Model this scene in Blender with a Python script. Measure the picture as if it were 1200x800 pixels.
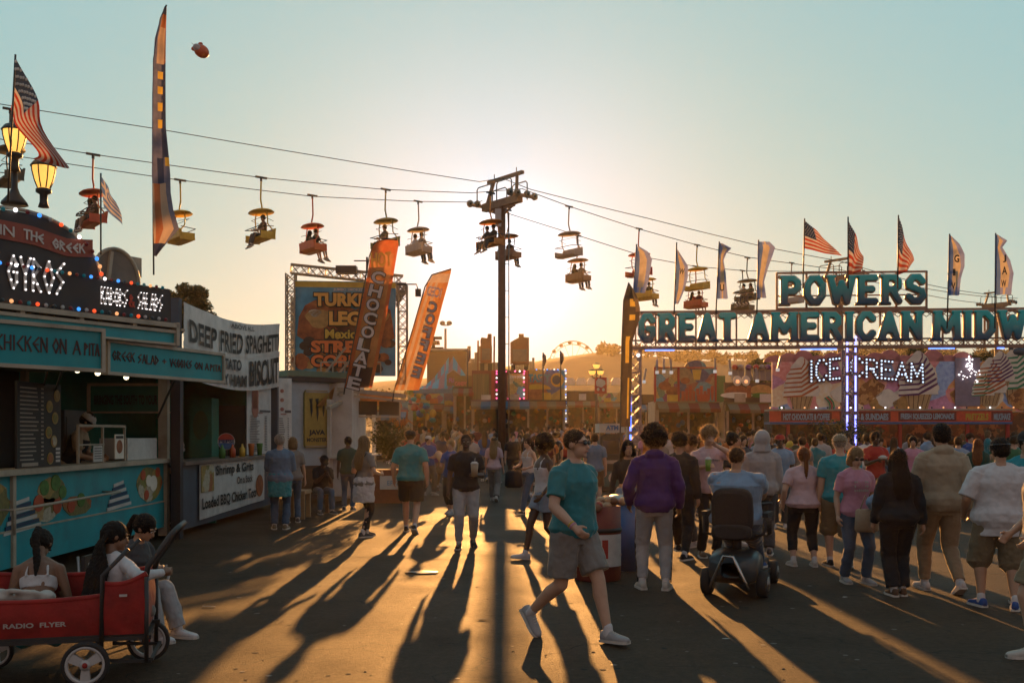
import bpy, bmesh, math, random
from mathutils import Vector, Matrix, noise
random.seed(7)
SC = bpy.context.scene
COL = SC.collection
for o in list(bpy.data.objects): bpy.data.objects.remove(o)
# ------------------------------------------------------------------ camera, sky, sun, exposure
F = 1167.0; CX = 600.0; HY = 508.0; EYE = 1.75
cam = bpy.data.objects.new('camera', bpy.data.cameras.new('camera')); COL.objects.link(cam)
cam.data.lens = 35.0; cam.data.sensor_width = 36.0
cam.location = (0, 0, EYE); cam.rotation_euler = (math.pi/2, 0, 0)
cam.data.shift_y = (HY-400.0)/1200.0
cam.data.clip_start = 0.1; cam.data.clip_end = 6000
SC.camera = cam
SUN_EL = math.radians(9.6); SUN_AZ = math.radians(-0.55)
SUND = Vector((math.sin(SUN_AZ)*math.cos(SUN_EL), math.cos(SUN_AZ)*math.cos(SUN_EL), math.sin(SUN_EL)))
w = bpy.data.worlds.new('World'); SC.world = w; w.use_nodes = True
nt = w.node_tree; nt.nodes.clear()
out = nt.nodes.new('ShaderNodeOutputWorld'); bg = nt.nodes.new('ShaderNodeBackground')
sky = nt.nodes.new('ShaderNodeTexSky'); sky.sky_type = 'NISHITA'; sky.sun_disc = False
sky.sun_elevation = SUN_EL; sky.sun_rotation = SUN_AZ; sky.air_density = 1.0; sky.dust_density = 0.35; sky.ozone_density = 1.4; sky.altitude = 100
sep = nt.nodes.new('ShaderNodeSeparateColor'); comb = nt.nodes.new('ShaderNodeCombineColor'); nt.links.new(sky.outputs[0], sep.inputs[0])
def mth(op, a, b):
    q = nt.nodes.new('ShaderNodeMath'); q.operation = op
    for k_, v in enumerate((a, b)):
        if isinstance(v, (int, float)): q.inputs[k_].default_value = v
        else: nt.links.new(v, q.inputs[k_])
    return q.outputs[0]
for i, (a, b) in enumerate(((.20, .75), (.47, .33), (.52, .12))):     # out = a + b*x/(1+.6x): the soft shoulder and teal cast of the picture's colour grade
    if i == 2: a, b = .60, -.14
    x = mth('MULTIPLY', sep.outputs[0 if i == 2 else i], .1); y = mth('DIVIDE', x, mth('ADD', mth('MULTIPLY', x, .6), 1.0)); nt.links.new(mth('MULTIPLY', mth('ADD', mth('MULTIPLY', y, b), a), 8.85), comb.inputs[i])
tcw = nt.nodes.new('ShaderNodeTexCoord'); dot = nt.nodes.new('ShaderNodeVectorMath'); dot.operation = 'DOT_PRODUCT'; dot.inputs[1].default_value = SUND
nt.links.new(tcw.outputs['Generated'], dot.inputs[0])
mr = nt.nodes.new('ShaderNodeMapRange'); mr.interpolation_type = 'SMOOTHSTEP'; mr.inputs[1].default_value = -0.25; mr.inputs[2].default_value = 0.85; mr.inputs[3].default_value = 0.0; mr.inputs[4].default_value = 1.0
nt.links.new(dot.outputs['Value'], mr.inputs[0])             # the sky turned away from the low sun is much darker
bk = nt.nodes.new('ShaderNodeMix'); bk.data_type = 'RGBA'; bk.inputs[6].default_value = (1.15, .60, .56, 1); bk.inputs[7].default_value = (1, 1, 1, 1); nt.links.new(mr.outputs[0], bk.inputs[0])
sc_ = nt.nodes.new('ShaderNodeVectorMath'); sc_.operation = 'MULTIPLY'; nt.links.new(comb.outputs[0], sc_.inputs[0]); nt.links.new(bk.outputs[2], sc_.inputs[1])
mx0 = nt.nodes.new('ShaderNodeMath'); mx0.operation = 'MAXIMUM'; mx0.inputs[1].default_value = 0.0; nt.links.new(dot.outputs['Value'], mx0.inputs[0])
pw = nt.nodes.new('ShaderNodeMath'); pw.operation = 'POWER'; pw.inputs[1].default_value = 70.0; nt.links.new(mx0.outputs[0], pw.inputs[0])
au = nt.nodes.new('ShaderNodeVectorMath'); au.operation = 'SCALE'; au.inputs[0].default_value = (1.2, 1.9, 4.2); nt.links.new(pw.outputs[0], au.inputs['Scale'])
ad = nt.nodes.new('ShaderNodeVectorMath'); ad.operation = 'ADD'; nt.links.new(sc_.outputs[0], ad.inputs[0]); nt.links.new(au.outputs[0], ad.inputs[1])
pw2 = nt.nodes.new('ShaderNodeMath'); pw2.operation = 'POWER'; pw2.inputs[1].default_value = 600.0; nt.links.new(mx0.outputs[0], pw2.inputs[0])
au2 = nt.nodes.new('ShaderNodeVectorMath'); au2.operation = 'SCALE'; au2.inputs[0].default_value = (5.0, 5.5, 6.5); nt.links.new(pw2.outputs[0], au2.inputs['Scale'])
ad2 = nt.nodes.new('ShaderNodeVectorMath'); ad2.operation = 'ADD'; nt.links.new(ad.outputs[0], ad2.inputs[0]); nt.links.new(au2.outputs[0], ad2.inputs[1])
nt.links.new(ad2.outputs[0], bg.inputs[0]); nt.links.new(bg.outputs[0], out.inputs[0])
bg.inputs[1].default_value = 0.074
sun = bpy.data.objects.new('sun', bpy.data.lights.new('sun', 'SUN')); COL.objects.link(sun)
sun.data.energy = 5.0; sun.data.angle = math.radians(0.5); sun.data.color = (1.0, 0.45, 0.12)
sun.rotation_euler = (-SUND).to_track_quat('-Z', 'Y').to_euler(); sun.location = (0, 60, 30)
SC.view_settings.view_transform = 'Standard'; SC.view_settings.look = 'None'
SC.view_settings.gamma = 1.0; SC.view_settings.exposure = 0.62; SC.view_settings.use_curve_mapping = False
SC.render.engine = 'CYCLES'
cy = SC.cycles; cy.use_denoising = True; cy.max_bounces = 5; cy.diffuse_bounces = 2; cy.glossy_bounces = 2
cy.transmission_bounces = 3; cy.transparent_max_bounces = 6; cy.volume_bounces = 0; cy.use_adaptive_sampling = True; cy.adaptive_threshold = 0.012
cy.sample_clamp_indirect = 6; cy.caustics_reflective = False; cy.caustics_refractive = False

# ------------------------------------------------------------------ helpers
def P(px, py, Y): return Vector(((px-CX)/F*Y, Y, EYE+(HY-py)/F*Y))
def GZ(y): return 0.0 if y < 30 else (y-30)*0.022        # the ground climbs gently far away
_m = {}
def mat(name, col, rough=0.6, metal=0.0, var=0.12, scale=6.0, bump=0.0, emit=0.0, sheen=0.0, trans=0.0, col2=None, spec=0.5, dirt=0.0, stretch=(1,1,1), bscale=None):
    if name in _m: return _m[name]
    m = bpy.data.materials.new(name); m.use_nodes = True; _m[name] = m
    n = m.node_tree.nodes; L = m.node_tree.links; b = n['Principled BSDF']; o = n['Material Output']
    c2 = col2 or tuple(max(0, c*(1-var*2)) for c in col)
    tc = n.new('ShaderNodeTexCoord'); mp = n.new('ShaderNodeMapping'); mp.inputs['Scale'].default_value = stretch
    L.new(tc.outputs['Object'], mp.inputs[0])
    nz = n.new('ShaderNodeTexNoise'); nz.inputs['Scale'].default_value = scale; nz.inputs['Detail'].default_value = 5; nz.inputs['Roughness'].default_value = 0.6
    L.new(mp.outputs[0], nz.inputs['Vector'])
    r = n.new('ShaderNodeValToRGB'); r.color_ramp.elements[0].position = 0.3; r.color_ramp.elements[1].position = 0.7
    r.color_ramp.elements[0].color = (*c2, 1); r.color_ramp.elements[1].color = (*col, 1)
    L.new(nz.outputs[0], r.inputs[0]); src = r.outputs[0]
    if dirt > 0:
        d = n.new('ShaderNodeTexNoise'); d.inputs['Scale'].default_value = 1.7; d.inputs['Detail'].default_value = 8; d.inputs['Roughness'].default_value = 0.75
        L.new(tc.outputs['Object'], d.inputs['Vector'])
        dr = n.new('ShaderNodeValToRGB'); dr.color_ramp.elements[0].position = 0.5; dr.color_ramp.elements[1].position = 0.72
        dr.color_ramp.elements[1].color = (dirt, dirt, dirt, 1)
        L.new(d.outputs[0], dr.inputs[0])
        mx = n.new('ShaderNodeMix'); mx.data_type = 'RGBA'; L.new(dr.outputs[0], mx.inputs[0]); L.new(src, mx.inputs[6]); mx.inputs[7].default_value = (0.05, 0.04, 0.03, 1)
        src = mx.outputs[2]
    L.new(src, b.inputs['Base Color'])
    b.inputs['Roughness'].default_value = rough; b.inputs['Metallic'].default_value = metal
    b.inputs['Specular IOR Level'].default_value = spec
    if sheen: b.inputs['Sheen Weight'].default_value = sheen; b.inputs['Sheen Roughness'].default_value = 0.22; b.inputs['Sheen Tint'].default_value = (1, .85, .6, 1)
    if emit: L.new(src, b.inputs['Emission Color']); b.inputs['Emission Strength'].default_value = emit
    if bump:
        bp = n.new('ShaderNodeBump'); bp.inputs['Strength'].default_value = bump; bp.inputs['Distance'].default_value = 0.02
        nb = n.new('ShaderNodeTexNoise'); nb.inputs['Scale'].default_value = bscale or scale*2.5; nb.inputs['Detail'].default_value = 4
        L.new(mp.outputs[0], nb.inputs['Vector']); L.new(nb.outputs[0], bp.inputs['Height']); L.new(bp.outputs[0], b.inputs['Normal'])
    if spec < .2: pass
    if trans:
        t = n.new('ShaderNodeBsdfTranslucent'); mxs = n.new('ShaderNodeMixShader'); mxs.inputs[0].default_value = trans
        L.new(src, t.inputs[0]); L.new(b.outputs[0], mxs.inputs[1]); L.new(t.outputs[0], mxs.inputs[2]); L.new(mxs.outputs[0], o.inputs[0])
    return m
def M(name, *c, **k): return mat(name, c, **k)

class Fr:                       # a plane in space: origin, unit u (to the right), unit v (up), n towards the viewer
    def __init__(s, o, u, v=(0,0,1)):
        s.o = Vector(o); s.u = Vector(u).normalized(); s.v = Vector(v); s.v = (s.v - s.u*s.v.dot(s.u)).normalized(); s.n = s.u.cross(s.v)
    def __call__(s, a, b, c=0.0): return s.o + s.u*a + s.v*b + s.n*c
    @property
    def R(s): return Matrix((s.u, s.v, s.n)).transposed()
    def rot(s, deg, a=0, b=0):
        r = math.radians(deg); o = s(a, b); return Fr(o, s.u*math.cos(r)+s.v*math.sin(r), s.v*math.cos(r)-s.u*math.sin(r))

WM = {}
class MB:
    def __init__(s): s.v = []; s.f = []; s.mi = []; s.sm = []
    def add(s, vs, fs, mi=0, smooth=False):
        k = len(s.v); s.v += [Vector(a) for a in vs]
        for f in fs: s.f.append(tuple(i+k for i in f)); s.mi.append(mi); s.sm.append(smooth)
        return s
    def box(s, c, d, R=None, mi=0):
        c = Vector(c); q = []
        for x in (-.5, .5):
            for y in (-.5, .5):
                for z in (-.5, .5):
                    p = Vector((x*d[0], y*d[1], z*d[2])); q.append(c + (R @ p if R else p))
        return s.add(q, [(0,1,3,2),(4,6,7,5),(0,4,5,1),(2,3,7,6),(0,2,6,4),(1,5,7,3)], mi)
    def fbox(s, fr, u0, v0, u1, v1, c0, c1, mi=0):   # box on a frame
        return s.box(fr((u0+u1)/2, (v0+v1)/2, (c0+c1)/2), (abs(u1-u0), abs(v1-v0), abs(c1-c0)), fr.R, mi)
    def bar(s, p, q, w, h=None, mi=0):
        p = Vector(p); q = Vector(q); h = h or w; d = q-p
        if d.length < 1e-6: return s
        z = d.normalized(); x = z.cross(Vector((0,0,1)))
        if x.length < 1e-3: x = Vector((1,0,0))
        x.normalize(); y = z.cross(x); R = Matrix((x, y, z)).transposed()
        return s.box((p+q)/2, (w, h, d.length), R, mi)
    def tube(s, pts, r, n=8, mi=0, smooth=True, cap=True):
        pts = [Vector(p) for p in pts]; rs = r if isinstance(r, (list, tuple)) else [r]*len(pts)
        vs = []; fs = []; N = len(pts); x = None
        for i, p in enumerate(pts):
            t = (pts[min(i+1, N-1)] - pts[max(i-1, 0)])
            t = t.normalized() if t.length > 1e-9 else Vector((0,0,1))
            if x is None:
                x = t.cross(Vector((0,0,1)))
                if x.length < 1e-2: x = t.cross(Vector((0,1,0)))
            x = (x - t*x.dot(t)); x.normalize(); y = t.cross(x)
            for k in range(n):
                a = 2*math.pi*k/n; vs.append(p + (x*math.cos(a)+y*math.sin(a))*rs[i])
        for i in range(N-1):
            for k in range(n): fs.append((i*n+k, i*n+(k+1)%n, (i+1)*n+(k+1)%n, (i+1)*n+k))
        if cap: fs.append(tuple(range(n-1, -1, -1))); fs.append(tuple((N-1)*n+k for k in range(n)))
        return s.add(vs, fs, mi, smooth)
    def ball(s, c, r, n=10, mi=0, R=None, m=None):
        r = (r, r, r) if isinstance(r, (int, float)) else r; c = Vector(c); m = m or max(4, n//2+1)
        vs = [Vector((0,0,r[2]))]
        for i in range(1, m):
            a = math.pi*i/m
            for k in range(n):
                b = 2*math.pi*k/n; vs.append(Vector((r[0]*math.sin(a)*math.cos(b), r[1]*math.sin(a)*math.sin(b), r[2]*math.cos(a))))
        vs.append(Vector((0,0,-r[2]))); fs = [(0, 1+k, 1+(k+1)%n) for k in range(n)]
        for i in range(m-2):
            for k in range(n): fs.append((1+i*n+k, 1+(i+1)*n+k, 1+(i+1)*n+(k+1)%n, 1+i*n+(k+1)%n))
        e = len(vs)-1; fs += [(e, 1+(m-2)*n+(k+1)%n, 1+(m-2)*n+k) for k in range(n)]
        return s.add([c + (R @ v if R else v) for v in vs], fs, mi, True)
    def cap_(s, p, q, r0, r1, n=10, mi=0):          # tapered capsule with round ends
        p = Vector(p); q = Vector(q); d = q-p; L = max(d.length, 1e-5); z = d/L
        pts = []; rs = []
        for i in range(4):
            a = math.pi/2*(1-i/4.0); pts.append(p - z*r0*math.sin(a)); rs.append(max(r0*math.cos(a), .001))
        pts.append(p); rs.append(r0); pts.append(q); rs.append(r1)
        for i in range(1, 5):
            a = math.pi/2*i/4.0; pts.append(q + z*r1*math.sin(a)); rs.append(max(r1*math.cos(a), .001))
        return s.tube(pts, rs, n, mi)
    def loft(s, rings, n=14, mi=0, smooth=True):     # rings: (center, rx, ry) horizontal ellipses, or (center, ux, uy) vectors
        vs = []; fs = []
        for c, a, b in rings:
            c = Vector(c)
            for k in range(n):
                t = 2*math.pi*k/n
                if isinstance(a, (int, float)): vs.append(c + Vector((a*math.cos(t), b*math.sin(t), 0)))
                else: vs.append(c + a*math.cos(t) + b*math.sin(t))
        for i in range(len(rings)-1):
            for k in range(n): fs.append((i*n+k, i*n+(k+1)%n, (i+1)*n+(k+1)%n, (i+1)*n+k))
        fs.append(tuple(range(n-1, -1, -1))); fs.append(tuple((len(rings)-1)*n+k for k in range(n)))
        return s.add(vs, fs, mi, smooth)
    def prism(s, pts, fr, c0, c1, mi=0, smooth=False):   # polygon (u,v) on a frame, extruded c0..c1
        n = len(pts); vs = [fr(a, b, c0) for a, b in pts] + [fr(a, b, c1) for a, b in pts]
        fs = [tuple(range(n-1, -1, -1)), tuple(range(n, 2*n))] + [(i, (i+1)%n, n+(i+1)%n, n+i) for i in range(n)]
        return s.add(vs, fs, mi, smooth)
    def quad(s, a, b, c, d, mi=0): return s.add([a, b, c, d], [(0,1,2,3)], mi)
    def grid(s, fn, nu, nv, mi=0, smooth=True, thick=0.0):
        vs = [fn(i/nu, j/nv) for j in range(nv+1) for i in range(nu+1)]
        mf = mi if callable(mi) else (lambda a, b: mi)
        k = len(s.v); s.v += [Vector(a) for a in vs]
        for j in range(nv):
            for i in range(nu):
                a = j*(nu+1)+i; s.f.append((k+a, k+a+1, k+a+nu+2, k+a+nu+1)); s.mi.append(mf((i+.5)/nu, (j+.5)/nv)); s.sm.append(smooth)
        return s
    def build(s, name, mats, parent=None):
        me = bpy.data.meshes.new(name)
        inv = WM[parent.name].inverted() if parent is not None and parent.name in WM else None
        me.from_pydata([inv @ v if inv else v for v in s.v], [], s.f); me.update()
        mats = mats if isinstance(mats, (list, tuple)) else [mats]
        for m in mats: me.materials.append(m)
        if len(me.polygons) == len(s.f):
            me.polygons.foreach_set('material_index', s.mi); me.polygons.foreach_set('use_smooth', s.sm)
        o = bpy.data.objects.new(name, me); COL.objects.link(o)
        if parent is not None:
            o.parent = parent
            if parent.name in WM: WM[o.name] = WM[parent.name]
        return o
def tag(o, label=None, cat=None, group=None, kind=None):
    if label: o['label'] = label
    if cat: o['category'] = cat
    if group: o['group'] = group
    if kind: o['kind'] = kind
    return o
def thing(name, label, cat, loc=(0,0,0), rz=0.0, group=None):
    o = bpy.data.objects.new(name, None); COL.objects.link(o); o.location = loc; o.rotation_euler = (0, 0, rz); o.empty_display_size = 0.2
    WM[o.name] = Matrix.Translation(Vector(loc)) @ Matrix.Rotation(rz, 4, 'Z')
    return tag(o, label, cat, group)
def solo(mb, name, mats, label, cat, group=None, loc=None):   # a thing that is one mesh, origin at its own base
    if loc is None:
        xs = [v.x for v in mb.v]; ys = [v.y for v in mb.v]; loc = Vector(((min(xs)+max(xs))/2, (min(ys)+max(ys))/2, min(v.z for v in mb.v)))
    for v in mb.v: v -= Vector(loc)
    o = mb.build(name, mats); o.location = loc
    WM[o.name] = Matrix.Translation(loc)
    return tag(o, label, cat, group)
def kids(o): return [c for c in bpy.data.objects if c.parent == o]
def copy_tree(o, loc, rz=None, label=None, group=None):
    def cp(a, par):
        c = a.copy(); COL.objects.link(c)
        if par is not None: c.parent = par
        for ch in kids(a) : cp(ch, c)
        return c
    r = cp(o, None); r.location = loc
    if rz is not None: r.rotation_euler = (0, 0, rz)
    WM[r.name] = Matrix.Translation(Vector(loc)) @ Matrix.Rotation(r.rotation_euler.z, 4, 'Z')
    if label: r['label'] = label
    if group: r['group'] = group
    return r

# ---- lettering
_tx = {}
def glyphs(body, bold):
    k = (body, bold)
    if k in _tx: return _tx[k]
    cu = bpy.data.curves.new('t', 'FONT'); cu.body = body; cu.size = 1.0; cu.offset = bold; cu.extrude = 0.0; cu.resolution_u = 3
    ob = bpy.data.objects.new('t', cu); COL.objects.link(ob)
    me = bpy.data.meshes.new_from_object(ob)
    vs = [v.co.copy() for v in me.vertices]; fs = [tuple(p.vertices) for p in me.polygons]
    bpy.data.objects.remove(ob); bpy.data.curves.remove(cu); bpy.data.meshes.remove(me)
    x0 = min(v.x for v in vs); x1 = max(v.x for v in vs); y0 = min(v.y for v in vs); y1 = max(v.y for v in vs)
    _tx[k] = ([((v.x-x0)/(x1-x0), (v.y-y0)/(y1-y0)) for v in vs], fs, (x1-x0)/(y1-y0)); return _tx[k]
def text(mb, body, fr, u0, v0, w_, h_, c=0.004, bold=0.0, mi=0, mirror=False):
    """lettering filling the box u0..u0+w_, v0..v0+h_ of a frame; w_ None keeps the natural width"""
    vs, fs, asp = glyphs(body, bold)
    if w_ is None: w_ = asp*h_
    mb.add([fr(u0+(1-a if mirror else a)*w_, v0+b*h_, c) for a, b in vs], fs, mi)
    return w_
SF = {  # stroke letters on a unit cell
'G': [[(.95,.8),(.7,1),(.3,1),(0,.72),(0,.28),(.3,0),(.75,0),(.95,.2),(.95,.45),(.6,.45)]],
'R': [[(.05,0),(.05,1),(.65,1),(.9,.85),(.9,.62),(.65,.48),(.05,.48)],[(.5,.48),(.95,0)]],
'E': [[(.95,1),(.05,1),(.05,0),(.95,0)],[(.05,.52),(.75,.52)]],
'A': [[(0,0),(.5,1),(1,0)],[(.22,.32),(.78,.32)]],
'T': [[(0,1),(1,1)],[(.5,1),(.5,0)]],
'M': [[(0,0),(.05,1),(.5,.3),(.95,1),(1,0)]],
'I': [[(.5,0),(.5,1)]],
'C': [[(.95,.8),(.7,1),(.3,1),(0,.72),(0,.28),(.3,0),(.7,0),(.95,.2)]],
'N': [[(.03,0),(.03,1),(.97,0),(.97,1)]],
'D': [[(.05,0),(.05,1),(.55,1),(.95,.72),(.95,.28),(.55,0),(.05,0)]],
'W': [[(0,1),(.25,0),(.5,.8),(.75,0),(1,1)]],
'Y': [[(0,1),(.5,.5),(1,1)],[(.5,.5),(.5,0)]],
'P': [[(.05,0),(.05,1),(.65,1),(.92,.85),(.92,.6),(.65,.44),(.05,.44)]],
'O': [[(.3,0),(0,.28),(0,.72),(.3,1),(.7,1),(1,.72),(1,.28),(.7,0),(.3,0)]],
'S': [[(.92,.82),(.68,1),(.3,1),(.04,.8),(.08,.62),(.88,.4),(.95,.2),(.7,0),(.3,0),(.03,.18)]],
'K': [[(.05,0),(.05,1)],[(.9,1),(.05,.45)],[(.35,.6),(.95,0)]],
'B': [[(.05,0),(.05,1),(.65,1),(.88,.85),(.85,.62),(.6,.52),(.05,.52)],[(.6,.52),(.95,.38),(.92,.15),(.65,0),(.05,0)]],
'L': [[(.05,1),(.05,0),(.9,0)]],
'H': [[(.05,0),(.05,1)],[(.95,0),(.95,1)],[(.05,.5),(.95,.5)]],
'F': [[(.95,1),(.05,1),(.05,0)],[(.05,.52),(.75,.52)]],
'V': [[(0,1),(.5,0),(1,1)]],
'+': [[(.5,.2),(.5,.8)],[(.15,.5),(.85,.5)]],
'&': [[(1,0),(.2,.75),(.35,1),(.6,.8),(.1,.25),(.3,0),(.6,0),(.9,.4)]],
'J': [[(.7,1),(.7,.2),(.5,0),(.2,0),(.05,.2)]],
'U': [[(0,1),(0,.2),(.3,0),(.7,0),(1,.2),(1,1)]],
}
SFG = dict(SF)   # angular, Greek-looking set
SFG.update({'G': [[(.9,.75),(.5,1),(0,.5),(.5,0),(.85,.2),(.85,.5),(.5,.5)]], 'O': [[(.5,0),(0,.5),(.5,1),(1,.5),(.5,0)]], 'S': [[(.9,1),(.1,.68),(.8,.4),(.1,0)]],
 'E': [[(.9,1),(.05,.55),(.9,.0)],[(.05,.5),(.8,.5)]], 'C': [[(.9,1),(.05,.5),(.9,0)]], 'R': [[(.05,0),(.1,1),(.8,.75),(.1,.45),(.85,0)]], 'P': [[(.05,0),(.1,1),(.85,.75),(.1,.45)]],
 'B': [[(.05,0),(.1,1),(.8,.75),(.1,.5),(.9,.22),(.05,0)]], 'D': [[(.05,0),(.1,1),(.9,.5),(.05,0)]], 'A': [[(0,0),(.5,1),(1,0)],[(.2,.35),(.8,.4)]]})
def strokes(mb, word, fr, u0, v0, w_, h_, t, c=0.0, d=0.01, mi=0, font=SF, gap=0.25, skew=0.0, curve=None):
    """letters drawn as bars; returns the polylines in frame coordinates"""
    n = sum(0.45 if ch in ' I' else 1 for ch in word) + gap*(len(word)-1); cw = w_/n; x = u0; outl = []
    for ch in word:
        wd = cw*(0.45 if ch in ' I' else 1)
        for li, pl in enumerate(font.get(ch, [])):
            pts = [(x+a*wd+skew*b*h_, v0+b*h_) for a, b in pl]
            if curve: pts = [(a, b+curve(a)) for a, b in pts]
            outl.append(pts)
            for k in range(len(pts)-1):
                a, b = pts[k], pts[k+1]; ax = Vector((b[0]-a[0], b[1]-a[1])); L = ax.length
                if L < 1e-6: continue
                ax /= L; nx = Vector((-ax.y, ax.x))*t/2; e = ax*t*0.35; cc = c + d + 0.0011*((k*3+li) % 5)
                q = [(a[0]-e.x+nx.x, a[1]-e.y+nx.y), (a[0]-e.x-nx.x, a[1]-e.y-nx.y), (b[0]+e.x-nx.x, b[1]+e.y-nx.y), (b[0]+e.x+nx.x, b[1]+e.y+nx.y)]
                mb.prism(q, fr, c, cc, mi)
        x += wd + cw*gap
    return outl
def walk(pl, step):
    out_ = []
    for k in range(len(pl)-1):
        a = Vector(pl[k]); b = Vector(pl[k+1]); n = max(1, round((b-a).length/step))
        for i in range(n): out_.append(a.lerp(b, i/n))
    out_.append(Vector(pl[-1])); return out_
def bake(objs):
    dg = bpy.context.evaluated_depsgraph_get()
    for o in objs:
        old = o.data; me = bpy.data.meshes.new_from_object(o.evaluated_get(dg), preserve_all_data_layers=False, depsgraph=dg)
        if len(me.materials) == 0:
            for m in old.materials: me.materials.append(m)
        me.name = old.name
        for p in me.polygons: p.use_smooth = True
        o.modifiers.clear(); o.data = me
_tex = {}
def clouds(sz):
    if sz not in _tex:
        t = bpy.data.textures.new('folds', 'CLOUDS'); t.noise_scale = sz; t.noise_depth = 1; _tex[sz] = t
    return _tex[sz]
PEND = []
def soft(o, vox, it=4, disp=0.0, dsz=0.08):
    m = o.modifiers.new('r', 'REMESH'); m.mode = 'VOXEL'; m.voxel_size = vox; m.use_smooth_shade = True
    if it: s_ = o.modifiers.new('s', 'SMOOTH'); s_.factor = 0.6; s_.iterations = it
    if disp: d_ = o.modifiers.new('d', 'DISPLACE'); d_.texture = clouds(dsz); d_.strength = disp; d_.mid_level = 0.5
    PEND.append(o); return o
def flush():
    bpy.context.view_layer.update(); bake(PEND); PEND.clear()
# ------------------------------------------------------------------ people
SKIN = {k: mat('skin_'+k, c, rough=.5, var=.06, scale=14, sheen=.15, bump=.08) for k, c in dict(
    light=(.50,.30,.20), tan=(.40,.22,.13), brown=(.20,.10,.055), dark=(.075,.038,.022), olive=(.33,.19,.11)).items()}
HAIR = {k: mat('hair_'+k, c, rough=.65, var=.2, scale=30, sheen=.1, spec=.22, trans=.3, stretch=(1,1,.15), bump=.5) for k, c in dict(
    black=(.018,.013,.010), brown=(.07,.04,.022), blonde=(.42,.27,.12), light=(.28,.18,.09), red=(.22,.08,.03), grey=(.38,.33,.28), white=(.6,.55,.48)).items()}
STRAND = {k: mat('strand_'+k, tuple(min(1, x*2.0+.12*k_) for x, k_ in zip(c, (1,.6,.35))), rough=.5, trans=.75, var=.1) for k, c in dict(black=(.05,.03,.018), brown=(.10,.055,.025), blonde=(.42,.27,.12), light=(.28,.18,.09), red=(.25,.09,.03), grey=(.38,.33,.28), white=(.6,.55,.48)).items()}  # lighter and warmer than the hair: golden rim light put into the colour
def cloth(name, *c): return mat('cloth_'+name, c, rough=.85, var=.1, scale=9, sheen=(.35 if max(c) < .09 else 1.0), bump=.45, trans=.08, bscale=16)
WHITE_RUBBER = mat('white_rubber', (.62,.58,.52), rough=.6, dirt=.5)
LENS = mat('dark_lens', (.012,.012,.014), rough=.12)
EYEW = mat('eye_white', (.55,.52,.48), rough=.3, var=.02); EYED = mat('eye_iris', (.03,.02,.012), rough=.2)
LIP = mat('lip', (.30,.11,.09), rough=.5)
def ik(a, t, l1, l2, hint):
    a = Vector(a); t = Vector(t); d = t-a; L = min(d.length, (l1+l2)*.995); z = d.normalized(); t = a+z*L
    k = (l1*l1-l2*l2+L*L)/(2*L); h = math.sqrt(max(0, l1*l1-k*k)); x = Vector(hint)-z*Vector(hint).dot(z); x.normalize()
    return a+z*k+x*h, t
TORSO_M = [(.84,.11,.09,0),(.88,.165,.115,0),(.94,.172,.122,.005),(1.02,.160,.112,0),(1.12,.148,.102,-.005),(1.24,.165,.112,-.008),(1.34,.180,.118,-.005),(1.40,.150,.098,.005),(1.445,.09,.07,.012),(1.48,.06,.058,.012)]
TORSO_F = [(.84,.11,.09,0),(.88,.170,.118,.005),(.94,.178,.125,.012),(1.02,.155,.108,.003),(1.11,.122,.090,-.004),(1.20,.135,.100,-.012),(1.28,.150,.122,-.022),(1.36,.152,.105,-.006),(1.41,.140,.085,.005),(1.45,.08,.06,.012),(1.485,.048,.050,.012)]
SHOEN = 0
def interp(prof, z):
    for i in range(len(prof)-1):
        if prof[i][0] <= z <= prof[i+1][0]:
            t = (z-prof[i][0])/(prof[i+1][0]-prof[i][0]); return [prof[i][k]*(1-t)+prof[i+1][k]*t for k in range(4)]
    return prof[0] if z < prof[0][0] else prof[-1]
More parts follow.
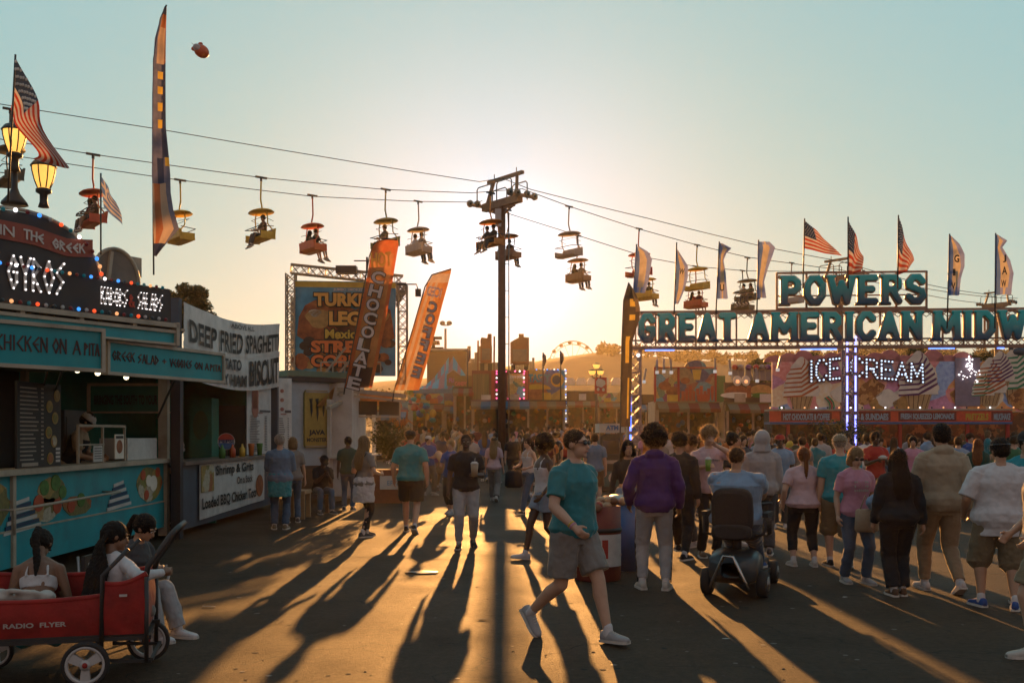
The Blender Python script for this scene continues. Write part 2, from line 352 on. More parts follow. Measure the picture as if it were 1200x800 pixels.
def person(px=None, foot=None, loc=None, H=1.75, yaw=0, label='', group=None, female=False, fat=1.0, belly=0.0, skin='light', lod=1,
           top=('tee', 'teal'), bottom=('trousers', 'grey'), hair=('short', 'brown'), shoes='white', feet=None, hands=None, lean=0.0, head=(0, 0), pelvis=None,
           extras=(), twist=0, elbow=None, knee=(0,-1,0), name='person', nofuzz=False, hemz=None, fold=1.0):
    """yaw 0 faces the camera (-Y), 180 shows the back; feet/hands in body space metres for a 1.75 m figure (x>0 is the side to the right when facing the camera)."""
    s = H/1.75
    global SHOEN
    SHOEN += 1
    if shoes == 'white': shoes = ('white','darkgrey','offwhite','black','lightgrey','brown','white')[SHOEN % 7]
    if loc is None:
        Y = EYE*F/(foot-HY); loc = Vector(((px-CX)/F*Y, Y, 0))
    loc = Vector(loc); vox = {0: .008, 1: .011, 2: .018, 3: .028}[lod]; nt_ = 12 if lod < 2 else 8
    pz = pelvis if pelvis is not None else (0, 0, .92)
    dP = Vector(pz) - Vector((0, 0, .92)); hipc = Vector(pz)
    Rl = Matrix.Rotation(math.radians(lean), 3, 'X') @ Matrix.Rotation(math.radians(twist), 3, 'Z')   # lean>0 bends forward
    def U(p): v = Vector(p) + dP; return hipc + Rl @ (v - hipc)
    feet = feet or ((.10,0,0,8,0), (-.10,.02,0,-8,0))
    sh = .165*(.92 if female else 1)*(1+(fat-1)*.6)+.01
    prof = [(z, rx*(1+(fat-1)*(1.0 if z < 1.36 else .45)), ry*(1+(fat-1)*(1.15 if z < 1.36 else .4)) + (belly*max(0, 1-abs(z-1.08)/.25)), y - belly*.8*max(0, 1-abs(z-1.08)/.25)) for z, rx, ry, y in (TORSO_F if female else TORSO_M)]
    def ring(z, infl, flare=0): _, rx, ry, y = interp(prof, z); return (U((0, y, z)), Rl @ Vector((rx+infl+flare, 0, 0)), Rl @ Vector((0, ry+infl+flare, 0)))
    S = [U((sx*sh, .01, 1.375)) for sx in (1, -1)]
    hands = hands or ((.25, -.03, .84), (-.25, -.02, .85))
    arms = []
    for i, sx in enumerate((1, -1)):
        hint = (elbow[i] if elbow else (sx*.6, 1, -.3))
        e, t = ik(S[i], hands[i], .285, .25, hint); arms.append((S[i], e, t))
    legs = []
    for i, sx in enumerate((1, -1)):
        f = feet[i]; yawf = math.radians(f[3]); pit = math.radians(f[4]) if len(f) > 4 else 0
        hip = hipc + Vector((sx*.092*(1+(fat-1)*.7), 0, -.03))
        fd = Vector((math.sin(yawf)*math.cos(pit), -math.cos(yawf)*math.cos(pit), -math.sin(pit)))
        up = Vector((math.sin(yawf)*math.sin(pit), -math.cos(yawf)*math.sin(pit), math.cos(pit)))
        ank = Vector(f[:3]) + up*.085 - fd*.0
        k, t = ik(hip, ank, .43, .415, (knee[0]+fd.x*.6, knee[1]*.5+fd.y*.6, knee[2])); ank = t
        legs.append((hip, k, ank, fd, up))
    b = MB(); lw = 1+(fat-1)*.75
    b.loft([ring(z, 0) for z, *_ in prof], 16)
    hy, hp = head; hc = U((0, -.014, 1.605)); Rh = Rl @ Matrix.Rotation(math.radians(hy), 3, 'Z') @ Matrix.Rotation(math.radians(hp), 3, 'X')
    for sx in (1, -1): b.cap_(U((sx*.045, .018, 1.445)), S[0 if sx > 0 else 1] + Rl @ Vector((-sx*.02,0,.005)), .045, .046*(1+(fat-1)*.5), nt_)
    neck0 = U((0, .018, 1.43)); hb = hc + Rh @ Vector((0, .03, -.05))
    b.cap_(neck0, hb, .056 if not female else .047, .052 if not female else .044, nt_)
    b.ball(hc + Rh @ Vector((0, .012, .02)), (.074,.094,.095), nt_+4, R=Rh); b.ball(hc + Rh @ Vector((0, -.025, -.045)), (.056,.066,.068), nt_+2, R=Rh)
    if lod < 3:
        b.cap_(hc + Rh @ Vector((0,-.084,.012)), hc + Rh @ Vector((0,-.104,-.022)), .010, .015, 8)
        b.ball(hc + Rh @ Vector((0,-.078,-.088)), (.022,.016,.016), 8, R=Rh)
        for sx in (1, -1): b.ball(hc + Rh @ Vector((sx*.076, .012, -.005)), (.010,.020,.032), 8, R=Rh)
        if lod < 2:
            b.ball(hc + Rh @ Vector((0,-.082,-.052)), (.026,.014,.012), 8, R=Rh)
            for sx in (1,-1): b.ball(hc + Rh @ Vector((sx*.033,-.078,.036)), (.026,.014,.010), 8, R=Rh)
    aw = 1+(fat-1)*.8; aw *= .86 if female else 1
    for i, (a, e, t) in enumerate(arms):
        b.cap_(a, a.lerp(e, .5), .056*aw, .048*aw, nt_); b.cap_(a.lerp(e, .5), e, .048*aw, .039*aw, nt_)
        b.cap_(e, e.lerp(t, .35), .039*aw, .041*aw, nt_); b.cap_(e.lerp(t, .35), t, .041*aw, .026*aw, nt_)
        d = (t-e).normalized(); sx = 1 if i == 0 else -1
        inw = Vector((-sx, -.2, 0)); inw = Rl @ inw; inw = (inw - d*inw.dot(d)).normalized(); sd = d.cross(inw)     # palm faces inward
        if sd.y > 0: sd = -sd                                                                                    # thumb side forward
        pc = t + d*.055; b.cap_(t, pc, .026, .030, 8)
        b.ball(pc, (.5,.5,.5), 8) if False else None
        for k in range(4):
            o_ = sd*(.027-.018*k); L_ = (.070,.078,.072,.058)[k]; cur = .35 if i == 0 else .45
            r0 = .0105 if lod < 2 else .013
            f0 = pc + o_*1.0 + d*.012; f1 = f0 + (d*math.cos(cur*.6)+inw*math.sin(cur*.6))*L_*.5; f2 = f1 + (d*math.cos(cur*2)+inw*math.sin(cur*2))*L_*.5
            b.cap_(t + d*.02 + o_*.7, f0, .014, .013, 6); b.cap_(f0, f1, r0+.001, r0, 6); b.cap_(f1, f2, r0, r0*.85, 6)
        tb = t + d*.02 + sd*.02; t1 = tb + (d*.6+sd*.6+inw*.4).normalized()*.045; t2 = t1 + (d*.9+sd*.15+inw*.5).normalized()*.032
        b.cap_(tb, t1, .015, .0125, 6); b.cap_(t1, t2, .0125, .0105, 6)
    for hip, k, an, fd, up in legs:
        b.cap_(hip, k, .083*lw, .056*(1+(lw-1)*.5), nt_); c1 = k.lerp(an, .32) - fd*.012
        b.cap_(k, c1, .055*(1+(lw-1)*.5), .057*(1+(lw-1)*.6), nt_); b.cap_(c1, an, .055*(1+(lw-1)*.6), .036, nt_)
        b.cap_(an - up*.02, an - up*.05 + fd*.11, .036, .028, 8)
    root = b.build(name, SKIN[skin]); soft(root, vox, 3)
    root.location = loc; root.rotation_euler = (0, 0, math.radians(yaw)); root.scale = (s, s, s)
    WM[root.name] = Matrix.Translation(loc) @ Matrix.Rotation(math.radians(yaw), 4, 'Z') @ Matrix.Diagonal((s, s, s, 1))
    tag(root, label, 'person', group)
    def kid(mb, nm, m, sf=None, it=3, disp=0.0, dsz=.08):
        o = mb.build(nm, m); o.parent = root; WM[o.name] = WM[root.name]
        if sf: soft(o, sf, it, disp*fold, dsz)
        return o
    cm = lambda n_: _m['cloth_'+n_]
    # --- shoes
    for hip, k, an, fd, up in legs:
        if shoes == 'none': break
        sd = fd.cross(up); base = an - up*.085; m = MB(); prof_s = [(-.075,.026,.060),(-.06,.036,.082),(0,.040,.088),(.05,.042,.072),(.10,.048,.055),(.15,.050,.045),(.19,.040,.036),(.212,.018,.026)]
        n = 10; vs = []; fs = []
        for y, hw, h in prof_s:
            for q in range(n):
                a = -math.pi/2 + 2*math.pi*q/n; x = math.cos(a); z = math.sin(a)
                vs.append(base + fd*y + sd*(hw*(1 if z < 0 else .85)*math.copysign(abs(x)**.6, x)) + up*(h*.5 + h*.5*math.copysign(abs(z)**.7, z)+.012))
        for j in range(len(prof_s)-1):
            for q in range(n): fs.append((j*n+q, j*n+(q+1)%n, (j+1)*n+(q+1)%n, (j+1)*n+q))
        fs += [tuple(range(n-1,-1,-1)), tuple(range((len(prof_s)-1)*n, len(prof_s)*n))]
        m.add(vs, fs, 0, True)
        sole = [(y, hw+.006) for y, hw, h in prof_s]; pts = [base+fd*y+sd*w_ for y, w_ in sole]+[base+fd*y-sd*w_ for y, w_ in reversed(sole)]
        kk = len(pts); m.add(pts+[p+up*.022 for p in pts], [tuple(range(kk)), tuple(range(2*kk-1, kk-1, -1))]+[(i, (i+1)%kk, kk+(i+1)%kk, kk+i) for i in range(kk)], 1)
        m.cap_(an-up*.02, an+up*.035, .043, .040, 10, 2)
        if lod < 2:
            for q in range(4): m.bar(base+fd*(.04+.02*q)+up*(.088-.008*q)-sd*.02, base+fd*(.045+.02*q)+up*(.088-.008*q)+sd*.02, .006, .006, 1)
        kid(m, 'shoe', [cm(shoes) if 'cloth_'+shoes in _m else WHITE_RUBBER, WHITE_RUBBER, cm('white')])
    # --- bottoms
    kindb, colb = bottom; slim = .012 if kindb in ('leggings',) else .022
    m = MB(); wz = 1.0
    hem0 = {'crop': 1.14, 'bra': 1.2, 'croplong': 1.10}.get(top[0], .9) if hemz is None else hemz; covered = hem0 < 1.0
    wz = min(.97, hem0+.07) if covered else 1.05
    zz = [.80,.84,.88,.92,.94,wz] if wz > .94 else [.78,.80,.83,.86,.88,wz]
    if kindb in ('skirt',):
        zz = [.56,.66,.78]+zz[1:]; m.loft([ring(max(z,.86), slim, (.05*(.86-z)/.3 if z < .86 else 0)) if z >= .86 else (hipc+Vector((0,0,z-.92)), Vector((.19+.1*(.86-z),0,0)), Vector((0,.14+.1*(.86-z),0))) for z in zz], 18)
    else:
        m.loft([ring(max(z,.86), (slim if z < .93 or not covered else .008) - max(0,.88-z)*.35) if z >= .86 else (U((0,0,z)), Rl@Vector((.155*(1+(fat-1)*.7),0,0)), Rl@Vector((0,.115*fat,0))) for z in zz], 18)
        stop = {'trousers': 1.95, 'jeans': 1.97, 'sweats': 1.93, 'leggings': 1.9, 'capri': 1.65, 'shorts': .84, 'short_shorts': .5, 'long_shorts': 1.12, 'low': 1.95}[kindb]
        r1, r2, r3 = {'trousers': (.108,.085,.080), 'jeans': (.102,.070,.064), 'sweats': (.110,.080,.055), 'leggings': (.093,.064,.045), 'capri': (.093,.067,.06), 'shorts': (.112,.108,.1), 'short_shorts': (.108,.105,.1), 'long_shorts': (.115,.112,.115), 'low': (.108,.085,.08)}[kindb]
        for hip, k, an, fd, up in legs:
            lwf = lw
            if kindb in ('leggings', 'capri'): r2_, r3_ = r2*lwf, r3*(1+(lwf-1)*.6)
            else: r2_, r3_ = r2*(1+(lwf-1)*.7), r3*(1+(lwf-1)*.4)
            m.ball(hip, (r1*lwf*.95,)*3, 14)
            if stop <= 1: e = hip.lerp(k, stop); m.tube([hip, e], [r1*lwf, (r1*(1-stop)+r2_*stop)*1.05*(1.0 if lwf < 1.2 else .95)], 16)
            else:
                e = k.lerp(an, stop-1); m.tube([hip, hip.lerp(k, .5), k], [r1*lwf, (r1*lwf+r2_)*.5, r2_], 16); m.ball(k, (r2_,)*3, 12)
                bend = r2_*.97; m.tube([k, k.lerp(an, (stop-1)*.5), e], [bend, (r2_*.5+r3_*.5)*1.02, r3_], 16)
    bt = kid(m, {'skirt':'skirt','shorts':'shorts','short_shorts':'shorts','long_shorts':'shorts','leggings':'leggings'}.get(kindb, 'trousers'), cm(colb), vox, 3, .018 if lod < 2 else .015, .07)
    # --- tops
    kindt, colt = top; hem = {'tee': .86, 'polo': .88, 'hoodie': .84, 'shirt': .84, 'crop': 1.14, 'tank': .90, 'longtee': .86, 'jacket': .84, 'bra': 1.20, 'bigtee': .74, 'croplong': 1.10}[kindt] if hemz is None else hemz
    loose = {'tee': .020, 'polo': .024, 'hoodie': .038, 'shirt': .026, 'crop': .012, 'tank': .012, 'longtee': .014, 'jacket': .036, 'bra': .007, 'bigtee': .045, 'croplong': .010}[kindt]
    m = MB(); lo = hem; zs = [lo + (1.44-lo)*i/9 for i in range(10)]
    if kindt in ('tank', 'bra'):
        zs = [lo + (1.30-lo)*i/6 for i in range(7)]; m.loft([ring(z, loose) for z in zs], 18)
        for sx in (1, -1):
            for yy in (1, -1): m.tube([U((sx*.085, yy*(.10 if yy < 0 else .10)-.005, 1.29)), U((sx*.078, yy*.085+.0, 1.37)), U((sx*.075, .01, 1.462))], .016 if kindt == 'tank' else .010, 8)
    else:
        m.loft([ring(z, loose*(1.0 if z < 1.36 else .5)+.004, (.020 if z < .98 else 0)) for z in zs] + [ring(1.455, .022 if kindt != 'hoodie' else .03)], 18)
        frac = {'tee': .72, 'polo': .78, 'crop': .4, 'bigtee': .95}.get(kindt, 2.0); sl = {'tee': .018, 'polo': .02, 'bigtee': .03, 'hoodie': .028, 'jacket': .028, 'shirt': .018, 'longtee': .010, 'croplong': .008, 'crop': .012}[kindt]
        for a, e, t in arms:
            m.ball(a, ((.050*aw)+sl*.7,)*3, 12); sx = 1 if a is arms[0][0] else -1; m.cap_(U((sx*.055, .018, 1.435)), a + Rl @ Vector((-sx*.01,0,.006)), .046+loose*.3, .044*(1+(fat-1)*.5)+sl*.6, 12)
            if frac <= 1: m.tube([a, a.lerp(e, frac)], [.056*aw+sl, .050*aw+sl*1.15], 14)
            else:
                m.tube([a, e], [.056*aw+sl, .042*aw+sl], 14); m.ball(e, (.042*aw+sl,)*3, 12); m.tube([e, e.lerp(t, .5), t], [.042*aw+sl, .038*aw+sl, .030*aw+sl*.7], 14)
    if kindt == 'hoodie' and hair[0] != 'hood':
        m.ball(U((0, .075, 1.46)), (.11,.06,.06), 14, R=Rl); m.tube([U((-.09,.0,1.47)), U((0,-.075,1.44)), U((.09,.0,1.47))], .028, 10)
    if kindt == 'polo': m.tube([U((.07*math.cos(a_), .012+.068*math.sin(a_), 1.475+.012*math.sin(a_))) for a_ in [i*math.pi/5 for i in range(11)]], .014, 6)
    kid(m, {'hoodie':'sweatshirt','polo':'polo_shirt','jacket':'jacket'}.get(kindt, 'shirt'), cm(colt), vox, 3, .020 if lod < 2 else .018, .09)
    # --- hair
    hk, hcol = hair; hm = HAIR.get(hcol) or cm(hcol); m = MB(); H_ = lambda x, y, z: hc + Rh @ Vector((x, y, z)); dsp = .016; dz = .02
    if hk in ('short', 'shorter', 'long', 'ponytail', 'bun', 'bob', 'braids'):
        g = {'shorter': .003}.get(hk, .012)
        m.ball(H_(0, .024, .034), (.078+g, .096+g, .093+g), 16, R=Rh)
        if hk != 'shorter': m.ball(H_(0, .045, -.005), (.074+g, .075+g, .075), 12, R=Rh)
    if hk == 'long':
        m.loft([(H_(0,.04,.02), Rh@Vector((.088,0,0)), Rh@Vector((0,.08,0))), (H_(0,.065,-.08), Rh@Vector((.094,0,0)), Rh@Vector((0,.06,0))), (U((0,.105,1.42)), Rl@Vector((.112,0,0)), Rl@Vector((0,.045,0))), (U((0,.135,1.28)), Rl@Vector((.115,0,0)), Rl@Vector((0,.035,0))), (U((0,.13,1.14)), Rl@Vector((.07,0,0)), Rl@Vector((0,.02,0)))], 14)
        for sx in (1, -1): m.tube([H_(sx*.070,.0,.06), H_(sx*.088,-.01,-.03), U((sx*.098,.01,1.47)), U((sx*.105,-.07,1.33))], [.024,.026,.030,.014], 8)
    if hk == 'bob': m.loft([(H_(0,.035,.03), Rh@Vector((.092,0,0)), Rh@Vector((0,.085,0))), (H_(0,.045,-.05), Rh@Vector((.102,0,0)), Rh@Vector((0,.085,0))), (H_(0,.045,-.12), Rh@Vector((.095,0,0)), Rh@Vector((0,.075,0)))], 14)
    if hk == 'ponytail': m.tube([H_(0,.10,.06), H_(0,.15,.04), H_(0,.15,-.06), U((0,.14,1.40)), U((0,.15,1.27))], [.03,.032,.035,.03,.012], 10)
    if hk == 'bun': m.ball(H_(0,.07,.13), (.045,.045,.04), 10)
    if hk == 'braids':
        rr = random.Random(3)
        for q in range(16):
            x = -.085+.17*(q/15); m.tube([H_(x*.8,.08,.02), H_(x*1.1,.115,-.08), U((x*1.25,.14+.02*rr.random(),1.30)), U((x*1.2,.17+.03*rr.random(),1.05+.05*rr.random())), U((x*1.1,.17,.84+.08*rr.random()))], [.020,.018,.015,.012,.006], 6)
        m.ball(H_(0,.05,.02), (.088,.09,.09), 12)
    if hk in ('afro', 'curly'):
        r_ = .145 if hk == 'afro' else .118; m.ball(H_(0,.03,.055), (r_*.95, r_, r_*.92), 16); dsp = .035; dz = .025
        rr = random.Random(5)
        for q in range(26 if lod < 2 else 8):
            v = Vector((rr.gauss(0,1), rr.gauss(0,1)+.3, rr.gauss(0,1)+.5)).normalized(); m.ball(H_(0,.035,.055)+v*r_*.82, r_*.26, 7)
    if hk == 'hood':
        m.ball(H_(0,.03,.02), (.115,.128,.140), 16, R=Rh); m.loft([(U((0,.03,1.45)), .13, .11), (H_(0,.03,-.06), .112, .112)], 14); dsp = .012; dz = .08
    if hk == 'cap':
        m.ball(H_(0, .030, .012), (.080,.088,.080), 12, R=Rh)
    if hk != 'bald' and m.v:
        ho = kid(m, 'hair' if hk != 'hood' else 'hood', hm, vox*1.1, 2, dsp, dz)
        if hk in ('afro', 'curly', 'long', 'short', 'bob', 'ponytail', 'bun', 'shorter') and lod < 3 and not nofuzz:      # loose strands, with rim light put into their colour
            rr = random.Random(hash(label) % 1000 if False else 11); fz = MB(); nfz = {'afro': 2600, 'curly': 1800}.get(hk, 900 if lod < 2 else 350)
            rad = {'afro': .140, 'curly': .116}.get(hk, .098)
            for q in range(nfz):
                v = Vector((rr.gauss(0,1), rr.gauss(0,1), rr.gauss(0,1))).normalized()
                v = Rh @ v
                c0 = H_(0, .03, .05 if rad > .1 else .035) + v*rad*.93
                if (Rh.transposed() @ v).y < -.55 and (Rh.transposed() @ v).z < .35: continue
                t_ = Vector((rr.gauss(0,1), rr.gauss(0,1), rr.gauss(0,1)-.4))*.5 + v*1.2; t_.normalize(); l_ = (.036 if rad > .11 else .022)*(.4+rr.random())
                sdv = t_.cross(Vector((rr.random(), rr.random(), rr.random()))).normalized()*(.0011 if lod < 2 else .0020)
                e1 = c0+t_*l_*.6; e2 = e1 + (t_+Vector((rr.gauss(0,.8), rr.gauss(0,.8), rr.gauss(0,.8)))).normalized()*l_*.5
                fz.add([c0-sdv, c0+sdv, e1+sdv, e1-sdv, e2], [(0,1,2,3), (3,2,4)])
            f_ = fz.build('loose_strands', STRAND.get(hcol, hm)); f_['kind'] = 'stuff'; f_.parent = ho; WM[f_.name] = WM[root.name]
    # --- face
    if lod < 3 and hk != 'hood' or lod < 2:
        m = MB(); m2 = MB()
        for sx in (1, -1):
            m = MB(); m2 = MB(); m.ball(H_(sx*.031, -.0875, .012), (.0135,.007,.0075), 8, 0, R=Rh); m.ball(H_(sx*.031, -.0945, .012), (.006,.003,.006), 8, 1, R=Rh)
            m2.tube([H_(sx*.014,-.0945,.034), H_(sx*.032,-.097,.040), H_(sx*.052,-.086,.033)], .0045, 5)
            kid(m, 'eye', [EYEW, EYED]); kid(m2, 'eyebrow', HAIR['black'] if hcol not in ('grey','white','blonde','light') else HAIR['brown'])
        m = MB(); m.tube([H_(-.024,-.091,-.054), H_(-.008,-.099,-.051), H_(0,-.0985,-.0525), H_(.008,-.099,-.051), H_(.024,-.091,-.054)], [.002,.006,.0055,.006,.002], 6); kid(m, 'lips', LIP)
    for ex in extras:
        k_ = ex[0]; m = MB()
        if k_ == 'sunglasses':
            for sx in (1, -1):
                m.ball(H_(sx*.032,-.094,.014), (.028,.008,.016), 12, 0, R=Rh); m.bar(H_(sx*.056,-.092,.02), H_(sx*.080,.02,.018), .004, .008, 0)
            m.bar(H_(-.02,-.100,.018), H_(.02,-.100,.018), .004, .005, 0); kid(m, 'sunglasses', LENS)
        elif k_ == 'sunglasses_back':
            m.tube([H_(.094*math.cos(a_), .02+.108*math.sin(a_), .055) for a_ in [math.pi*(-.05+1.1*i/10) for i in range(11)]], .009, 6); kid(m, 'sunglasses', LENS)
        elif k_ == 'cap':
            m.ball(H_(0,.020,.058), (.092,.108,.072), 16, R=Rh); m.loft([(H_(0,.02,.03), Rh@Vector((.094,0,0)), Rh@Vector((0,.11,0))), (H_(0,.02,.062), Rh@Vector((.093,0,0)), Rh@Vector((0,.109,0)))], 16)
            fb = -1 if len(ex) < 3 else 1
            vs = [H_(.078*math.cos(a_), .01+fb*(.085+.075*math.sin(a_)), .036-.018*math.sin(a_)) for a_ in [math.pi*i/8 for i in range(9)]]
            vs2 = [v + Rh @ Vector((0,0,.006)) for v in vs]; m.add(vs+vs2, [tuple(range(9)), tuple(range(17, 8, -1))]+[(i, i+1, 10+i, 9+i) for i in range(8)]+[(8,0,9,17)])
            kid(m, 'cap', cm(ex[1]))
        elif k_ == 'waist':     # garment tied round the waist
            m.loft([ring(max(.86, z), .035, .03*(1.04-z)) if z >= .86 else (hipc+Vector((0,.02,z-.92)), Vector((.215,0,0)), Vector((0,.155,0))) for z in (.60,.70,.80,.88,.96,1.03)], 20)
            m.ball(U((0,-.15,1.0)), (.04,.03,.03), 8); m.tube([U((.02,-.15,1.0)), U((.06,-.17,.80)), U((.07,-.16,.68))], [.03,.028,.022], 8)
            kid(m, 'tied_jacket', cm(ex[1]), vox, 3, .03, .06)
        elif k_ == 'strap':
            m.tube([U((.11,-.135,1.02)), U((.03,-.15,1.25)), U((-.09,-.07,1.44)), U((-.115,.06,1.44)), U((-.02,.14,1.2)), U((.12,.12,1.0))], .012, 6); kid(m, 'bag_strap', cm(ex[1]))
        elif k_ == 'lanyard':
            m.tube([U((.05,-.05,1.46)), U((.03,-.135,1.3)), U((0,-.15,1.18)), U((-.03,-.135,1.3)), U((-.05,-.05,1.46))], .007, 6); kid(m, 'lanyard', cm(ex[1]))
        elif k_ == 'apron':
            m.loft([ring(z, .032) for z in (.80,.9,1.0,1.1,1.2,1.3,1.36)], 16); kid(m, 'apron', cm(ex[1]), vox, 2)
        elif k_ == 'wristbands':
            a, e, t = arms[ex[1]]; d = (t-e).normalized()
            for q, c_ in enumerate(('pink', 'yellow')):
                mm = MB(); c0 = t-d*(.015+.02*q); mm.tube([c0-d*.006, c0+d*.006], .034, 14); kid(mm, 'wristband', cm(c_))
        elif k_ == 'stripe':
            for hip, k2, an, fd, up in legs:
                sx = 1 if hip.x > 0 else -1; out_ = Vector((sx,0,0)); mm = MB(); mm.bar(hip+out_*.104, k2+out_*.078, .014, .03); mm.bar(k2+out_*.078, an+out_*.052, .014, .03); kid(mm, 'side_stripe', cm(ex[1]))
        elif k_ == 'backpack':
            m.loft([(U((0,.19,z)), Rl@Vector((rx,0,0)), Rl@Vector((0,ry,0))) for z, rx, ry in ((.98,.11,.06),(1.02,.14,.08),(1.2,.15,.09),(1.36,.13,.07),(1.42,.08,.04))], 14)
            for sx in (1,-1): m.tube([U((sx*.09,.12,1.36)), U((sx*.10,.0,1.46)), U((sx*.10,-.12,1.3)), U((sx*.13,0,1.08))], .015, 6)
            kid(m, 'backpack', cm(ex[1]), vox, 2)
        elif k_ == 'emblem':     # faded rows of small shapes printed on the chest
            fr = Fr(U((-.09, -.150-belly, 1.14)), Rl@Vector((1,0,0)), Rl@Vector((0,0,1))); rq = random.Random(4)
            for j in range(ex[2]):
                for q in range(7): m.prism(ellp(.012+.027*q, .16-.055*j+.006*rq.random(), .010, .012+.008*rq.random(), 7), fr, .0, .008)
            kid(m, 'shirt_print', cm(ex[1]))
        elif k_ == 'print':      # light print on the chest
            fr = Fr(U((-.11, -.145-belly, 1.18)), Rl@Vector((1,0,0)), Rl@Vector((0,0,1))); 
            for q, wd in enumerate(ex[2]): text(m, wd, fr, .0, .13-.075*q, .22, .045, c=.006, bold=.02)
            kid(m, 'shirt_print', cm(ex[1]))
    root['_hands'] = [list(WM[root.name] @ (t+(t-e).normalized()*.06)) for a, e, t in arms]
    root['_head'] = list(WM[root.name] @ hc)
    return root
for nm, c in dict(teal=(.03,.21,.24), teal2=(.03,.25,.27), grey=(.23,.21,.19), darkgrey=(.07,.07,.075), black=(.014,.014,.016), white=(.62,.60,.60), offwhite=(.5,.47,.42), lightgrey=(.36,.35,.35), navy=(.02,.03,.075),
    blue=(.035,.09,.30), lightblue=(.22,.33,.46), chambray=(.13,.21,.31), denim=(.07,.12,.19), lightdenim=(.25,.31,.38), turquoise=(.02,.28,.33), pink=(.55,.25,.33), lightpink=(.60,.42,.44), red=(.45,.03,.02),
    purple=(.075,.025,.15), beige=(.40,.31,.21), tan=(.36,.26,.16), khaki=(.22,.17,.10), brown=(.12,.065,.035), olive=(.09,.09,.045), green=(.04,.16,.07), darkgreen=(.02,.08,.06), orange=(.55,.16,.03),
    yellow=(.6,.42,.05), plaid=(.25,.035,.03), maroon=(.12,.015,.02)).items(): cloth(nm, *c)
# ------------------------------------------------------------------ ground, hill, haze, trees
def asphalt():
    m = bpy.data.materials.new('asphalt'); m.use_nodes = True; n = m.node_tree.nodes; L = m.node_tree.links; b = n['Principled BSDF']
    tc = n.new('ShaderNodeTexCoord')
    def nz(sc, det=4, ro=.6):
        a = n.new('ShaderNodeTexNoise'); a.inputs['Scale'].default_value = sc; a.inputs['Detail'].default_value = det; a.inputs['Roughness'].default_value = ro; L.new(tc.outputs['Object'], a.inputs['Vector']); return a
    def ramp(src, p0, c0, p1, c1):
        r = n.new('ShaderNodeValToRGB'); r.color_ramp.elements[0].position = p0; r.color_ramp.elements[0].color = (*c0, 1); r.color_ramp.elements[1].position = p1; r.color_ramp.elements[1].color = (*c1, 1); L.new(src, r.inputs[0]); return r
    big = ramp(nz(.35, 5).outputs[0], .35, (.040,.025,.015), .68, (.070,.045,.027)); fine = ramp(nz(14, 10, .95).outputs[0], .36, (.35,.35,.35), .66, (1.9,1.85,1.8))
    mx = n.new('ShaderNodeMix'); mx.data_type = 'RGBA'; mx.blend_type = 'MULTIPLY'; mx.inputs[0].default_value = 1; L.new(big.outputs[0], mx.inputs[6]); L.new(fine.outputs[0], mx.inputs[7])
    # cracks
    wn = nz(1.3, 5); add = n.new('ShaderNodeVectorMath'); add.operation = 'MULTIPLY_ADD'; add.inputs[1].default_value = (.9,.9,.9); L.new(wn.outputs['Color'], add.inputs[0]); L.new(tc.outputs['Object'], add.inputs[2])
    vo = n.new('ShaderNodeTexVoronoi'); vo.feature = 'DISTANCE_TO_EDGE'; vo.inputs['Scale'].default_value = .33; L.new(add.outputs[0], vo.inputs['Vector'])
    cr = ramp(vo.outputs['Distance'], .0, (1,1,1), .006, (0,0,0)); gate = ramp(nz(.5, 2).outputs[0], .5, (0,0,0), .56, (1,1,1))
    mg = n.new('ShaderNodeMath'); mg.operation = 'MULTIPLY'; L.new(cr.outputs[0], mg.inputs[0]); L.new(gate.outputs[0], mg.inputs[1])
    m2 = n.new('ShaderNodeMix'); m2.data_type = 'RGBA'; L.new(mg.outputs[0], m2.inputs[0]); L.new(mx.outputs[2], m2.inputs[6]); m2.inputs[7].default_value = (.012,.010,.008,1)
    # darker stains and spots
    st = ramp(nz(2.2, 6, .7).outputs[0], .60, (1,1,1), .70, (.62,.6,.58)); m3 = n.new('ShaderNodeMix'); m3.data_type = 'RGBA'; m3.blend_type = 'MULTIPLY'; m3.inputs[0].default_value = 1; L.new(m2.outputs[2], m3.inputs[6]); L.new(st.outputs[0], m3.inputs[7])
    L.new(m3.outputs[2], b.inputs['Base Color']); rr = ramp(nz(1.1, 4).outputs[0], .3, (.62,)*3, .7, (.72,)*3); L.new(rr.outputs[0], b.inputs['Roughness']); b.inputs['Specular IOR Level'].default_value = .13
    bp = n.new('ShaderNodeBump'); bp.inputs['Strength'].default_value = .9; bp.inputs['Distance'].default_value = .02; L.new(nz(60, 5, .8).outputs[0], bp.inputs['Height'])
    bp2 = n.new('ShaderNodeBump'); bp2.inputs['Strength'].default_value = .03; bp2.inputs['Distance'].default_value = .012; L.new(nz(2.5, 5).outputs[0], bp2.inputs['Height']); L.new(bp.outputs[0], bp2.inputs['Normal']); L.new(bp2.outputs[0], b.inputs['Normal'])
    return m
g = MB(); ys = [-40, -5, 0, 10, 20, 30, 45, 60, 90, 130, 180, 260, 420, 900, 2500]; xs = [-1800, -300, -80, -30, -10, 0, 10, 30, 80, 300, 1800]
def gz(y): return GZ(min(y, 130)) 
vs = [(x, y, gz(y)) for y in ys for x in xs]; nx = len(xs)
g.add(vs, [(j*nx+i, j*nx+i+1, (j+1)*nx+i+1, (j+1)*nx+i) for j in range(len(ys)-1) for i in range(nx-1)], 0, True)
tag(g.build('ground', asphalt()), kind='structure')
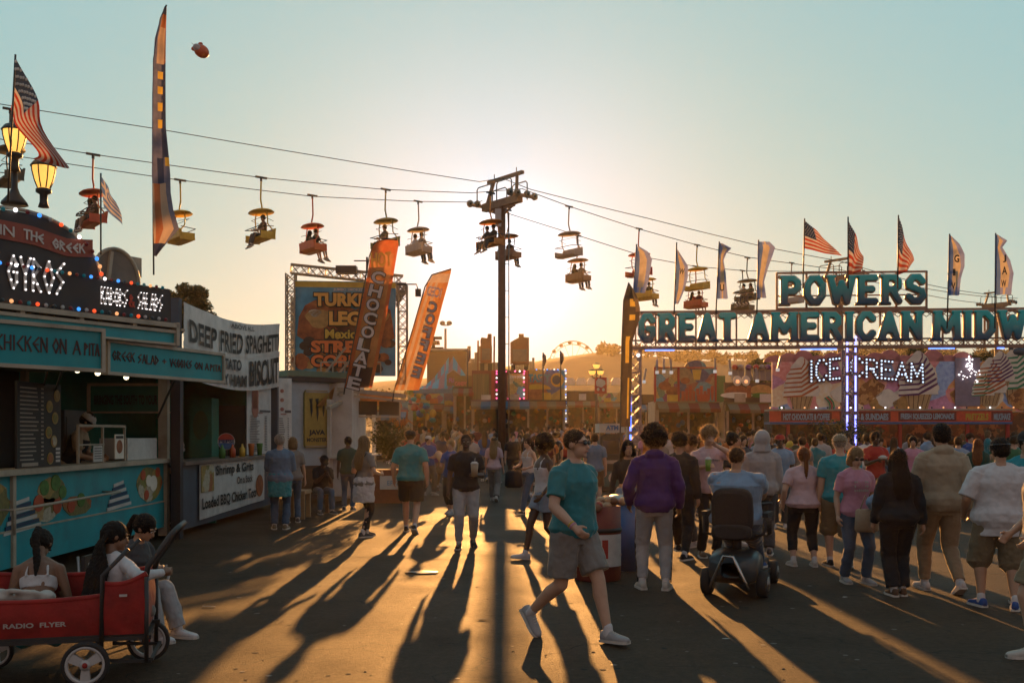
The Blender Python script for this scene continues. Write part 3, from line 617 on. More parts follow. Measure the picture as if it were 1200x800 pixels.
# joint between two asphalt pours, and a patch lid
rj = random.Random(4); jt = MB()
pts = [P(150 + i*38, 508+2042/(2042/(645+22*(i/22.0)-508)), 2042/(645+22*(i/22.0)-508)) for i in range(28)]
for i in range(27):
    a, b_ = pts[i], pts[i+1]; a.z = b_.z = .004; w_ = .012+.008*rj.random()
    jt.quad(a+Vector((0,-w_,0)), b_+Vector((0,-w_,0)), b_+Vector((0,w_,0)), a+Vector((0,w_,0)))
tag(jt.build('pavement_joint', mat('tar', (.012,.010,.009), rough=.8)), kind='structure')
HILLC = mat('dry_grass', (.11,.065,.022), rough=.95, var=.25, scale=.05, col2=(.05,.035,.015))
def ridge(px): 
    pr = [(-400,470),(300,462),(480,446),(560,440),(620,428),(660,420),(690,416),(735,417),(800,425),(900,424),(1000,420),(1200,424),(1700,440)]
    for i in range(len(pr)-1):
        if pr[i][0] <= px <= pr[i+1][0]: t = (px-pr[i][0])/(pr[i+1][0]-pr[i][0]); t = t*t*(3-2*t); return pr[i][1]*(1-t)+pr[i+1][1]*t
    return 460
def hillz(x, y):
    r = EYE+(HY-ridge(CX+x/300*F))/F*300; t = max(0, min(1, (y-150)/150)); base = gz(y)
    return base-.1 + (r-base)*(t*t*(3-2*t)) + (1.2*noise.noise(Vector((x*.02, y*.02, 0)))*t if y > 160 else 0)
h = MB(); nxh, nyh = 70, 16
h.add([(-380+i*11.5, 150+j*14, hillz(-380+i*11.5, 150+j*14)-.0) for j in range(nyh) for i in range(nxh)], [(j*nxh+i, j*nxh+i+1, (j+1)*nxh+i+1, (j+1)*nxh+i) for j in range(nyh-1) for i in range(nxh-1)], 0, True)
tag(h.build('hill', HILLC), kind='structure')
LEAF = mat('leaves', (.075,.085,.028), rough=.7, var=.3, scale=1.2, trans=.35); LEAF2 = mat('leaves_dry', (.12,.095,.03), rough=.7, var=.3, scale=1.2, trans=.35)
BARK = mat('bark', (.09,.06,.04), rough=.9, bump=.5, scale=8)
def leafclump(m, c, r, n, s, rr, flat=.8):
    for _ in range(n):
        v = Vector((rr.gauss(0,1), rr.gauss(0,1), rr.gauss(0,1))).normalized()*(rr.random()**.4)
        p = c + Vector((v.x*r, v.y*r, v.z*r*flat)); a = Vector((rr.gauss(0,1), rr.gauss(0,1), rr.gauss(0,.6))).normalized(); b_ = a.cross(Vector((rr.random()-.5, rr.random()-.5, rr.random()))).normalized()
        q = s*(.6+.8*rr.random()); m.add([p-a*q, p-b_*q*.45, p+a*q, p+b_*q*.45], [(0,1,2,3)])
def tree(px, ytop, ybase, Y, rw, label, seed, dens=1.0, name='tree', leaf=LEAF, group=None, s=None, cz_=.72):
    rr = random.Random(seed); z0 = gz(Y) if ybase is None else P(0, ybase, Y).z; b0 = Vector(((px-CX)/F*Y, Y, z0)); top = EYE+(HY-ytop)/F*Y; Ht = top-z0; rw = rw/F*Y
    t = thing(name, label, 'tree', b0, 0, group); tk = MB(); tk.tube([b0, b0+Vector((.1,0,Ht*.35)), b0+Vector((-.05,0,Ht*.7))], [Ht*.035, Ht*.025, Ht*.01], 8); cl = []
    for i in range(9):
        a = rr.random()*6.28; f = .35+.5*rr.random(); e = b0+Vector((math.cos(a)*rw*.75*(1.1-f*.4), math.sin(a)*rw*.7, Ht*(f+.08+.12*rr.random()))); tk.tube([b0+Vector((0,0,Ht*f*.75)), e], [Ht*.014, Ht*.004], 5); cl.append(e)
    tk.build('trunk', BARK, t); cr = MB(); s = s or Ht*.018
    for i in range(34):
        v = Vector((rr.gauss(0,1), rr.gauss(0,1), rr.gauss(0,1))).normalized()*rr.random()**.35; v.z = math.copysign(abs(v.z)**.7, v.z); leafclump(cr, b0+Vector((v.x*rw*.80, v.y*rw*.7, Ht*(cz_+(.95-cz_)*v.z))), rw*(.20+.16*rr.random()), int(190*dens), s, rr)
    cr.build('crown', leaf, t); return t
tree(219, 326, None, 32, 36, 'dark round tree rising behind the spaghetti banner', 3, 2.0, s=.07, cz_=.84)
tree(893, 414, None, 70, 22, 'dark tree standing between the burger stall and the ice cream stall', 4)
tree(1078, 404, None, 62, 28, 'green tree rising behind the ice cream sign beside its bulb lettering', 5)
tree(1150, 408, None, 60, 26, 'tree behind the right end of the ice cream stall roof', 6)
tree(950, 408, None, 66, 30, 'broad tree behind the ice cream letters under the arch', 7)
# distant wood on the ridge
dw = MB(); rr = random.Random(9)
for i in range(150):
    px = 700+rr.random()*520; Y = 262+rr.random()*30; x = (px-CX)/F*Y; z = hillz(x, Y); hgt = 1.5+1.8*rr.random()+1.2*max(0, noise.noise(Vector((px*.02, 0, 0))))
    leafclump(dw, Vector((x, Y, z+hgt*.5)), hgt*.6, 60, .75, rr, .85)
tag(dw.build('distant_wood', LEAF2), kind='stuff')
rr = random.Random(19); dw = MB()
for i in range(120):
    px = 395+rr.random()*230; Y = 120+rr.random()*25; x = (px-CX)/F*Y; leafclump(dw, Vector((x, Y, 2+1.9*rr.random()+(625-px)*.012)), 1.7+rr.random()*.9, 45, .42, rr, .85)
tag(dw.build('distant_bushes', LEAF2), kind='stuff')
# haze
HZ = MB(); HZ.box((0, 190, 13.6), (760, 420, 30.2))
hm = bpy.data.materials.new('warm_haze'); hm.use_nodes = True; n_ = hm.node_tree.nodes; n_.clear(); o_ = n_.new('ShaderNodeOutputMaterial'); v_ = n_.new('ShaderNodeVolumePrincipled')
v_.inputs['Color'].default_value = (1.0, .84, .58, 1); v_.inputs['Density'].default_value = 0.00024; v_.inputs['Anisotropy'].default_value = .72; hm.node_tree.links.new(v_.outputs[0], o_.inputs['Volume'])
tag(HZ.build('haze', hm), kind='stuff')
# ------------------------------------------------------------------ shared materials
TEAL = mat('teal_paint', (.008,.31,.36), rough=.45, scale=2, dirt=.35); TEALF = mat('teal_sign', (.008,.38,.43), rough=.4, scale=2, dirt=.15, trans=.25)
CREAM = mat('cream_metal', (.42,.36,.27), rough=.5, dirt=.5, scale=3); BROWN = mat('dark_brown', (.045,.028,.018), rough=.7, dirt=.4); WOOD = mat('wood', (.22,.12,.055), rough=.7, stretch=(1,1,8), scale=5, bump=.3)
STEEL = mat('steel', (.30,.29,.28), rough=.35, metal=.8, dirt=.4); DARKM = mat('dark_metal', (.03,.028,.027), rough=.5, dirt=.3); WHITEP = mat('white_panel', (.58,.56,.52), rough=.55, dirt=.35, scale=3)
VINYL = mat('white_vinyl', (.72,.70,.66), rough=.6, dirt=.25, scale=4, bump=.5, bscale=3, trans=.2); INK = mat('black_ink', (.02,.018,.017), rough=.6); REDP = mat('red_paint', (.42,.035,.02), rough=.5, dirt=.3)
GREYB = mat('blue_grey_panel', (.055,.085,.12), rough=.6, dirt=.4, scale=2); GREENP = mat('green_paint', (.02,.19,.13), rough=.5, dirt=.3); ORANGEP = mat('orange_paint', (.55,.15,.03), rough=.5); YEL = mat('yellow_paint', (.62,.40,.05), rough=.5)
GOLD = mat('gold_paint', (.40,.27,.05), rough=.45, dirt=.2); BLUEP = mat('blue_paint', (.04,.14,.34), rough=.5); MEAT = mat('painted_meat', (.42,.13,.04), rough=.7, var=.35, scale=5, col2=(.15,.04,.015)); BUN = mat('painted_bun', (.55,.30,.09), rough=.6, var=.25, scale=6)
LETT = mat('painted_lettuce', (.10,.24,.04), rough=.7, var=.3, scale=12); TOM = mat('painted_tomato', (.45,.07,.02), rough=.5, scale=8); GLASS = mat('dark_glass', (.02,.022,.022), rough=.08, spec=.8); PUR = mat('purple_paint', (.14,.04,.20), rough=.5); PINKP = mat('pink_paint', (.55,.16,.17), rough=.55)
CREAMI = mat('painted_cream', (.80,.72,.60), rough=.6, scale=4); MINT = mat('painted_mint', (.05,.26,.13), rough=.6); LIT = mat('lit_tube', (1,.80,.48), emit=2.6, var=0); LAMPG = mat('lamp_glow', (1.0,.50,.10), emit=1.1, var=.15, scale=3, trans=.0)
BULB = {k: mat('bulb_'+k, c, emit=e, var=0, rough=.3) for k, (c, e) in dict(white=((1,.95,.95), 1.3), red=((.9,.08,.02), .9), blue=((.05,.30,.95), .9), teal=((.0,.14,.17), .12), amber=((.9,.40,.16), .7), dark=((.03,.05,.06), .0), maroon=((.12,.01,.01), .1), glass=((.3,.3,.29), .05), violet=((.22,.24,1.0), 2.6), blueled=((.08,.18,1.0), 2.6)).items()}
def mural(name, cols, scale=3.0, rough=.6):
    if name in _m: return _m[name]
    m = bpy.data.materials.new(name); m.use_nodes = True; _m[name] = m; n = m.node_tree.nodes; L = m.node_tree.links; b = n['Principled BSDF']; tc = n.new('ShaderNodeTexCoord')
    nz = n.new('ShaderNodeTexNoise'); nz.inputs['Scale'].default_value = scale*.8; L.new(tc.outputs['Object'], nz.inputs['Vector'])
    ma = n.new('ShaderNodeVectorMath'); ma.operation = 'MULTIPLY_ADD'; ma.inputs[1].default_value = (.5,.5,.5); L.new(nz.outputs['Color'], ma.inputs[0]); L.new(tc.outputs['Object'], ma.inputs[2])
    vo = n.new('ShaderNodeTexVoronoi'); vo.inputs['Scale'].default_value = scale; L.new(ma.outputs[0], vo.inputs['Vector'])
    sp = n.new('ShaderNodeSeparateColor'); L.new(vo.outputs['Color'], sp.inputs[0]); r = n.new('ShaderNodeValToRGB'); r.color_ramp.interpolation = 'CONSTANT'
    for i, c in enumerate(cols):
        e = r.color_ramp.elements[i] if i < 2 else r.color_ramp.elements.new(i/len(cols)); e.position = i/len(cols); e.color = (*c, 1)
    L.new(sp.outputs[0], r.inputs[0]); n2 = n.new('ShaderNodeTexNoise'); n2.inputs['Scale'].default_value = scale*6; n2.inputs['Detail'].default_value = 4; L.new(tc.outputs['Object'], n2.inputs['Vector'])
    mx = n.new('ShaderNodeMix'); mx.data_type = 'RGBA'; mx.blend_type = 'OVERLAY'; mx.inputs[0].default_value = .7; L.new(r.outputs[0], mx.inputs[6]); L.new(n2.outputs[0], mx.inputs[7]); L.new(mx.outputs[2], b.inputs['Base Color']); b.inputs['Roughness'].default_value = rough; return m
FOODM = mural('food_picture', [(.30,.20,.05),(.16,.14,.04),(.35,.24,.10),(.30,.10,.03),(.40,.36,.26),(.20,.18,.04)], 3.2)
DISPM = mural('counter_goods', [(.03,.02,.012),(.07,.035,.015),(.015,.012,.01),(.12,.08,.04),(.03,.04,.03),(.08,.02,.012),(.02,.018,.015),(.04,.03,.02)], 4.5)
def quadframe(pa, Ya, pb, Yb):    # a vertical plane through two picture columns at given distances, origin on the ground
    a = Vector(((pa-CX)/F*Ya, Ya, 0)); b_ = Vector(((pb-CX)/F*Yb, Yb, 0)); fr = Fr(a, b_-a); return fr, (b_-a).length
def zy(py, Y): return EYE+(HY-py)/F*Y
def onf(fr, px, py):              # where the sight line of a picture point meets a frame
    d = Vector(((px-CX)/F, 1, (HY-py)/F)); o = Vector((0, 0, EYE)); t = (fr.o-o).dot(fr.n)/d.dot(fr.n); p = o+d*t - fr.o; return p.dot(fr.u), p.dot(fr.v)
def ellp(cu, cv, ru, rv, n=16, a0=0, a1=360): return [(cu+ru*math.cos(math.radians(a0+(a1-a0)*i/(n-1 if a1-a0 < 360 else n))), cv+rv*math.sin(math.radians(a0+(a1-a0)*i/(n-1 if a1-a0 < 360 else n)))) for i in range(n)]
def truss(mb, a, b_, wd, r=.02, up=Vector((0,0,1)), bays=None, mi=0):   # box truss between two points
    a = Vector(a); b_ = Vector(b_); d = (b_-a); L_ = d.length; z = d/L_; x = z.cross(up); x = x.normalized() if x.length > .1 else Vector((1,0,0)); y = z.cross(x)
    cs = [(x*sx+y*sy)*wd/2 for sx, sy in ((-1,-1),(1,-1),(1,1),(-1,1))]
    for c in cs: mb.bar(a+c, b_+c, r, r, mi)
    nb = bays or max(2, round(L_/wd))
    for i in range(nb):
        p = a+z*L_*i/nb; q = a+z*L_*(i+1)/nb
        for k in range(4):
            c0, c1 = cs[k], cs[(k+1)%4]; mb.bar(p+c0, q+c1, r*.55, r*.55, mi); mb.bar(p+c1, q+c0, r*.5, r*.5, mi)
            if i % 2 == 0: mb.bar(p+c0, p+c1, r*.6, r*.6, mi)
def bulbs(parent, fr, pts, cols, r, c=.03, name='bulb'):
    for i, (u, v) in enumerate(pts):
        m = MB(); m.ball(fr(u, v, c), r, 8); m.build(name, BULB[cols[i % len(cols)]], parent)
# ------------------------------------------------------------------ Greek food trailer
A = thing('food_trailer', 'teal and cream Greek gyro food trailer with domed bulb sign at the left edge', 'food trailer', (-5.8, 12, 0))
WA = Fr((-5.8, 7.2, 0), (0, 1, 0))          # wall frame: u along +Y; normal +X
LA = 9.5
m = MB(); m.fbox(WA, 0, .20, LA, .62, 0, -.05); m.build('skirt', TEAL, A)
m = MB(); m.fbox(WA, 0, .63, LA, 1.27, -.01, -.05); m.build('picture_panel', TEAL, A)
pp = MB(); rr = random.Random(2)
for (u, v, ru, rv, mi) in [(3.95,.95,.34,.26,0),(5.35,1.03,.36,.17,0),(5.2,.80,.40,.15,0),(6.1,.80,.45,.13,0),(8.75,.95,.55,.27,0),(2.8,.95,.4,.25,0)]:
    pp = MB(); pp.prism([(a+rr.uniform(-.03,.03), b_+rr.uniform(-.02,.02)) for a, b_ in ellp(u, v, ru, rv, 18)], WA, -.009, -.002, 0); pp.build('food_picture', FOODM, A)
for (u, v, r_, mi) in [(5.15,1.08,.12,0),(5.45,1.13,.13,0),(5.65,1.0,.11,0),(5.0,.9,.13,1),(5.5,.83,.12,1),(6.2,.86,.12,0),(5.9,.8,.11,1),(3.9,1.02,.16,2),(8.45,1.1,.10,1),(8.6,.78,.10,1),(9.1,1.12,.1,1),(8.9,.95,.16,2),(8.7,1.0,.12,2),(2.8,1.0,.2,1)]:
    pp = MB(); pp.prism(ellp(u, v, r_, r_*.8, 12), WA, -.004, .004+.0005*(u*10 % 5), mi); pp.build('painted_vegetable', [LETT, TOM, CREAMI], A)
for k, (cu, cv) in enumerate([(4.55,.78),(7.45,.84)]):
    pp = MB()
    for j in range(7):
        pp.prism([(cu-.4+.04*j, cv-.2+.055*j), (cu+.5-.05*j, cv-.16+.055*j), (cu+.5-.05*j, cv-.115+.055*j), (cu-.4+.04*j, cv-.155+.055*j)], WA, -.003, .006, j % 2)
    pp.build('striped_wrap_picture', [WHITEP, mat('navy_paint', (.02,.06,.12), rough=.5)], A)
m = MB(); m.fbox(WA, 0, 1.27, LA, 1.34, .10, -.25); m.fbox(WA, 0, .615, LA, .635, .01, -.05); 
for u in (4.35, 9.46): m.fbox(WA, u-.03, .2, u+.04, 1.27, .03, -.04)
m.build('counter_shelf', CREAM, A)
m = MB(); m.fbox(WA, 9.40, 0.05, 9.52, 2.80, .05, -.10); m.build('corner_post', CREAM, A); m = MB(); m.fbox(WA, 9.40, 1.34, 9.5, 2.8, -2.3, -2.4); m.build('corner_post', CREAM, A)
m = MB(); m.tube([WA(3.9,.62,.25), WA(3.9,.90,.25), WA(6.9,.93,.25)], .018, 6); m.tube([WA(3.9,.90,.25), WA(3.9,.90,.0)], .015, 6); m.tube([WA(6.9,.93,.25), WA(6.9,.93,.0)], .015, 6); m.build('handrail', CREAM, A)
m = MB(); m.box((-8.3, 11.95, 1.5), (.06, 9.5, 2.7)); m.box((-7.05, 11.95, .32), (2.4, 9.5, .06)); m.build('interior_wall', BROWN, A)
m = MB(); m.box((-7.05, 16.66, .8), (2.4, .05, 1.1)); m.build('end_wall', WHITEP, A)
m = MB(); m.box((-7.05, 11.95, 2.83), (2.6, 9.6, .08)); m.build('roof', CREAM, A)
m = MB()
for k in range(7): y = 8.3+k*1.1; m.box((-8.05, y, 1.0+.25*(k%3)), (.35, .8, 1.0+.2*(k%2)), mi=k%3)
m.build('kitchen_cabinet', [DARKM, BROWN, STEEL], A)
m = MB(); m.bar((-6.3, 9.0, 2.7), (-6.3, 12.6, 2.7), .05, .05); m.build('light_tube', LIT, A)
for y in (14.2, 14.9, 16.0): m = MB(); m.ball((-6.2, y, 2.66), .045, 8); m.build('lamp_bulb', LIT, A)
# glass guards, menu board, boxes on the counter
m = MB()
for u in (6.15, 6.95, 7.75): m.bar(WA(u, 1.345, -.02), WA(u, 1.86, -.02), .03)
m.bar(WA(6.15,1.86,-.02), WA(7.75,1.86,-.02), .035); m.bar(WA(6.15,1.60,-.02), WA(7.0,1.60,-.02), .02); m.build('guard_frame', CREAM, A)
m = MB(); m.fbox(WA, 7.35, 1.38, 7.68, 1.74, .0, -.015, 0); m.prism(ellp(7.51, 1.56, .11, .10), WA, .001, .004, 1); m.fbox(WA, 7.38, 1.68, 7.65, 1.72, .004, .001, 2); m.build('picture_card', [CREAMI, MEAT, INK], A)
m = MB(); m.fbox(WA, 6.6, 1.36, 6.9, 1.58, .0, -.01, 0); [m.fbox(WA, 6.63, 1.40+.035*k, 6.87, 1.41+.035*k, .001, .004, 1) for k in range(5)]; m.build('notice_sheet', [VINYL, INK], A)
mb_ = thing('menu_board', 'black menu board with yellow ringed food photos leaning on the gyro counter', 'menu board', WA(5.3, 1.34, .02))
FM = Fr(WA(4.35, 1.345, .06), (0.0,1,0)); MW = 1.12
m = MB(); m.fbox(FM, 0, 0, MW, 1.02, 0, -.03); m.build('board', INK, mb_)
m = MB(); rr = random.Random(5)
for k in range(18):
    v = .94-.05*k; m.fbox(FM, .06, v, .06+.3+.16*rr.random(), v+.016, .002, .006, 0); m.fbox(FM, .58, v, .64, v+.02, .002, .006, 0)
m.fbox(FM, .1, .02, .5, .06, .002, .006, 0); m.build('menu_lines', mat('menu_text', (.35,.30,.24), rough=.6), mb_)
for k, (u, v) in enumerate([(1.0,.88),(.80,.74),(.95,.60),(.78,.42),(.92,.31),(.82,.1)]):
    m = MB(); m.prism(ellp(u, v, .082, .075), FM, .002, .006, 0); m.prism(ellp(u, v, .064, .058), FM, .007, .010, 1); m.build('dish_picture', [GOLD, FOODM], mb_)
m = MB(); [m.fbox(FM, .97, .05+.05*k, 1.08, .08+.05*k, .002, .006) for k in range(4)]; m.build('prices', WHITEP, mb_)
GB = thing('serving_tray', 'white cardboard crate on the end of the gyro counter', 'crate', (-6.0, 15.6, 1.34)); m = MB(); m.fbox(WA, 7.95, 1.345, 9.2, 1.68, -.05, -.08); m.fbox(WA, 7.95, 1.345, 9.2, 1.68, -.45, -.48); m.fbox(WA, 7.95, 1.345, 7.98, 1.68, -.09, -.44); m.fbox(WA, 9.17, 1.345, 9.2, 1.68, -.09, -.44); m.fbox(WA, 7.95, 1.345, 9.2, 1.37, -.09, -.44); m.build('crate_wall', WHITEP, GB)
m = MB(); m.box((-6.7, 14.7, 1.72), (.5, .7, .75)); m.fbox(WA, 7.2, 1.4, 7.9, 2.0, -.64, -.66); m.build('fryer', DARKM, A)
# awning, fascia and signs
FS = Fr(P(0, 370, 11)-Vector((0,0,3.05)), (.61, 1, 0))
def uS(px): return onf(FS, px, 400)[0]
u0, u1 = uS(-90), uS(204)
m = MB(); m.fbox(FS, u0, 2.93, u1, 3.06, 0, -.06); m.build('fascia', TEAL, A)
m = MB(); m.fbox(FS, u0, 3.06, u1+.04, 3.10, .03, -.08); m.fbox(FS, u0, 3.13, u1+.04, 3.19, .05, -.08); m.fbox(FS, u0, 2.90, u1+.02, 2.93, .04, -.07); m.fbox(FS, u1, 2.9, u1+.05, 3.2, .05, -.08)
for k in range(5): m.fbox(FS, u0+.3+k*.75, 3.1, u0+.36+k*.75, 3.13, .02, -.06)
m.build('cornice', CREAM, A)
AW = MB(); q = [FS(u0, 2.90, -.03), FS(u1, 2.90, -.03), Vector((-5.8, 16.7, 2.80)), Vector((-5.8, 8, 2.80))]; AW.add(q+[v-Vector((0,0,.05)) for v in q], [(0,1,2,3),(7,6,5,4),(0,4,5,1),(1,5,6,2),(2,6,7,3),(3,7,4,0)]); AW.build('awning', CREAM, A)
m = MB(); m.fbox(FS, u0, 2.90, u1+.02, 3.60, -.09, -.14); m.build('slit_block_board', BROWN, A)  # unseen board added to stop sunlight showing through the cornice slits
PANEL = mat('sign_black', (.035,.032,.033), rough=.6, dirt=.2, scale=2)
m = MB(); m.fbox(FS, u0, 3.20, u1-.06, 3.63, -.01, -.06); m.build('bulb_sign_panel', PANEL, A)
cd = uS(27); hw = uS(117)-cd
dome = ellp(cd, 3.63, hw, .62, 26, 0, 180); m = MB(); m.prism(dome, FS, -.07, -.02); m.build('dome_panel', PANEL, A)
m = MB(); ed = ellp(cd, 3.63, hw+.03, .65, 26, 0, 180); m.tube([FS(a, b_, -.045) for a, b_ in ed], .022, 6); m.build('dome_rim', CREAM, A)
WV = [onf(FS, *q) for q in ((-60, 262), (-20, 264), (10, 270), (40, 276), (62, 284), (80, 290), (106, 291), (130, 291))]
def wavev(u):
    for i in range(len(WV)-1):
        if u <= WV[i+1][0]: t = (u-WV[i][0])/(WV[i+1][0]-WV[i][0]); return WV[i][1]*(1-t)+WV[i+1][1]*t
    return WV[-1][1]
rb = []; N = 20; uu = [uS(-60)+(uS(109)-uS(-60))*i/N for i in range(N+1)]
m = MB(); m.prism([(u, wavev(u)-.105) for u in uu]+[(u, wavev(u)+.105) for u in reversed(uu)], FS, -.018, -.006); m.build('ribbon', mat('ribbon_red', (.32,.06,.03), rough=.5), A)
m = MB(); LG = mat('sign_letters', (.60,.56,.52), rough=.4)
for wd, pa, pb in (('JOHN', -42, 16), ('THE', 28, 51), ('GREEK', 62, 99)):
    a, b_ = uS(pa), uS(pb); strokes(m, wd, FS, a, 0, b_-a, .10, .020, c=-.004, d=.008, font=SFG, curve=lambda u: wavev(u)-.055)
m.build('ribbon_lettering', LG, A)
m = MB(); a, b_ = uS(9), uS(75); ol = strokes(m, 'GYROS', FS, a, onf(FS, 10, 337)[1], b_-a, .36, .030, c=-.002, d=.012, font=SFG); m.build('gyros_lettering', LG, A)
m = MB()
for pl in ol:
    for p in walk(pl, .095): m.ball(FS(p[0], p[1], .02), .012, 6)
m.build('letter_bulbs', BULB['white'], A)['kind'] = 'stuff'
m = MB(); m2 = MB()
for wd, pa, pb in (('KABOBS', 118, 149), ('SALADS', 161, 190)):
    a, b_ = uS(pa), uS(pb); ol = strokes(m, wd, FS, a, 3.33, b_-a, .20, .016, c=-.008, d=.008, font=SFG)
    for pl in ol:
        for p in walk(pl, .058): m2.ball(FS(p[0], p[1], .012), .0075, 5)
m.build('kabobs_lettering', LG, A); m2.build('kabobs_bulbs', BULB['white'], A)['kind'] = 'stuff'
m = MB(); a = uS(155); strokes(m, '&', FS, a-.05, 3.34, .08, .14, .02, c=-.008, d=.01); m.build('ampersand', mat('sign_red', (.5,.06,.03)), A)
cols = ['blue','glass','red','teal','dark','maroon','teal','white','red','teal','amber','maroon','dark','glass']
w1 = [(u0+.1+i*.105, 3.225) for i in range(int((u1-u0-.1)/.105))]; bulbs(A, FS, w1, ['dark','glass','maroon','blue','glass','red','teal','dark','amber','maroon','teal','red','glass'], .024)
w2 = [(uS(-12)+i*.095, 3.63) for i in range(int((uS(196)-uS(-12))/.095))]; bulbs(A, FS, w2[:40], ['teal','blue','maroon','white','maroon','blue','dark','red','teal','teal','amber','maroon'], .022)
w3 = [(cd+hw*math.cos(a_), 3.64+.61*math.sin(a_)) for a_ in [math.radians(4+8.4*i) for i in range(13)]]; bulbs(A, FS, w3, ['red','amber','blue','maroon','maroon','white','teal','red','glass','blue','maroon','white','teal','dark'], .026)
def framed_sign(name, pa, Ya, pb, Yb, z0, z1, words, parent):
    fr, L_ = quadframe(pa, Ya, pb, Yb); m = MB(); m.fbox(fr, 0, z0, L_, z1, 0, -.05); s_ = m.build('sign_panel', TEALF, parent)
    m = MB()
    for (a, b_, c_, d_) in ((-.04,z0-.04,L_+.04,z0),(-.04,z1,L_+.04,z1+.04),(-.04,z0,0,z1),(L_,z0,L_+.04,z1)): m.fbox(fr, a, b_, c_, d_, .03, -.08)
    m.build('sign_frame', CREAM, parent)
    for (wd, ua, ub, va, vb) in words: mm = MB(); strokes(mm, wd, fr, ua*L_, z0+va*(z1-z0), (ub-ua)*L_, (vb-va)*(z1-z0), .016, c=.002, d=.005, font=SFG); mm.build('sign_lettering', mat('dark_letter', (.06,.02,.015), rough=.5), parent)
framed_sign('s', -62, 9.6, 118, 10.9, 2.46, 2.86, [('CHICKEN', .29, .62, .35, .72), ('ON', .66, .75, .35, .72), ('A', .80, .85, .35, .7), ('PITA', .88, .985, .35, .66)], A)
framed_sign('s', 127, 12.0, 260, 14.1, 2.50, 2.85, [('GREEK', .03, .20, .42, .72), ('SALAD', .23, .40, .40, .70), ('+', .43, .47, .42, .66), ('VEGGIES', .50, .70, .38, .66), ('ON', .73, .80, .38, .62), ('A', .83, .86, .38, .62), ('PITA', .88, .98, .36, .60)], A)
m = MB(); m.bar(P(55, 436, 11.2), P(48, 466, 13.5), .02); m.bar(P(72, 436, 11.2), P(60, 470, 13.5), .02); m.bar(P(207, 440, 13.4), P(184, 490, 16.4), .025); m.build('awning_strut', DARKM, A)
# back dome of the same trailer
FB = Fr(P(109, 325, 14.6), (.61,1,0)); rb_ = (onf(FB, 161, 325)[0])/2
m = MB(); m.prism(ellp(rb_, 0, rb_, .46, 16, 0, 180), FB, 0, -.04); m.build('back_dome_panel', mat('grey_board', (.20,.17,.14), rough=.7, dirt=.4), A)
m = MB(); m.tube([FB(a, b_, 0) for a, b_ in ellp(rb_, 0, rb_+.02, .48, 16, 0, 180)], .03, 6); m.fbox(FB, rb_*1.75, .12, rb_*2.3, .42, -.05, -.09); m.bar(FB(rb_*.6, 0, .03), FB(rb_*.75, .42, .03), .05); m.build('back_dome_rim', CREAM, A)
# lanterns on the roof
def lantern(px, Y, ytop, ybot, label, baseflare):
    b00 = P(px, ybot, Y); s = (245-183)/F*Y; b0 = P(px, ytop+62, Y); t = thing('roof_lantern', label, 'lantern', b00, 0, 'lit lanterns on the gyro sign')
    if baseflare: m = MB(); m.tube([b00, b00+Vector((0,0,.03)), b00+Vector((0,0,.13)), b00+Vector((0,0,.2)), b0+Vector((0,0,.0))], [.15,.14,.06,.035,.03], 10); m.build('stem', DARKM, t)
    def lat(prof, nm, mt, n=12): m = MB(); m.tube([b0+Vector((0,0,z*s)) for r, z in prof], [r*s for r, z in prof], n); return m.build(nm, mt, t)
    lat([(.10,0),(.07,.1),(.07,.24),(.14,.28),(.14,.34),(.09,.36)], 'post', DARKM)
    lat([(.11,.37),(.165,.5),(.205,.66),(.215,.76)], 'glass', LAMPG); lat([(.24,.765),(.23,.79),(.18,.86),(.08,.91),(.05,.94),(.04,.97),(.01,1.0)], 'lantern_cap', DARKM)
    m = MB()
    for k in range(8): a_ = k*math.pi/4; m.tube([b0+Vector((math.cos(a_)*r*s*1.03, math.sin(a_)*r*s*1.03, z*s)) for r, z in ((.11,.36),(.165,.5),(.205,.66),(.215,.77))], .012*s, 5)
    m.build('cage', DARKM, t)
lantern(51, 11.6, 181, 243, 'amber lit roof lantern just right of the sagging stars and stripes', False)
lantern(17, 11.5, 139, 240, 'amber roof lantern partly hidden behind the left stars and stripes', True)
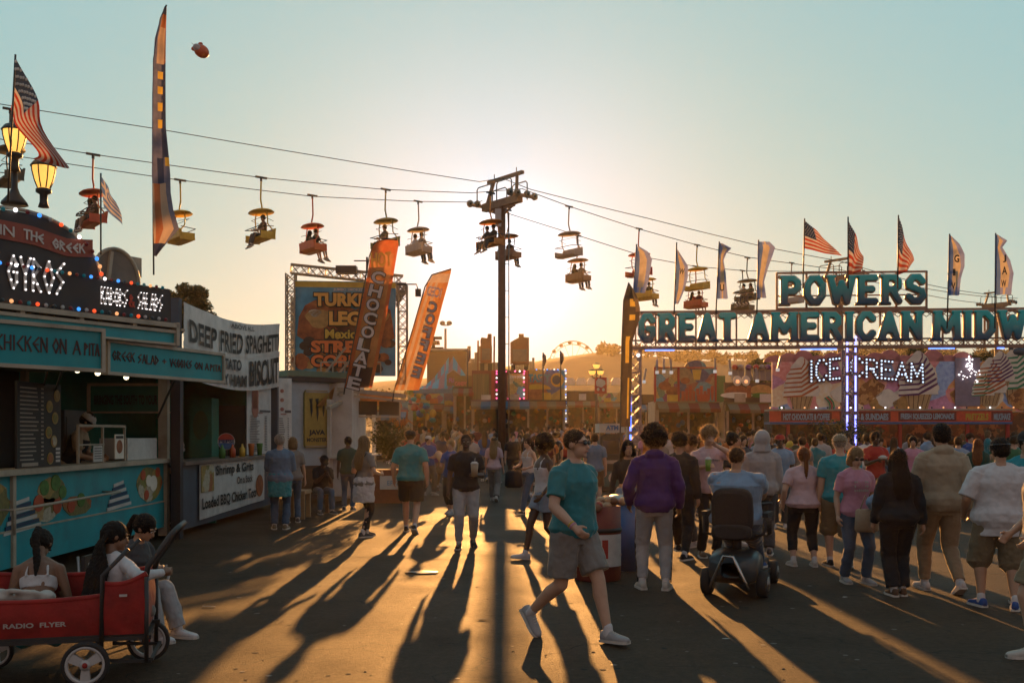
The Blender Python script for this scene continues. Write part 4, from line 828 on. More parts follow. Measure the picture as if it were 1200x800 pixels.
# flags ------------------------------------------------------------
FW = mat('flag_white', (.55,.46,.42), rough=.8, trans=.45, var=.1); FRD = mat('flag_red', (.42,.045,.02), rough=.8, trans=.45, var=.1); FBL = mat('flag_blue', (.03,.05,.10), rough=.8, trans=.3, var=.1); FLB = mat('flag_light_blue', (.12,.20,.42), rough=.8, trans=.45, var=.1); FLV = mat('flag_lavender', (.26,.29,.50), rough=.8, trans=.5, var=.1)
def flag(A_, B_, C_, D_, Y, kind, label, pole=None, group=None, wav=.06, nm='flag', cat='flag'):
    a, b_, c_, d_ = [P(x, y, Y) for x, y in (A_, B_, C_, D_)]; sz = (d_-a).length; ph = A_[0]
    def fn(s_, t_):
        p = (a.lerp(d_, s_)).lerp(b_.lerp(c_, s_), t_); bow = math.sin(s_*math.pi)*.05*sz
        return p + Vector((math.sin(s_*7+t_*5+ph)*wav*.18*sz*s_, math.sin(s_*8+t_*3+ph)*wav*2.2*sz*(.2+s_), -bow*(t_-.5)*.5))
    t = thing(nm, label, cat, b_ if pole is None else P(pole[0], pole[1], Y), 0, group); m = MB()
    if kind == 'us': m.grid(fn, 15, 13, lambda x, y: 2 if (x < .4 and y < .54) else (1 if int(y*13) % 2 == 0 else 0)); mm = [FW, FRD, FBL]
    elif kind == 'greek': m.grid(fn, 12, 9, lambda x, y: ((0 if (abs(x-.18) < .04 or abs(y-.28) < .06) else 1) if (x < .37 and y < .56) else (1 if int(y*9) % 2 == 0 else 0))); mm = [FW, FLB]
    cl = m.build('cloth', mm, t)
    if kind == 'us':
        st = MB()
        for j in range(7):
            for i in range(5):
                p = fn(.04+.078*i+(.035 if j % 2 else 0), .04+.07*j); st.ball(p+Vector((0,-.012,0)), (.011*sz*1.3, .004, .011*sz*1.3), 5)
        st.build('stars', mat('star_white', (.7,.68,.62)), cl)
    if pole: m = MB(); m.tube([P(pole[0], pole[1], Y), P(A_[0], A_[1]-2, Y)], .0006*Y+.004, 6); m.build('pole', DARKM, t)
    return t
flag((18,66),(11,127),(46,190),(74,192), 10.7, 'us', 'large sagging stars and stripes hung beside the roof lanterns at the far left', pole=(9,238))
flag((118,205),(121,242),(144,264),(135,236), 14.2, 'greek', 'small blue and white striped flag above the gyro trailer roof', pole=(118,298))
# feather banners
def feather(rows, Y, cellmat, mats, label, nm='feather_banner', pole=None, words=(), nu=8, rip=.03, mirror=False, lettermats=None, group=None, ground=None):
    # rows: (py, left px, right px)
    def at(t_):
        n = len(rows)-1; k = min(int(t_*n), n-1); f = t_*n-k; return [rows[k][i]*(1-f)+rows[k+1][i]*f for i in range(3)]
    def fn(s_, t_): y, xl, xr = at(t_); p = P(xl+(xr-xl)*s_, y, Y); p.y += math.sin(s_*9+t_*7)*rip*(.3+s_)*Y*.1; return p
    y, xl, xr = rows[-1]; base = P(*(pole[0] if pole else (xl, y)), Y)
    if ground: base = Vector((base.x, Y, gz(Y)))
    t = thing(nm, label, 'banner', base, 0, group); m = MB(); m.grid(fn, nu, (len(rows)-1)*4, cellmat); m.build('banner_cloth', mats, t)
    if pole: m = MB(); m.tube(([base] if ground else [])+[P(x, y_, Y+.04) for x, y_ in pole], .0006*Y+.004, 6); m.build('pole', DARKM, t)
    for (wd, x, y_, hp, wp, ang, mi) in words:     # centre pixel, height px, width px, tilt
        s_ = Y/F; fr = Fr(P(x, y_, Y-.16), (math.cos(math.radians(ang)), 0, math.sin(math.radians(ang))), (0,0,1)); fr.v = Vector((-math.sin(math.radians(ang)), 0, math.cos(math.radians(ang))))
        m = MB(); text(m, wd, fr, -wp*s_/2, -hp*s_/2, wp*s_, hp*s_, bold=.03, mirror=mirror, c=.02); 
        if mi[1] is not None: text(m, wd, fr, -wp*s_/2-.9*s_, -hp*s_/2-.9*s_, (wp+1.8)*s_, (hp+1.8)*s_, bold=.075, mirror=mirror, c=.008, mi=1)
        m.build('letter', [lettermats[mi[0]], lettermats[mi[1] or 0]], t)
    return t
NAVY = mat('banner_navy', (.045,.055,.11), rough=.7, trans=.35); BOR = mat('banner_orange', (.50,.17,.07), rough=.7, trans=.5, scale=2, var=.3); BCR = mat('banner_cream', (.55,.38,.27), rough=.7, trans=.5, scale=2, var=.2); BYE = mat('banner_yellow', (.65,.40,.06), rough=.7, trans=.5); BGR = mat('banner_grey', (.20,.19,.26), rough=.7, trans=.4, var=.2)
def tallcell(x, y):
    if y < .06: return 0
    if y < .26: return 1 if (x > .75 or (y < .12 and x > .4)) else (2 if x > .25 else 4)
    if y < .50: return 3 if (.42 < x < .72 and int(y*46) % 2 == 0 and y < .44) else (0 if x > .55 else 4)
    if y < .62: return 3 if (x > .75 and y < .55) else (4 if x < .3 or x > .7 else 0)
    if y < .94: return 1 if (.1 < x < .45) else (2 if x < .8 else 4)
    return 0
feather([(8,192.5,194.5),(20,188,195),(45,181,195),(75,179,195),(110,178,195),(150,178,195),(185,178,198),(205,178,199),(225,179,199),(245,179,202),(268,179.5,209),(280,180,199),(300,180,183)], 14.0, tallcell, [NAVY,BOR,BCR,BYE,BGR], 'very tall narrow navy and orange feather banner swaying above the gyro stand', pole=[(180,322),(179,180),(180,70),(188,22),(195,6)], nu=10, rip=.02)
# balloon
m = MB(); c0 = P(236, 60, 20); m.ball(c0, (.17,.11,.13), 12, 0, Matrix.Rotation(.6, 3, 'Y')); m.ball(c0+Vector((-.05,-.03,.04)), (.13,.09,.08), 10, 1, Matrix.Rotation(.6, 3, 'Y')); m.ball(c0+Vector((-.15,0,.05)), (.06,.03,.05), 8, 0); m.ball(c0+Vector((-.02,0,.15)), (.05,.03,.03), 8, 0); m.tube([c0+Vector((-.12,0,.08)), c0+Vector((-.2,0,.17))], .004, 5, 2)
solo(m, 'balloon', [mat('foil_red', (.6,.10,.03), rough=.3), mat('foil_grey', (.4,.33,.33), rough=.3), DARKM], 'small red foil fish balloon drifting in the open sky', 'balloon')
# ------------------------------------------------------------------ southern food stand B
Bs = thing('food_stand', 'blue grey southern food stand with spaghetti and biscuit banners beside the gyro trailer', 'food stand', (-5.6, 20, 0))
WB = Fr((-5.58, 16.6, 0), (0, 1, 0)); LB = 6.9
m = MB(); m.fbox(WB, .1, .12, LB, 1.22, 0, -.06); m.build('counter_front', GREYB, Bs)
m = MB(); m.fbox(WB, .05, 1.22, LB, 1.28, .12, -.5); m.build('counter_top', STEEL, Bs)
m = MB(); m.fbox(WB, -.10, 0, .06, 3.0, .08, -.08); m.build('corner_post', mat('dark_post', (.025,.024,.03), rough=.6), Bs); m = MB(); m.fbox(WB, LB-.1, 0, LB+.06, 4.3, .06, -.10); m.fbox(WB, -.1, 2.95, .05, 4.0, .06, -.1); m.build('banner_post', GREYB, Bs)
m = MB(); m.box((-8.4, 20, 1.8), (.06, 6.8, 3.4)); m.box((-7, 23.45, 1.6), (2.8, .06, 3.0)); m.build('back_wall', GREENP, Bs); m = MB(); m.box((-7.0, 20.1, 3.1), (2.9, 7.0, .08)); m.build('roof', CREAM, Bs)
m = MB(); m.box((-7.0, 19.0, .6), (2.7, .06, 1.1)); m.build('side_panel', GREENP, Bs)
fr, L_ = quadframe(106, 18.9, 206, 18.9); m = MB(); m.fbox(fr, 0, zy(482,18.9), L_, zy(452,18.9), 0, -.04); m.build('side_sign', GREENP, Bs)
m = MB(); text(m, 'BRINGING THE SOUTH TO YOUR MOUTH', fr, .07, zy(474,18.9), L_-.12, .18, bold=.03); m.build('side_sign_lettering', INK, Bs); m = MB(); m.fbox(fr, -.05, zy(452,18.9), L_, zy(449,18.9), .03, -.06); m.fbox(fr, -.05, zy(484,18.9), L_, zy(482,18.9), .03, -.06); m.fbox(fr, -.06, zy(484,18.9), 0, zy(452,18.9), .03, -.06); m.build('side_sign_frame', CREAM, Bs)
m = MB(); fr, L_ = quadframe(222, 20.5, 248, 20.5); m.fbox(fr, 0, .3, L_, zy(466,20.5), 0, -.5); m.build('fridge', GREENP, Bs); m = MB(); m.prism(ellp(L_/2, zy(498,20.5), L_*.35, .3), fr, .002, .008); m.build('fridge_emblem', mat('dull_green', (.05,.13,.07)), Bs)
m = MB(); fr, L_ = quadframe(248, 21.3, 287, 21.3); m.fbox(fr, 0, .8, L_, zy(475,21.3), 0, -.6); m.build('oven', DARKM, Bs)
def banner2(z0a, z1a, z0b, z1b, words, nm):
    def fn(s_, t_): sag = math.sin(s_*math.pi)*.16; a = z0a+(z0b-z0a)*s_-sag; b_ = z1a+(z1b-z1a)*s_-sag; return WB(-.0+s_*(LB-.05), a+(b_-a)*t_, .10+.010*math.sin(s_*23+t_*3)+.006*math.sin(t_*9+s_*4))
    m = MB(); m.grid(fn, 40, 10); p = m.build('cloth_banner', VINYL, Bs); m = MB()
    for wd, s0, s1, t0, t1, bo in words:
        vs, fs, asp = glyphs(wd, bo); m.add([fn(s0+(s1-s0)*a, t0+(t1-t0)*b_)+Vector((.03,0,0)) for a, b_ in vs], fs)
    m.build('banner_lettering', INK, p)
banner2(3.22, 3.95, 3.62, 4.34, [('ABOVE ALL', .40, .66, .80, .93, .02), ('DEEP', .03, .26, .12, .64, .03), ('FRIED', .29, .52, .12, .66, .03), ('SPAGHETTI', .55, .98, .14, .68, .03)], 'a')
banner2(2.70, 3.27, 2.86, 3.68, [('POTATO', .26, .50, .56, .88, .04), ('COUNTRY HAM', .0, .56, .10, .44, .04), ('BISCUIT', .60, .98, .12, .86, .03)], 'b')
fr, L_ = quadframe(231, 17.7, 312, 22.3); fr = Fr(WB(1.05, 0, .03), (0,1,0)); L_ = 4.6
sg = thing('hanging_sign', 'white banner reading Shrimp & Grits and Loaded BBQ Chicken Tots on the blue grey counter', 'sign', WB(3.2, .1, .05)); m = MB(); m.grid(lambda s_, t_: fr(s_*L_, .22+.06*s_+t_*(.98-.02*s_), .01+.008*math.sin(s_*15)), 14, 3); m.build('sheet', VINYL, sg)
m = MB(); m.fbox(fr, .05, .70, .80, 1.18, .03, .022); m.build('shrimp_picture', FOODM, sg); m = MB(); m.prism(ellp(4.15, .62, .3, .24), fr, .022, .03); m.build('dish_picture', MEAT, sg)
m = MB(); text(m, 'Shrimp & Grits', fr, .92, .92, 2.7, .24, c=.03, bold=.03); text(m, 'On a Stick', fr, 2.35, .74, 1.2, .15, c=.03, bold=.02); text(m, 'Loaded BBQ Chicken Tots', fr, .10, .36, 3.75, .24, c=.03, bold=.03); m.build('sign_lettering', INK, sg)
ps = thing('round_sign', 'round red white and blue cola sign reading PEPSI on the shrimp stand counter', 'sign', P(265, 533, 19.6)); fr = Fr(P(265, 517, 19.6), (1,.25,0)); r_ = .165
m = MB(); m.prism(ellp(0, 0, r_, r_, 24), fr, -.02, 0, 0); m.prism(ellp(0, 0, r_*.95, r_*.95, 14, 12, 168), fr, .002, .006, 1); m.prism(ellp(0, 0, r_*.95, r_*.95, 14, 192, 348), fr, .002, .006, 2); m.bar(fr(0,-r_,-.01), fr(0,-r_-.12,-.01), .03, mi=3); m.build('disc', [WHITEP, REDP, BLUEP, DARKM], ps)
m = MB(); text(m, 'PEPSI', fr, -r_*.85, -r_*.18, r_*1.7, r_*.40, bold=.04, c=.009); m.build('sign_lettering', mat('deep_blue', (.01,.03,.12)), ps)
rr = random.Random(8)
for k, (px, c_, lb, nm) in enumerate([(281, LETT, 'green squeeze bottle on the shrimp stand counter', 'bottle'), (288, TOM, 'red bottle standing beside the green one on the counter', 'bottle'), (295, YEL, 'yellow mustard bottle on the shrimp stand counter', 'bottle'), (303, ORANGEP, 'orange cup near the end of the shrimp stand counter', 'cup'), (314, LETT, 'green cup at the far end of the shrimp stand counter', 'cup')]):
    Y = 18.9+k*.7; x = (px-CX)/F*Y; b0 = Vector((min(x, -5.5), Y, 1.285)); m = MB(); m.tube([b0, b0+Vector((0,0,.16)), b0+Vector((0,0,.20)), b0+Vector((0,0,.26))], [.06,.06,.025,.015] if nm == 'bottle' else [.05,.06,.065,.07], 10); solo(m, nm, c_, lb, nm, loc=b0)
def menusheet(pa, Ya, pb, Yb, y0, y1, Yz, label, seed):
    fr, L_ = quadframe(pa, Ya, pb, Yb); z0, z1 = zy(y1, Yz), zy(y0, Yz); t = thing('menu_banner', label, 'menu banner', fr(L_/2, z0)); m = MB(); m.grid(lambda s_, t_: fr(s_*L_, z0+t_*(z1-z0), .01*math.sin(s_*11)), 8, 4); m.build('sheet', VINYL, t); rr = random.Random(seed); m = MB(); hh = z1-z0
    for k in range(22): v = z0+hh*.05+hh*.024*k; m.fbox(fr, L_*.10, v, L_*(.35+.15*rr.random()), v+hh*.009, .016, .02, 0); m.fbox(fr, L_*.68, v, L_*.78, v+hh*.009, .016, .02, 0)
    for k in range(3): m.prism(ellp(L_*(.3+.0*k), z0+hh*(.66+.1*k), L_*.13, L_*.13), fr, .016, .02, 1)
    m.fbox(fr, L_*.5, z0+hh*.62, L_*.92, z0+hh*.65, .016, .02, 0); m.fbox(fr, L_*.2, z0+hh*.60, L_*.6, z0+hh*.612, .016, .02, 1); m.build('menu_lines', [mat('faded_ink', (.12,.10,.10)), mat('faded_red', (.4,.16,.12))], t)
menusheet(289, 21.3, 318, 22.8, 452, 532, 22, 'wide white menu banner hanging inside the shrimp stand left of the blue post', 1); menusheet(325, 23.7, 342, 23.9, 443, 550, 23.8, 'narrow white menu banner hanging right of the blue post beside the white trailer', 2)
# ------------------------------------------------------------------ turkey leg trailer C
Ct = thing('food_trailer', 'white turkey leg trailer carrying a trussed painted sign behind the biscuit banner', 'food trailer', P(360, 590, 25))
FC, LC = quadframe(336, 24.6, 386, 25.4)
m = MB(); m.fbox(FC, 0, .95, LC, 3.05, 0, -.06); m.build('wall', mat('pale_wall', (.40,.46,.50), rough=.6, dirt=.3, scale=1.5), Ct); m = MB(); m.fbox(FC, 0, .1, LC, .95, -.01, -.07); m.build('lower_wall', mat('brown_boards', (.12,.07,.04), rough=.8, stretch=(1,1,6), scale=4), Ct)
m = MB(); m.fbox(FC, 0, 3.05, LC+.5, 3.17, .10, -1.2); m.build('roof_band', DARKM, Ct); m = MB(); m.fbox(FC, .0, 3.18, LC+1.3, 3.32, .05, -1.4); m.build('roof_deck', mat('pale_green', (.14,.22,.15), rough=.6, dirt=.3), Ct)
m = MB(); m.box((P(362,500,26.5).x, 26.6, 1.6), (2.6, 2.2, 2.9)); m.build('body', WHITEP, Ct)
cn = thing('can_sign', 'flat gold energy drink can sign with claw marks mounted on the white trailer wall', 'sign', FC(.6, 1.4)); ca, cb = onf(FC, 355, 500)[0], onf(FC, 383, 500)[0]; z0, z1 = zy(524, 25), zy(457, 25); cw_ = cb-ca
m = MB(); m.prism([(ca+.03, z0), (cb-.03, z0), (cb, z0+.05), (cb, z1-.08), (cb-.04, z1), (ca+.04, z1), (ca, z1-.08), (ca, z0+.05)], FC, .02, .09); m.build('can_body', mat('can_gold', (.33,.24,.05), rough=.35, metal=.3, dirt=.2), cn)
m = MB(); m.fbox(FC, ca+.03, z1-.06, cb-.03, z1-.02, .095, .09); m.fbox(FC, ca+.02, z0+.02, cb-.02, z0+.04, .095, .09); m.build('can_rim', STEEL, cn)
m = MB()
for k in range(3):
    x = ca+cw_*(.25+.25*k); dr = (.62,.75,.60)[k]; pts = [(x-.05, z1-.22), (x+.05, z1-.20), (x+.035, z1-.30), (x+.045, z1-.22-.5*dr), (x+.01, z1-.22-.75*dr), (x-.01, z1-.22-.5*dr), (x-.02, z1-.33)]; m.prism(pts, FC, .095, .10)
text(m, 'JAVA', FC, ca+cw_*.16, z0+.28, cw_*.68, .16, c=.1, bold=.05); text(m, 'MONSTER', FC, ca+cw_*.08, z0+.14, cw_*.84, .10, c=.1, bold=.03); m.build('claw_marks_and_lettering', INK, cn)
# trussed sign
Ts = thing('trussed_sign', 'square trussed sign painted with a turkey leg reading Turkey Legs and Street Corn', 'sign', P(405, 447, 27)); Yt = 27.0; xl, xr, zt, zb = P(341,0,Yt).x, P(470,0,Yt).x, zy(315,Yt), zy(446,Yt)
for nm, a, b_ in (('top_truss', (xl, Yt, zt), (xr, Yt+.4, zt-.25)), ('side_truss', (xl+.0, Yt, zb), (xl, Yt, zt-.13)), ('side_truss', (xr, Yt+.4, zb), (xr, Yt+.4, zt-.38)), ('side_truss', (xl-.25, Yt+1.8, zb), (xl-.25, Yt+1.8, zt-.5)), ('top_truss', (xr-.05, Yt+.5, zt-.42), (xr-.5, Yt+2.2, zt-.62))):
    m = MB(); truss(m, a, b_, .24, .035); m.build(nm, mat('truss_metal', (.34,.27,.19), rough=.45, metal=.5), Ts)
FT = Fr((P(346,0,Yt).x, Yt-.05, 0), (1,.1,0)); wT = P(463,0,Yt).x-P(346,0,Yt).x; z0, z1 = zy(440,Yt), zy(329,Yt); hT = z1-z0
m = MB(); m.fbox(FT, 0, z0, wT, z1, 0, -.05); m.build('painted_panel', mat('blue_brick_paint', (.12,.34,.48), rough=.6, scale=3, var=.2), Ts)
m = MB(); m.fbox(FT, 0, z1-.17, wT, z1-.02, .002, .006); m.build('yellow_border', YEL, Ts)
m = MB(); m.prism([(wT*a, z0+hT*b_) for a, b_ in ((.02,.42),(.04,.62),(.10,.74),(.20,.80),(.40,.78),(.60,.70),(.80,.80),(.95,.70),(.99,.40),(.80,.30),(.5,.25),(.2,.3))], FT, .002, .012, 0)
m.build('turkey_leg_picture', MEAT, Ts)
for (a, b_, ra, rb2, mt) in ((.24,.60,.13,.10,BUN),(.20,.66,.06,.04,CREAMI),(.55,.50,.14,.07,mat('leg_shadow', (.14,.035,.015), var=.3)),(.82,.62,.11,.10,BUN),(.84,.68,.05,.04,CREAMI),(.40,.44,.10,.05,mat('leg_shadow', (.14,.035,.015)))):
    m = MB(); m.prism([(wT*a+wT*ra*math.cos(q)*(1+.2*math.sin(3*q)), z0+hT*b_+hT*rb2*math.sin(q)) for q in [2*math.pi*i/18 for i in range(18)]], FT, .0125, .0135); m.build('meat_highlight', mt, Ts)
m = MB(); rr = random.Random(6)
for k in range(60): u, v = wT*rr.random()*.98+.02, z0+hT*(.03+.33*rr.random()); r_ = .10+.07*rr.random(); m.prism(ellp(min(u, wT-r_), v+.05, r_, r_*.8, 9), FT, .013, .016+.0007*k, k % 3)
m.build('corn_picture', [MEAT, BUN, mat('painted_dark', (.07,.035,.02))], Ts)
def dbl(wd, u, v, w_, h_, c1, par=None, c=.05, bold=.05):
    m = MB(); text(m, wd, FT, u, v, w_, h_, c=c+.012, bold=bold-.02, mi=0); text(m, wd, FT, u-.03, v-.03, w_+.06, h_+.06, c=c, bold=bold+.05, mi=1); m.build('sign_lettering', [c1, INK], Ts)
TO = mat('letter_orange', (.80,.40,.08)); TR = mat('letter_red', (.75,.18,.04)); dbl('TURKEY', wT*.19, z0+hT*.73, wT*.64, hT*.14, TO, bold=.07, c=.065); dbl('LEGS', wT*.34, z0+hT*.53, wT*.40, hT*.15, TO, bold=.07, c=.065); dbl('Mexican', wT*.30, z0+hT*.39, wT*.42, hT*.10, YEL, c=.065); dbl('STREET', wT*.16, z0+hT*.24, wT*.66, hT*.13, TR, bold=.07, c=.065); dbl('CORN', wT*.16, z0+hT*.09, wT*.50, hT*.13, TR, bold=.07, c=.065)
m = MB(); text(m, 'JUMBO SMOKED', FT, wT*.38, z0+hT*.89, wT*.3, hT*.035, c=.02, bold=.02); m.build('small_lettering', WHITEP, Ts)
m = MB(); c0 = P(430, 312, Yt); m.box(c0+Vector((-.55,0,-.1)), (.55,.3,.2)); m.box(c0+Vector((.45,0,-.15)), (.5,.3,.2)); m.bar(c0+Vector((0,0,-.2)), c0+Vector((0,0,.25)), .05); m.bar(c0+Vector((-.35,0,.15)), c0+Vector((.35,0,.15)), .03); m.build('floodlight', DARKM, Ts)
m = MB(); m.tube([P(465,333,Yt), P(488,333,Yt), P(490,340,Yt)], .02, 6); m.box(P(490,343,Yt), (.15,.12,.2)); m.build('side_lamp', DARKM, Ts)
m = MB()
for k in range(6): x = P(376+k*14,0,26).x; m.bar((x, 26, 3.3), (x, 26, 3.62), .03)
m.bar((P(376,0,26).x,26,3.62), (P(446,0,26).x,26,3.62), .035); m.bar((P(380,0,26).x,26,3.3), (P(405,0,26).x,26,4.0), .05); m.bar((P(396,0,26).x,26,3.3), (P(420,0,26).x,26,3.9), .05); m.build('deck_railing', CREAM, Ct)
# kiosk D
Dk = thing('kiosk', 'small white kiosk with glowing awning and wooden menu boards beside the planter', 'kiosk', P(425, 590, 27)); KW, KL = quadframe(386, 25.2, 440, 29.5)
m = MB(); m.fbox(KW, .0, .0, KL*.98, 1.12, 0, -.06, 0); m.build('counter_front', WHITEP, Dk); m = MB(); m.fbox(KW, KL*.35, .08, KL*.72, .92, .01, .03); m.build('wooden_door', mat('tan_board', (.36,.20,.08), rough=.7, stretch=(1,1,6)), Dk); m = MB(); m.fbox(KW, -.05, 1.12, KL, 1.17, .2, -.4); m.build('counter_top', WHITEP, Dk)
m = MB(); 
for k in range(5): m.fbox(KW, KL*(.0+.24*k), 1.17, KL*(.0+.24*k)+.12, 2.55, .02, -.06)
m.fbox(KW, 0, 2.45, KL, 2.62, .03, -.07); m.build('window_post', WHITEP, Dk); m = MB(); m.fbox(KW, .1, 1.2, KL*.9, 2.4, -1.2, -1.22); m.build('window_glass', DISPM, Dk)
m = MB(); a = P(386,470,24.6); q = [P(372,476,24.9), P(437,478,28.3), P(468,462,29.0), P(392,455,25.5)]; m.add(q+[v+Vector((0,0,.04)) for v in q], [(0,1,2,3),(7,6,5,4),(0,4,5,1),(1,5,6,2),(2,6,7,3),(3,7,4,0)]); m.build('awning', mat('awning_canvas', (.62,.33,.12), rough=.8, trans=.6), Dk)
m = MB(); m.bar(P(384,478,24.8), P(418,462,26.5), .12, .08); m.bar(P(396,456,25.4), P(474,464,27.5), .10); m.bar(P(396,462,25.4), P(474,470,27.5), .06); m.build('roof_edge', CREAM, Dk)
fr, L_ = quadframe(417, 26.6, 470, 27.6)
for k in range(2): m = MB(); m.fbox(fr, L_*(.02+.5*k), zy(486,27), L_*(.46+.5*k), zy(470,27), 0, -.04); m.fbox(fr, L_*.5*k, zy(489,27), L_*(.48+.5*k), zy(487,27), .02, -.06, 1); m.build('menu_board', [BROWN, CREAM], Dk)
m = MB(); m.fbox(fr, L_*.95, 0, L_*.99, zy(470,27), 0, -.05); m.build('corner_post', CREAM, Dk)
pl = thing('planter', 'bushy green planter in a red brick box beside the kiosk', 'planter', P(458, 596, 25.5)); Yp = 25.5; m = MB(); m.box((P(458,0,Yp).x, Yp, .42), (.86,.8,.84)); m.build('brick_box', mat('brick', (.24,.07,.035), rough=.8, bump=.4, scale=12), pl); m = MB(); m.box((P(461,0,Yp).x, Yp-.42, .52), (.58,.02,.34)); text(m, 'EPIC', Fr(P(461,566,Yp-.45), (1,0,0)), -.15, -.05, .3, .12, c=.03, mi=1); m.build('small_sign', [WHITEP, mat('sky_blue', (.12,.30,.45))], pl)
m = MB(); rr = random.Random(12)
for k in range(16): leafclump(m, Vector((P(459,0,Yp).x+rr.gauss(0,.2), Yp+rr.gauss(0,.2), 1.05+.9*rr.random())), .30, 110, .05, rr)
m.build('bush', LEAF, pl)
m = MB(); rr = random.Random(13)
for k in range(14): a_ = rr.uniform(-1.2,1.2); m.tube([P(468,505,Yp), P(468,505,Yp)+Vector((.25*math.sin(a_), .1*rr.random(), .25+.1*rr.random())), P(468,505,Yp)+Vector((.45*math.sin(a_), .1, .3*math.cos(a_)))], [.012,.02,.002], 4)
m.build('dry_plume', mat('dry_plume', (.55,.25,.06), trans=.5), pl)
# bench and little table
bn = thing('bench', 'dark wooden bench under the can sign with a man sitting on it', 'bench', P(372, 612, 21.8)); Yb = 22.3; x0, x1 = P(345,0,Yb).x, P(388,0,Yb).x
m = MB(); m.box(((x0+x1)/2, Yb, .44), (x1-x0, .42, .05)); m.build('seat', WOOD, bn); m = MB(); m.box(((x0+x1)/2, Yb+.24, .72), (x1-x0, .05, .45)); m.build('backrest', WOOD, bn)
for x in (x0+.06, x1-.06): m = MB(); m.box((x, Yb, .21), (.07,.38,.42)); m.build('leg', WOOD, bn)
tb = thing('low_table', 'small pale wooden table beside the man looking at his phone', 'table', P(350, 620, 20)); Yb2 = 20.6; x0, x1 = P(336,0,Yb2).x, P(361,0,Yb2).x; LW = mat('pale_wood', (.34,.22,.11), rough=.7, stretch=(1,1,5)); m = MB(); m.box(((x0+x1)/2, Yb2, .55), (x1-x0, .7, .07)); m.build('top', LW, tb)
for x in (x0+.05, x1-.05):
    for y in (-.28, .28): m = MB(); m.box((x, Yb2+y, .26), (.08,.08,.51)); m.build('leg', LW, tb)
# the two sail banners in front of the trussed sign
CHB = mat('banner_brown', (.10,.045,.03), rough=.7, trans=.3); CHO = mat('banner_hot_orange', (.55,.13,.04), rough=.65, trans=.55, var=.15); CHT = mat('banner_tan', (.58,.22,.08), rough=.65, trans=.5, var=.25, scale=2)
def chcell(x, y): return 1 if (y < .26 or x > .82 or x < .08) else (0 if (y > .86) else (2 if y < .88 and (x > .62 or x < .35 or y < .55) else 0))
W0 = mat('letter_white', (.78,.72,.74), rough=.5, trans=.4); LY = mat('letter_yellow', (.85,.52,.08), rough=.5, trans=.4)
lets = [('HOT',447,304,17,24,4,(1,None))]+[(c_,x,y,14,15,-14,(0,2)) for c_, x, y in (('C',443,325),('H',440,341),('O',437,357),('C',434,373),('O',431,389),('L',427,404),('A',424,419),('T',420,434),('E',415,449))]
feather([(281,444,466),(288,437,467),(300,434,465),(330,429,460),(365,422,454),(400,415,447),(430,409,441),(454,404,436)], 25.0, chcell, [CHB,CHO,CHT], 'orange and brown sail banner reading HOT CHOCOLATE leaning in the wind', pole=[(403,462),(404,455),(421,365),(433,300),(438,286),(452,280),(466,281)], words=lets, lettermats=[W0, LY, INK], rip=.012)
def cfcell(x, y): return 3 if .11 < y < .24 and .05 < x < .96 else (1 if (.10 < x < .22 or .32 < x < .45) and y > .24 else (2 if y < .12 else (0 if x > .8 else 2)))
lets = [('ICED',509,342,12,17,-12,(0,None))]+[(c_,x,y,12.5,9.5,-17,(0,2)) for c_, x, y in (('C',507,360),('O',504,374),('F',500,389),('F',497,404),('E',493,420),('E',488,436))]
feather([(316,524,529),(322,507,528),(334,500,525),(355,493,519),(385,484,511),(415,475,503),(440,467,496),(457,462,491)], 27.0, cfcell, [mat('banner_coffee',(.45,.16,.05),rough=.65,trans=.55), BCR, mat('banner_coffee2',(.50,.22,.08),rough=.65,trans=.55), mat('banner_pale',(.55,.38,.28),rough=.6,trans=.5)], 'orange sail banner seen from behind with ICED COFFEE reversed, right of the chocolate one', pole=[(460,470),(462,457),(484,385),(498,336),(506,322),(529,315)], words=lets, lettermats=[W0, LY, mat('banner_outline', (.25,.08,.03))], rip=.012, mirror=True)  # last letter colour is the dark printed outline
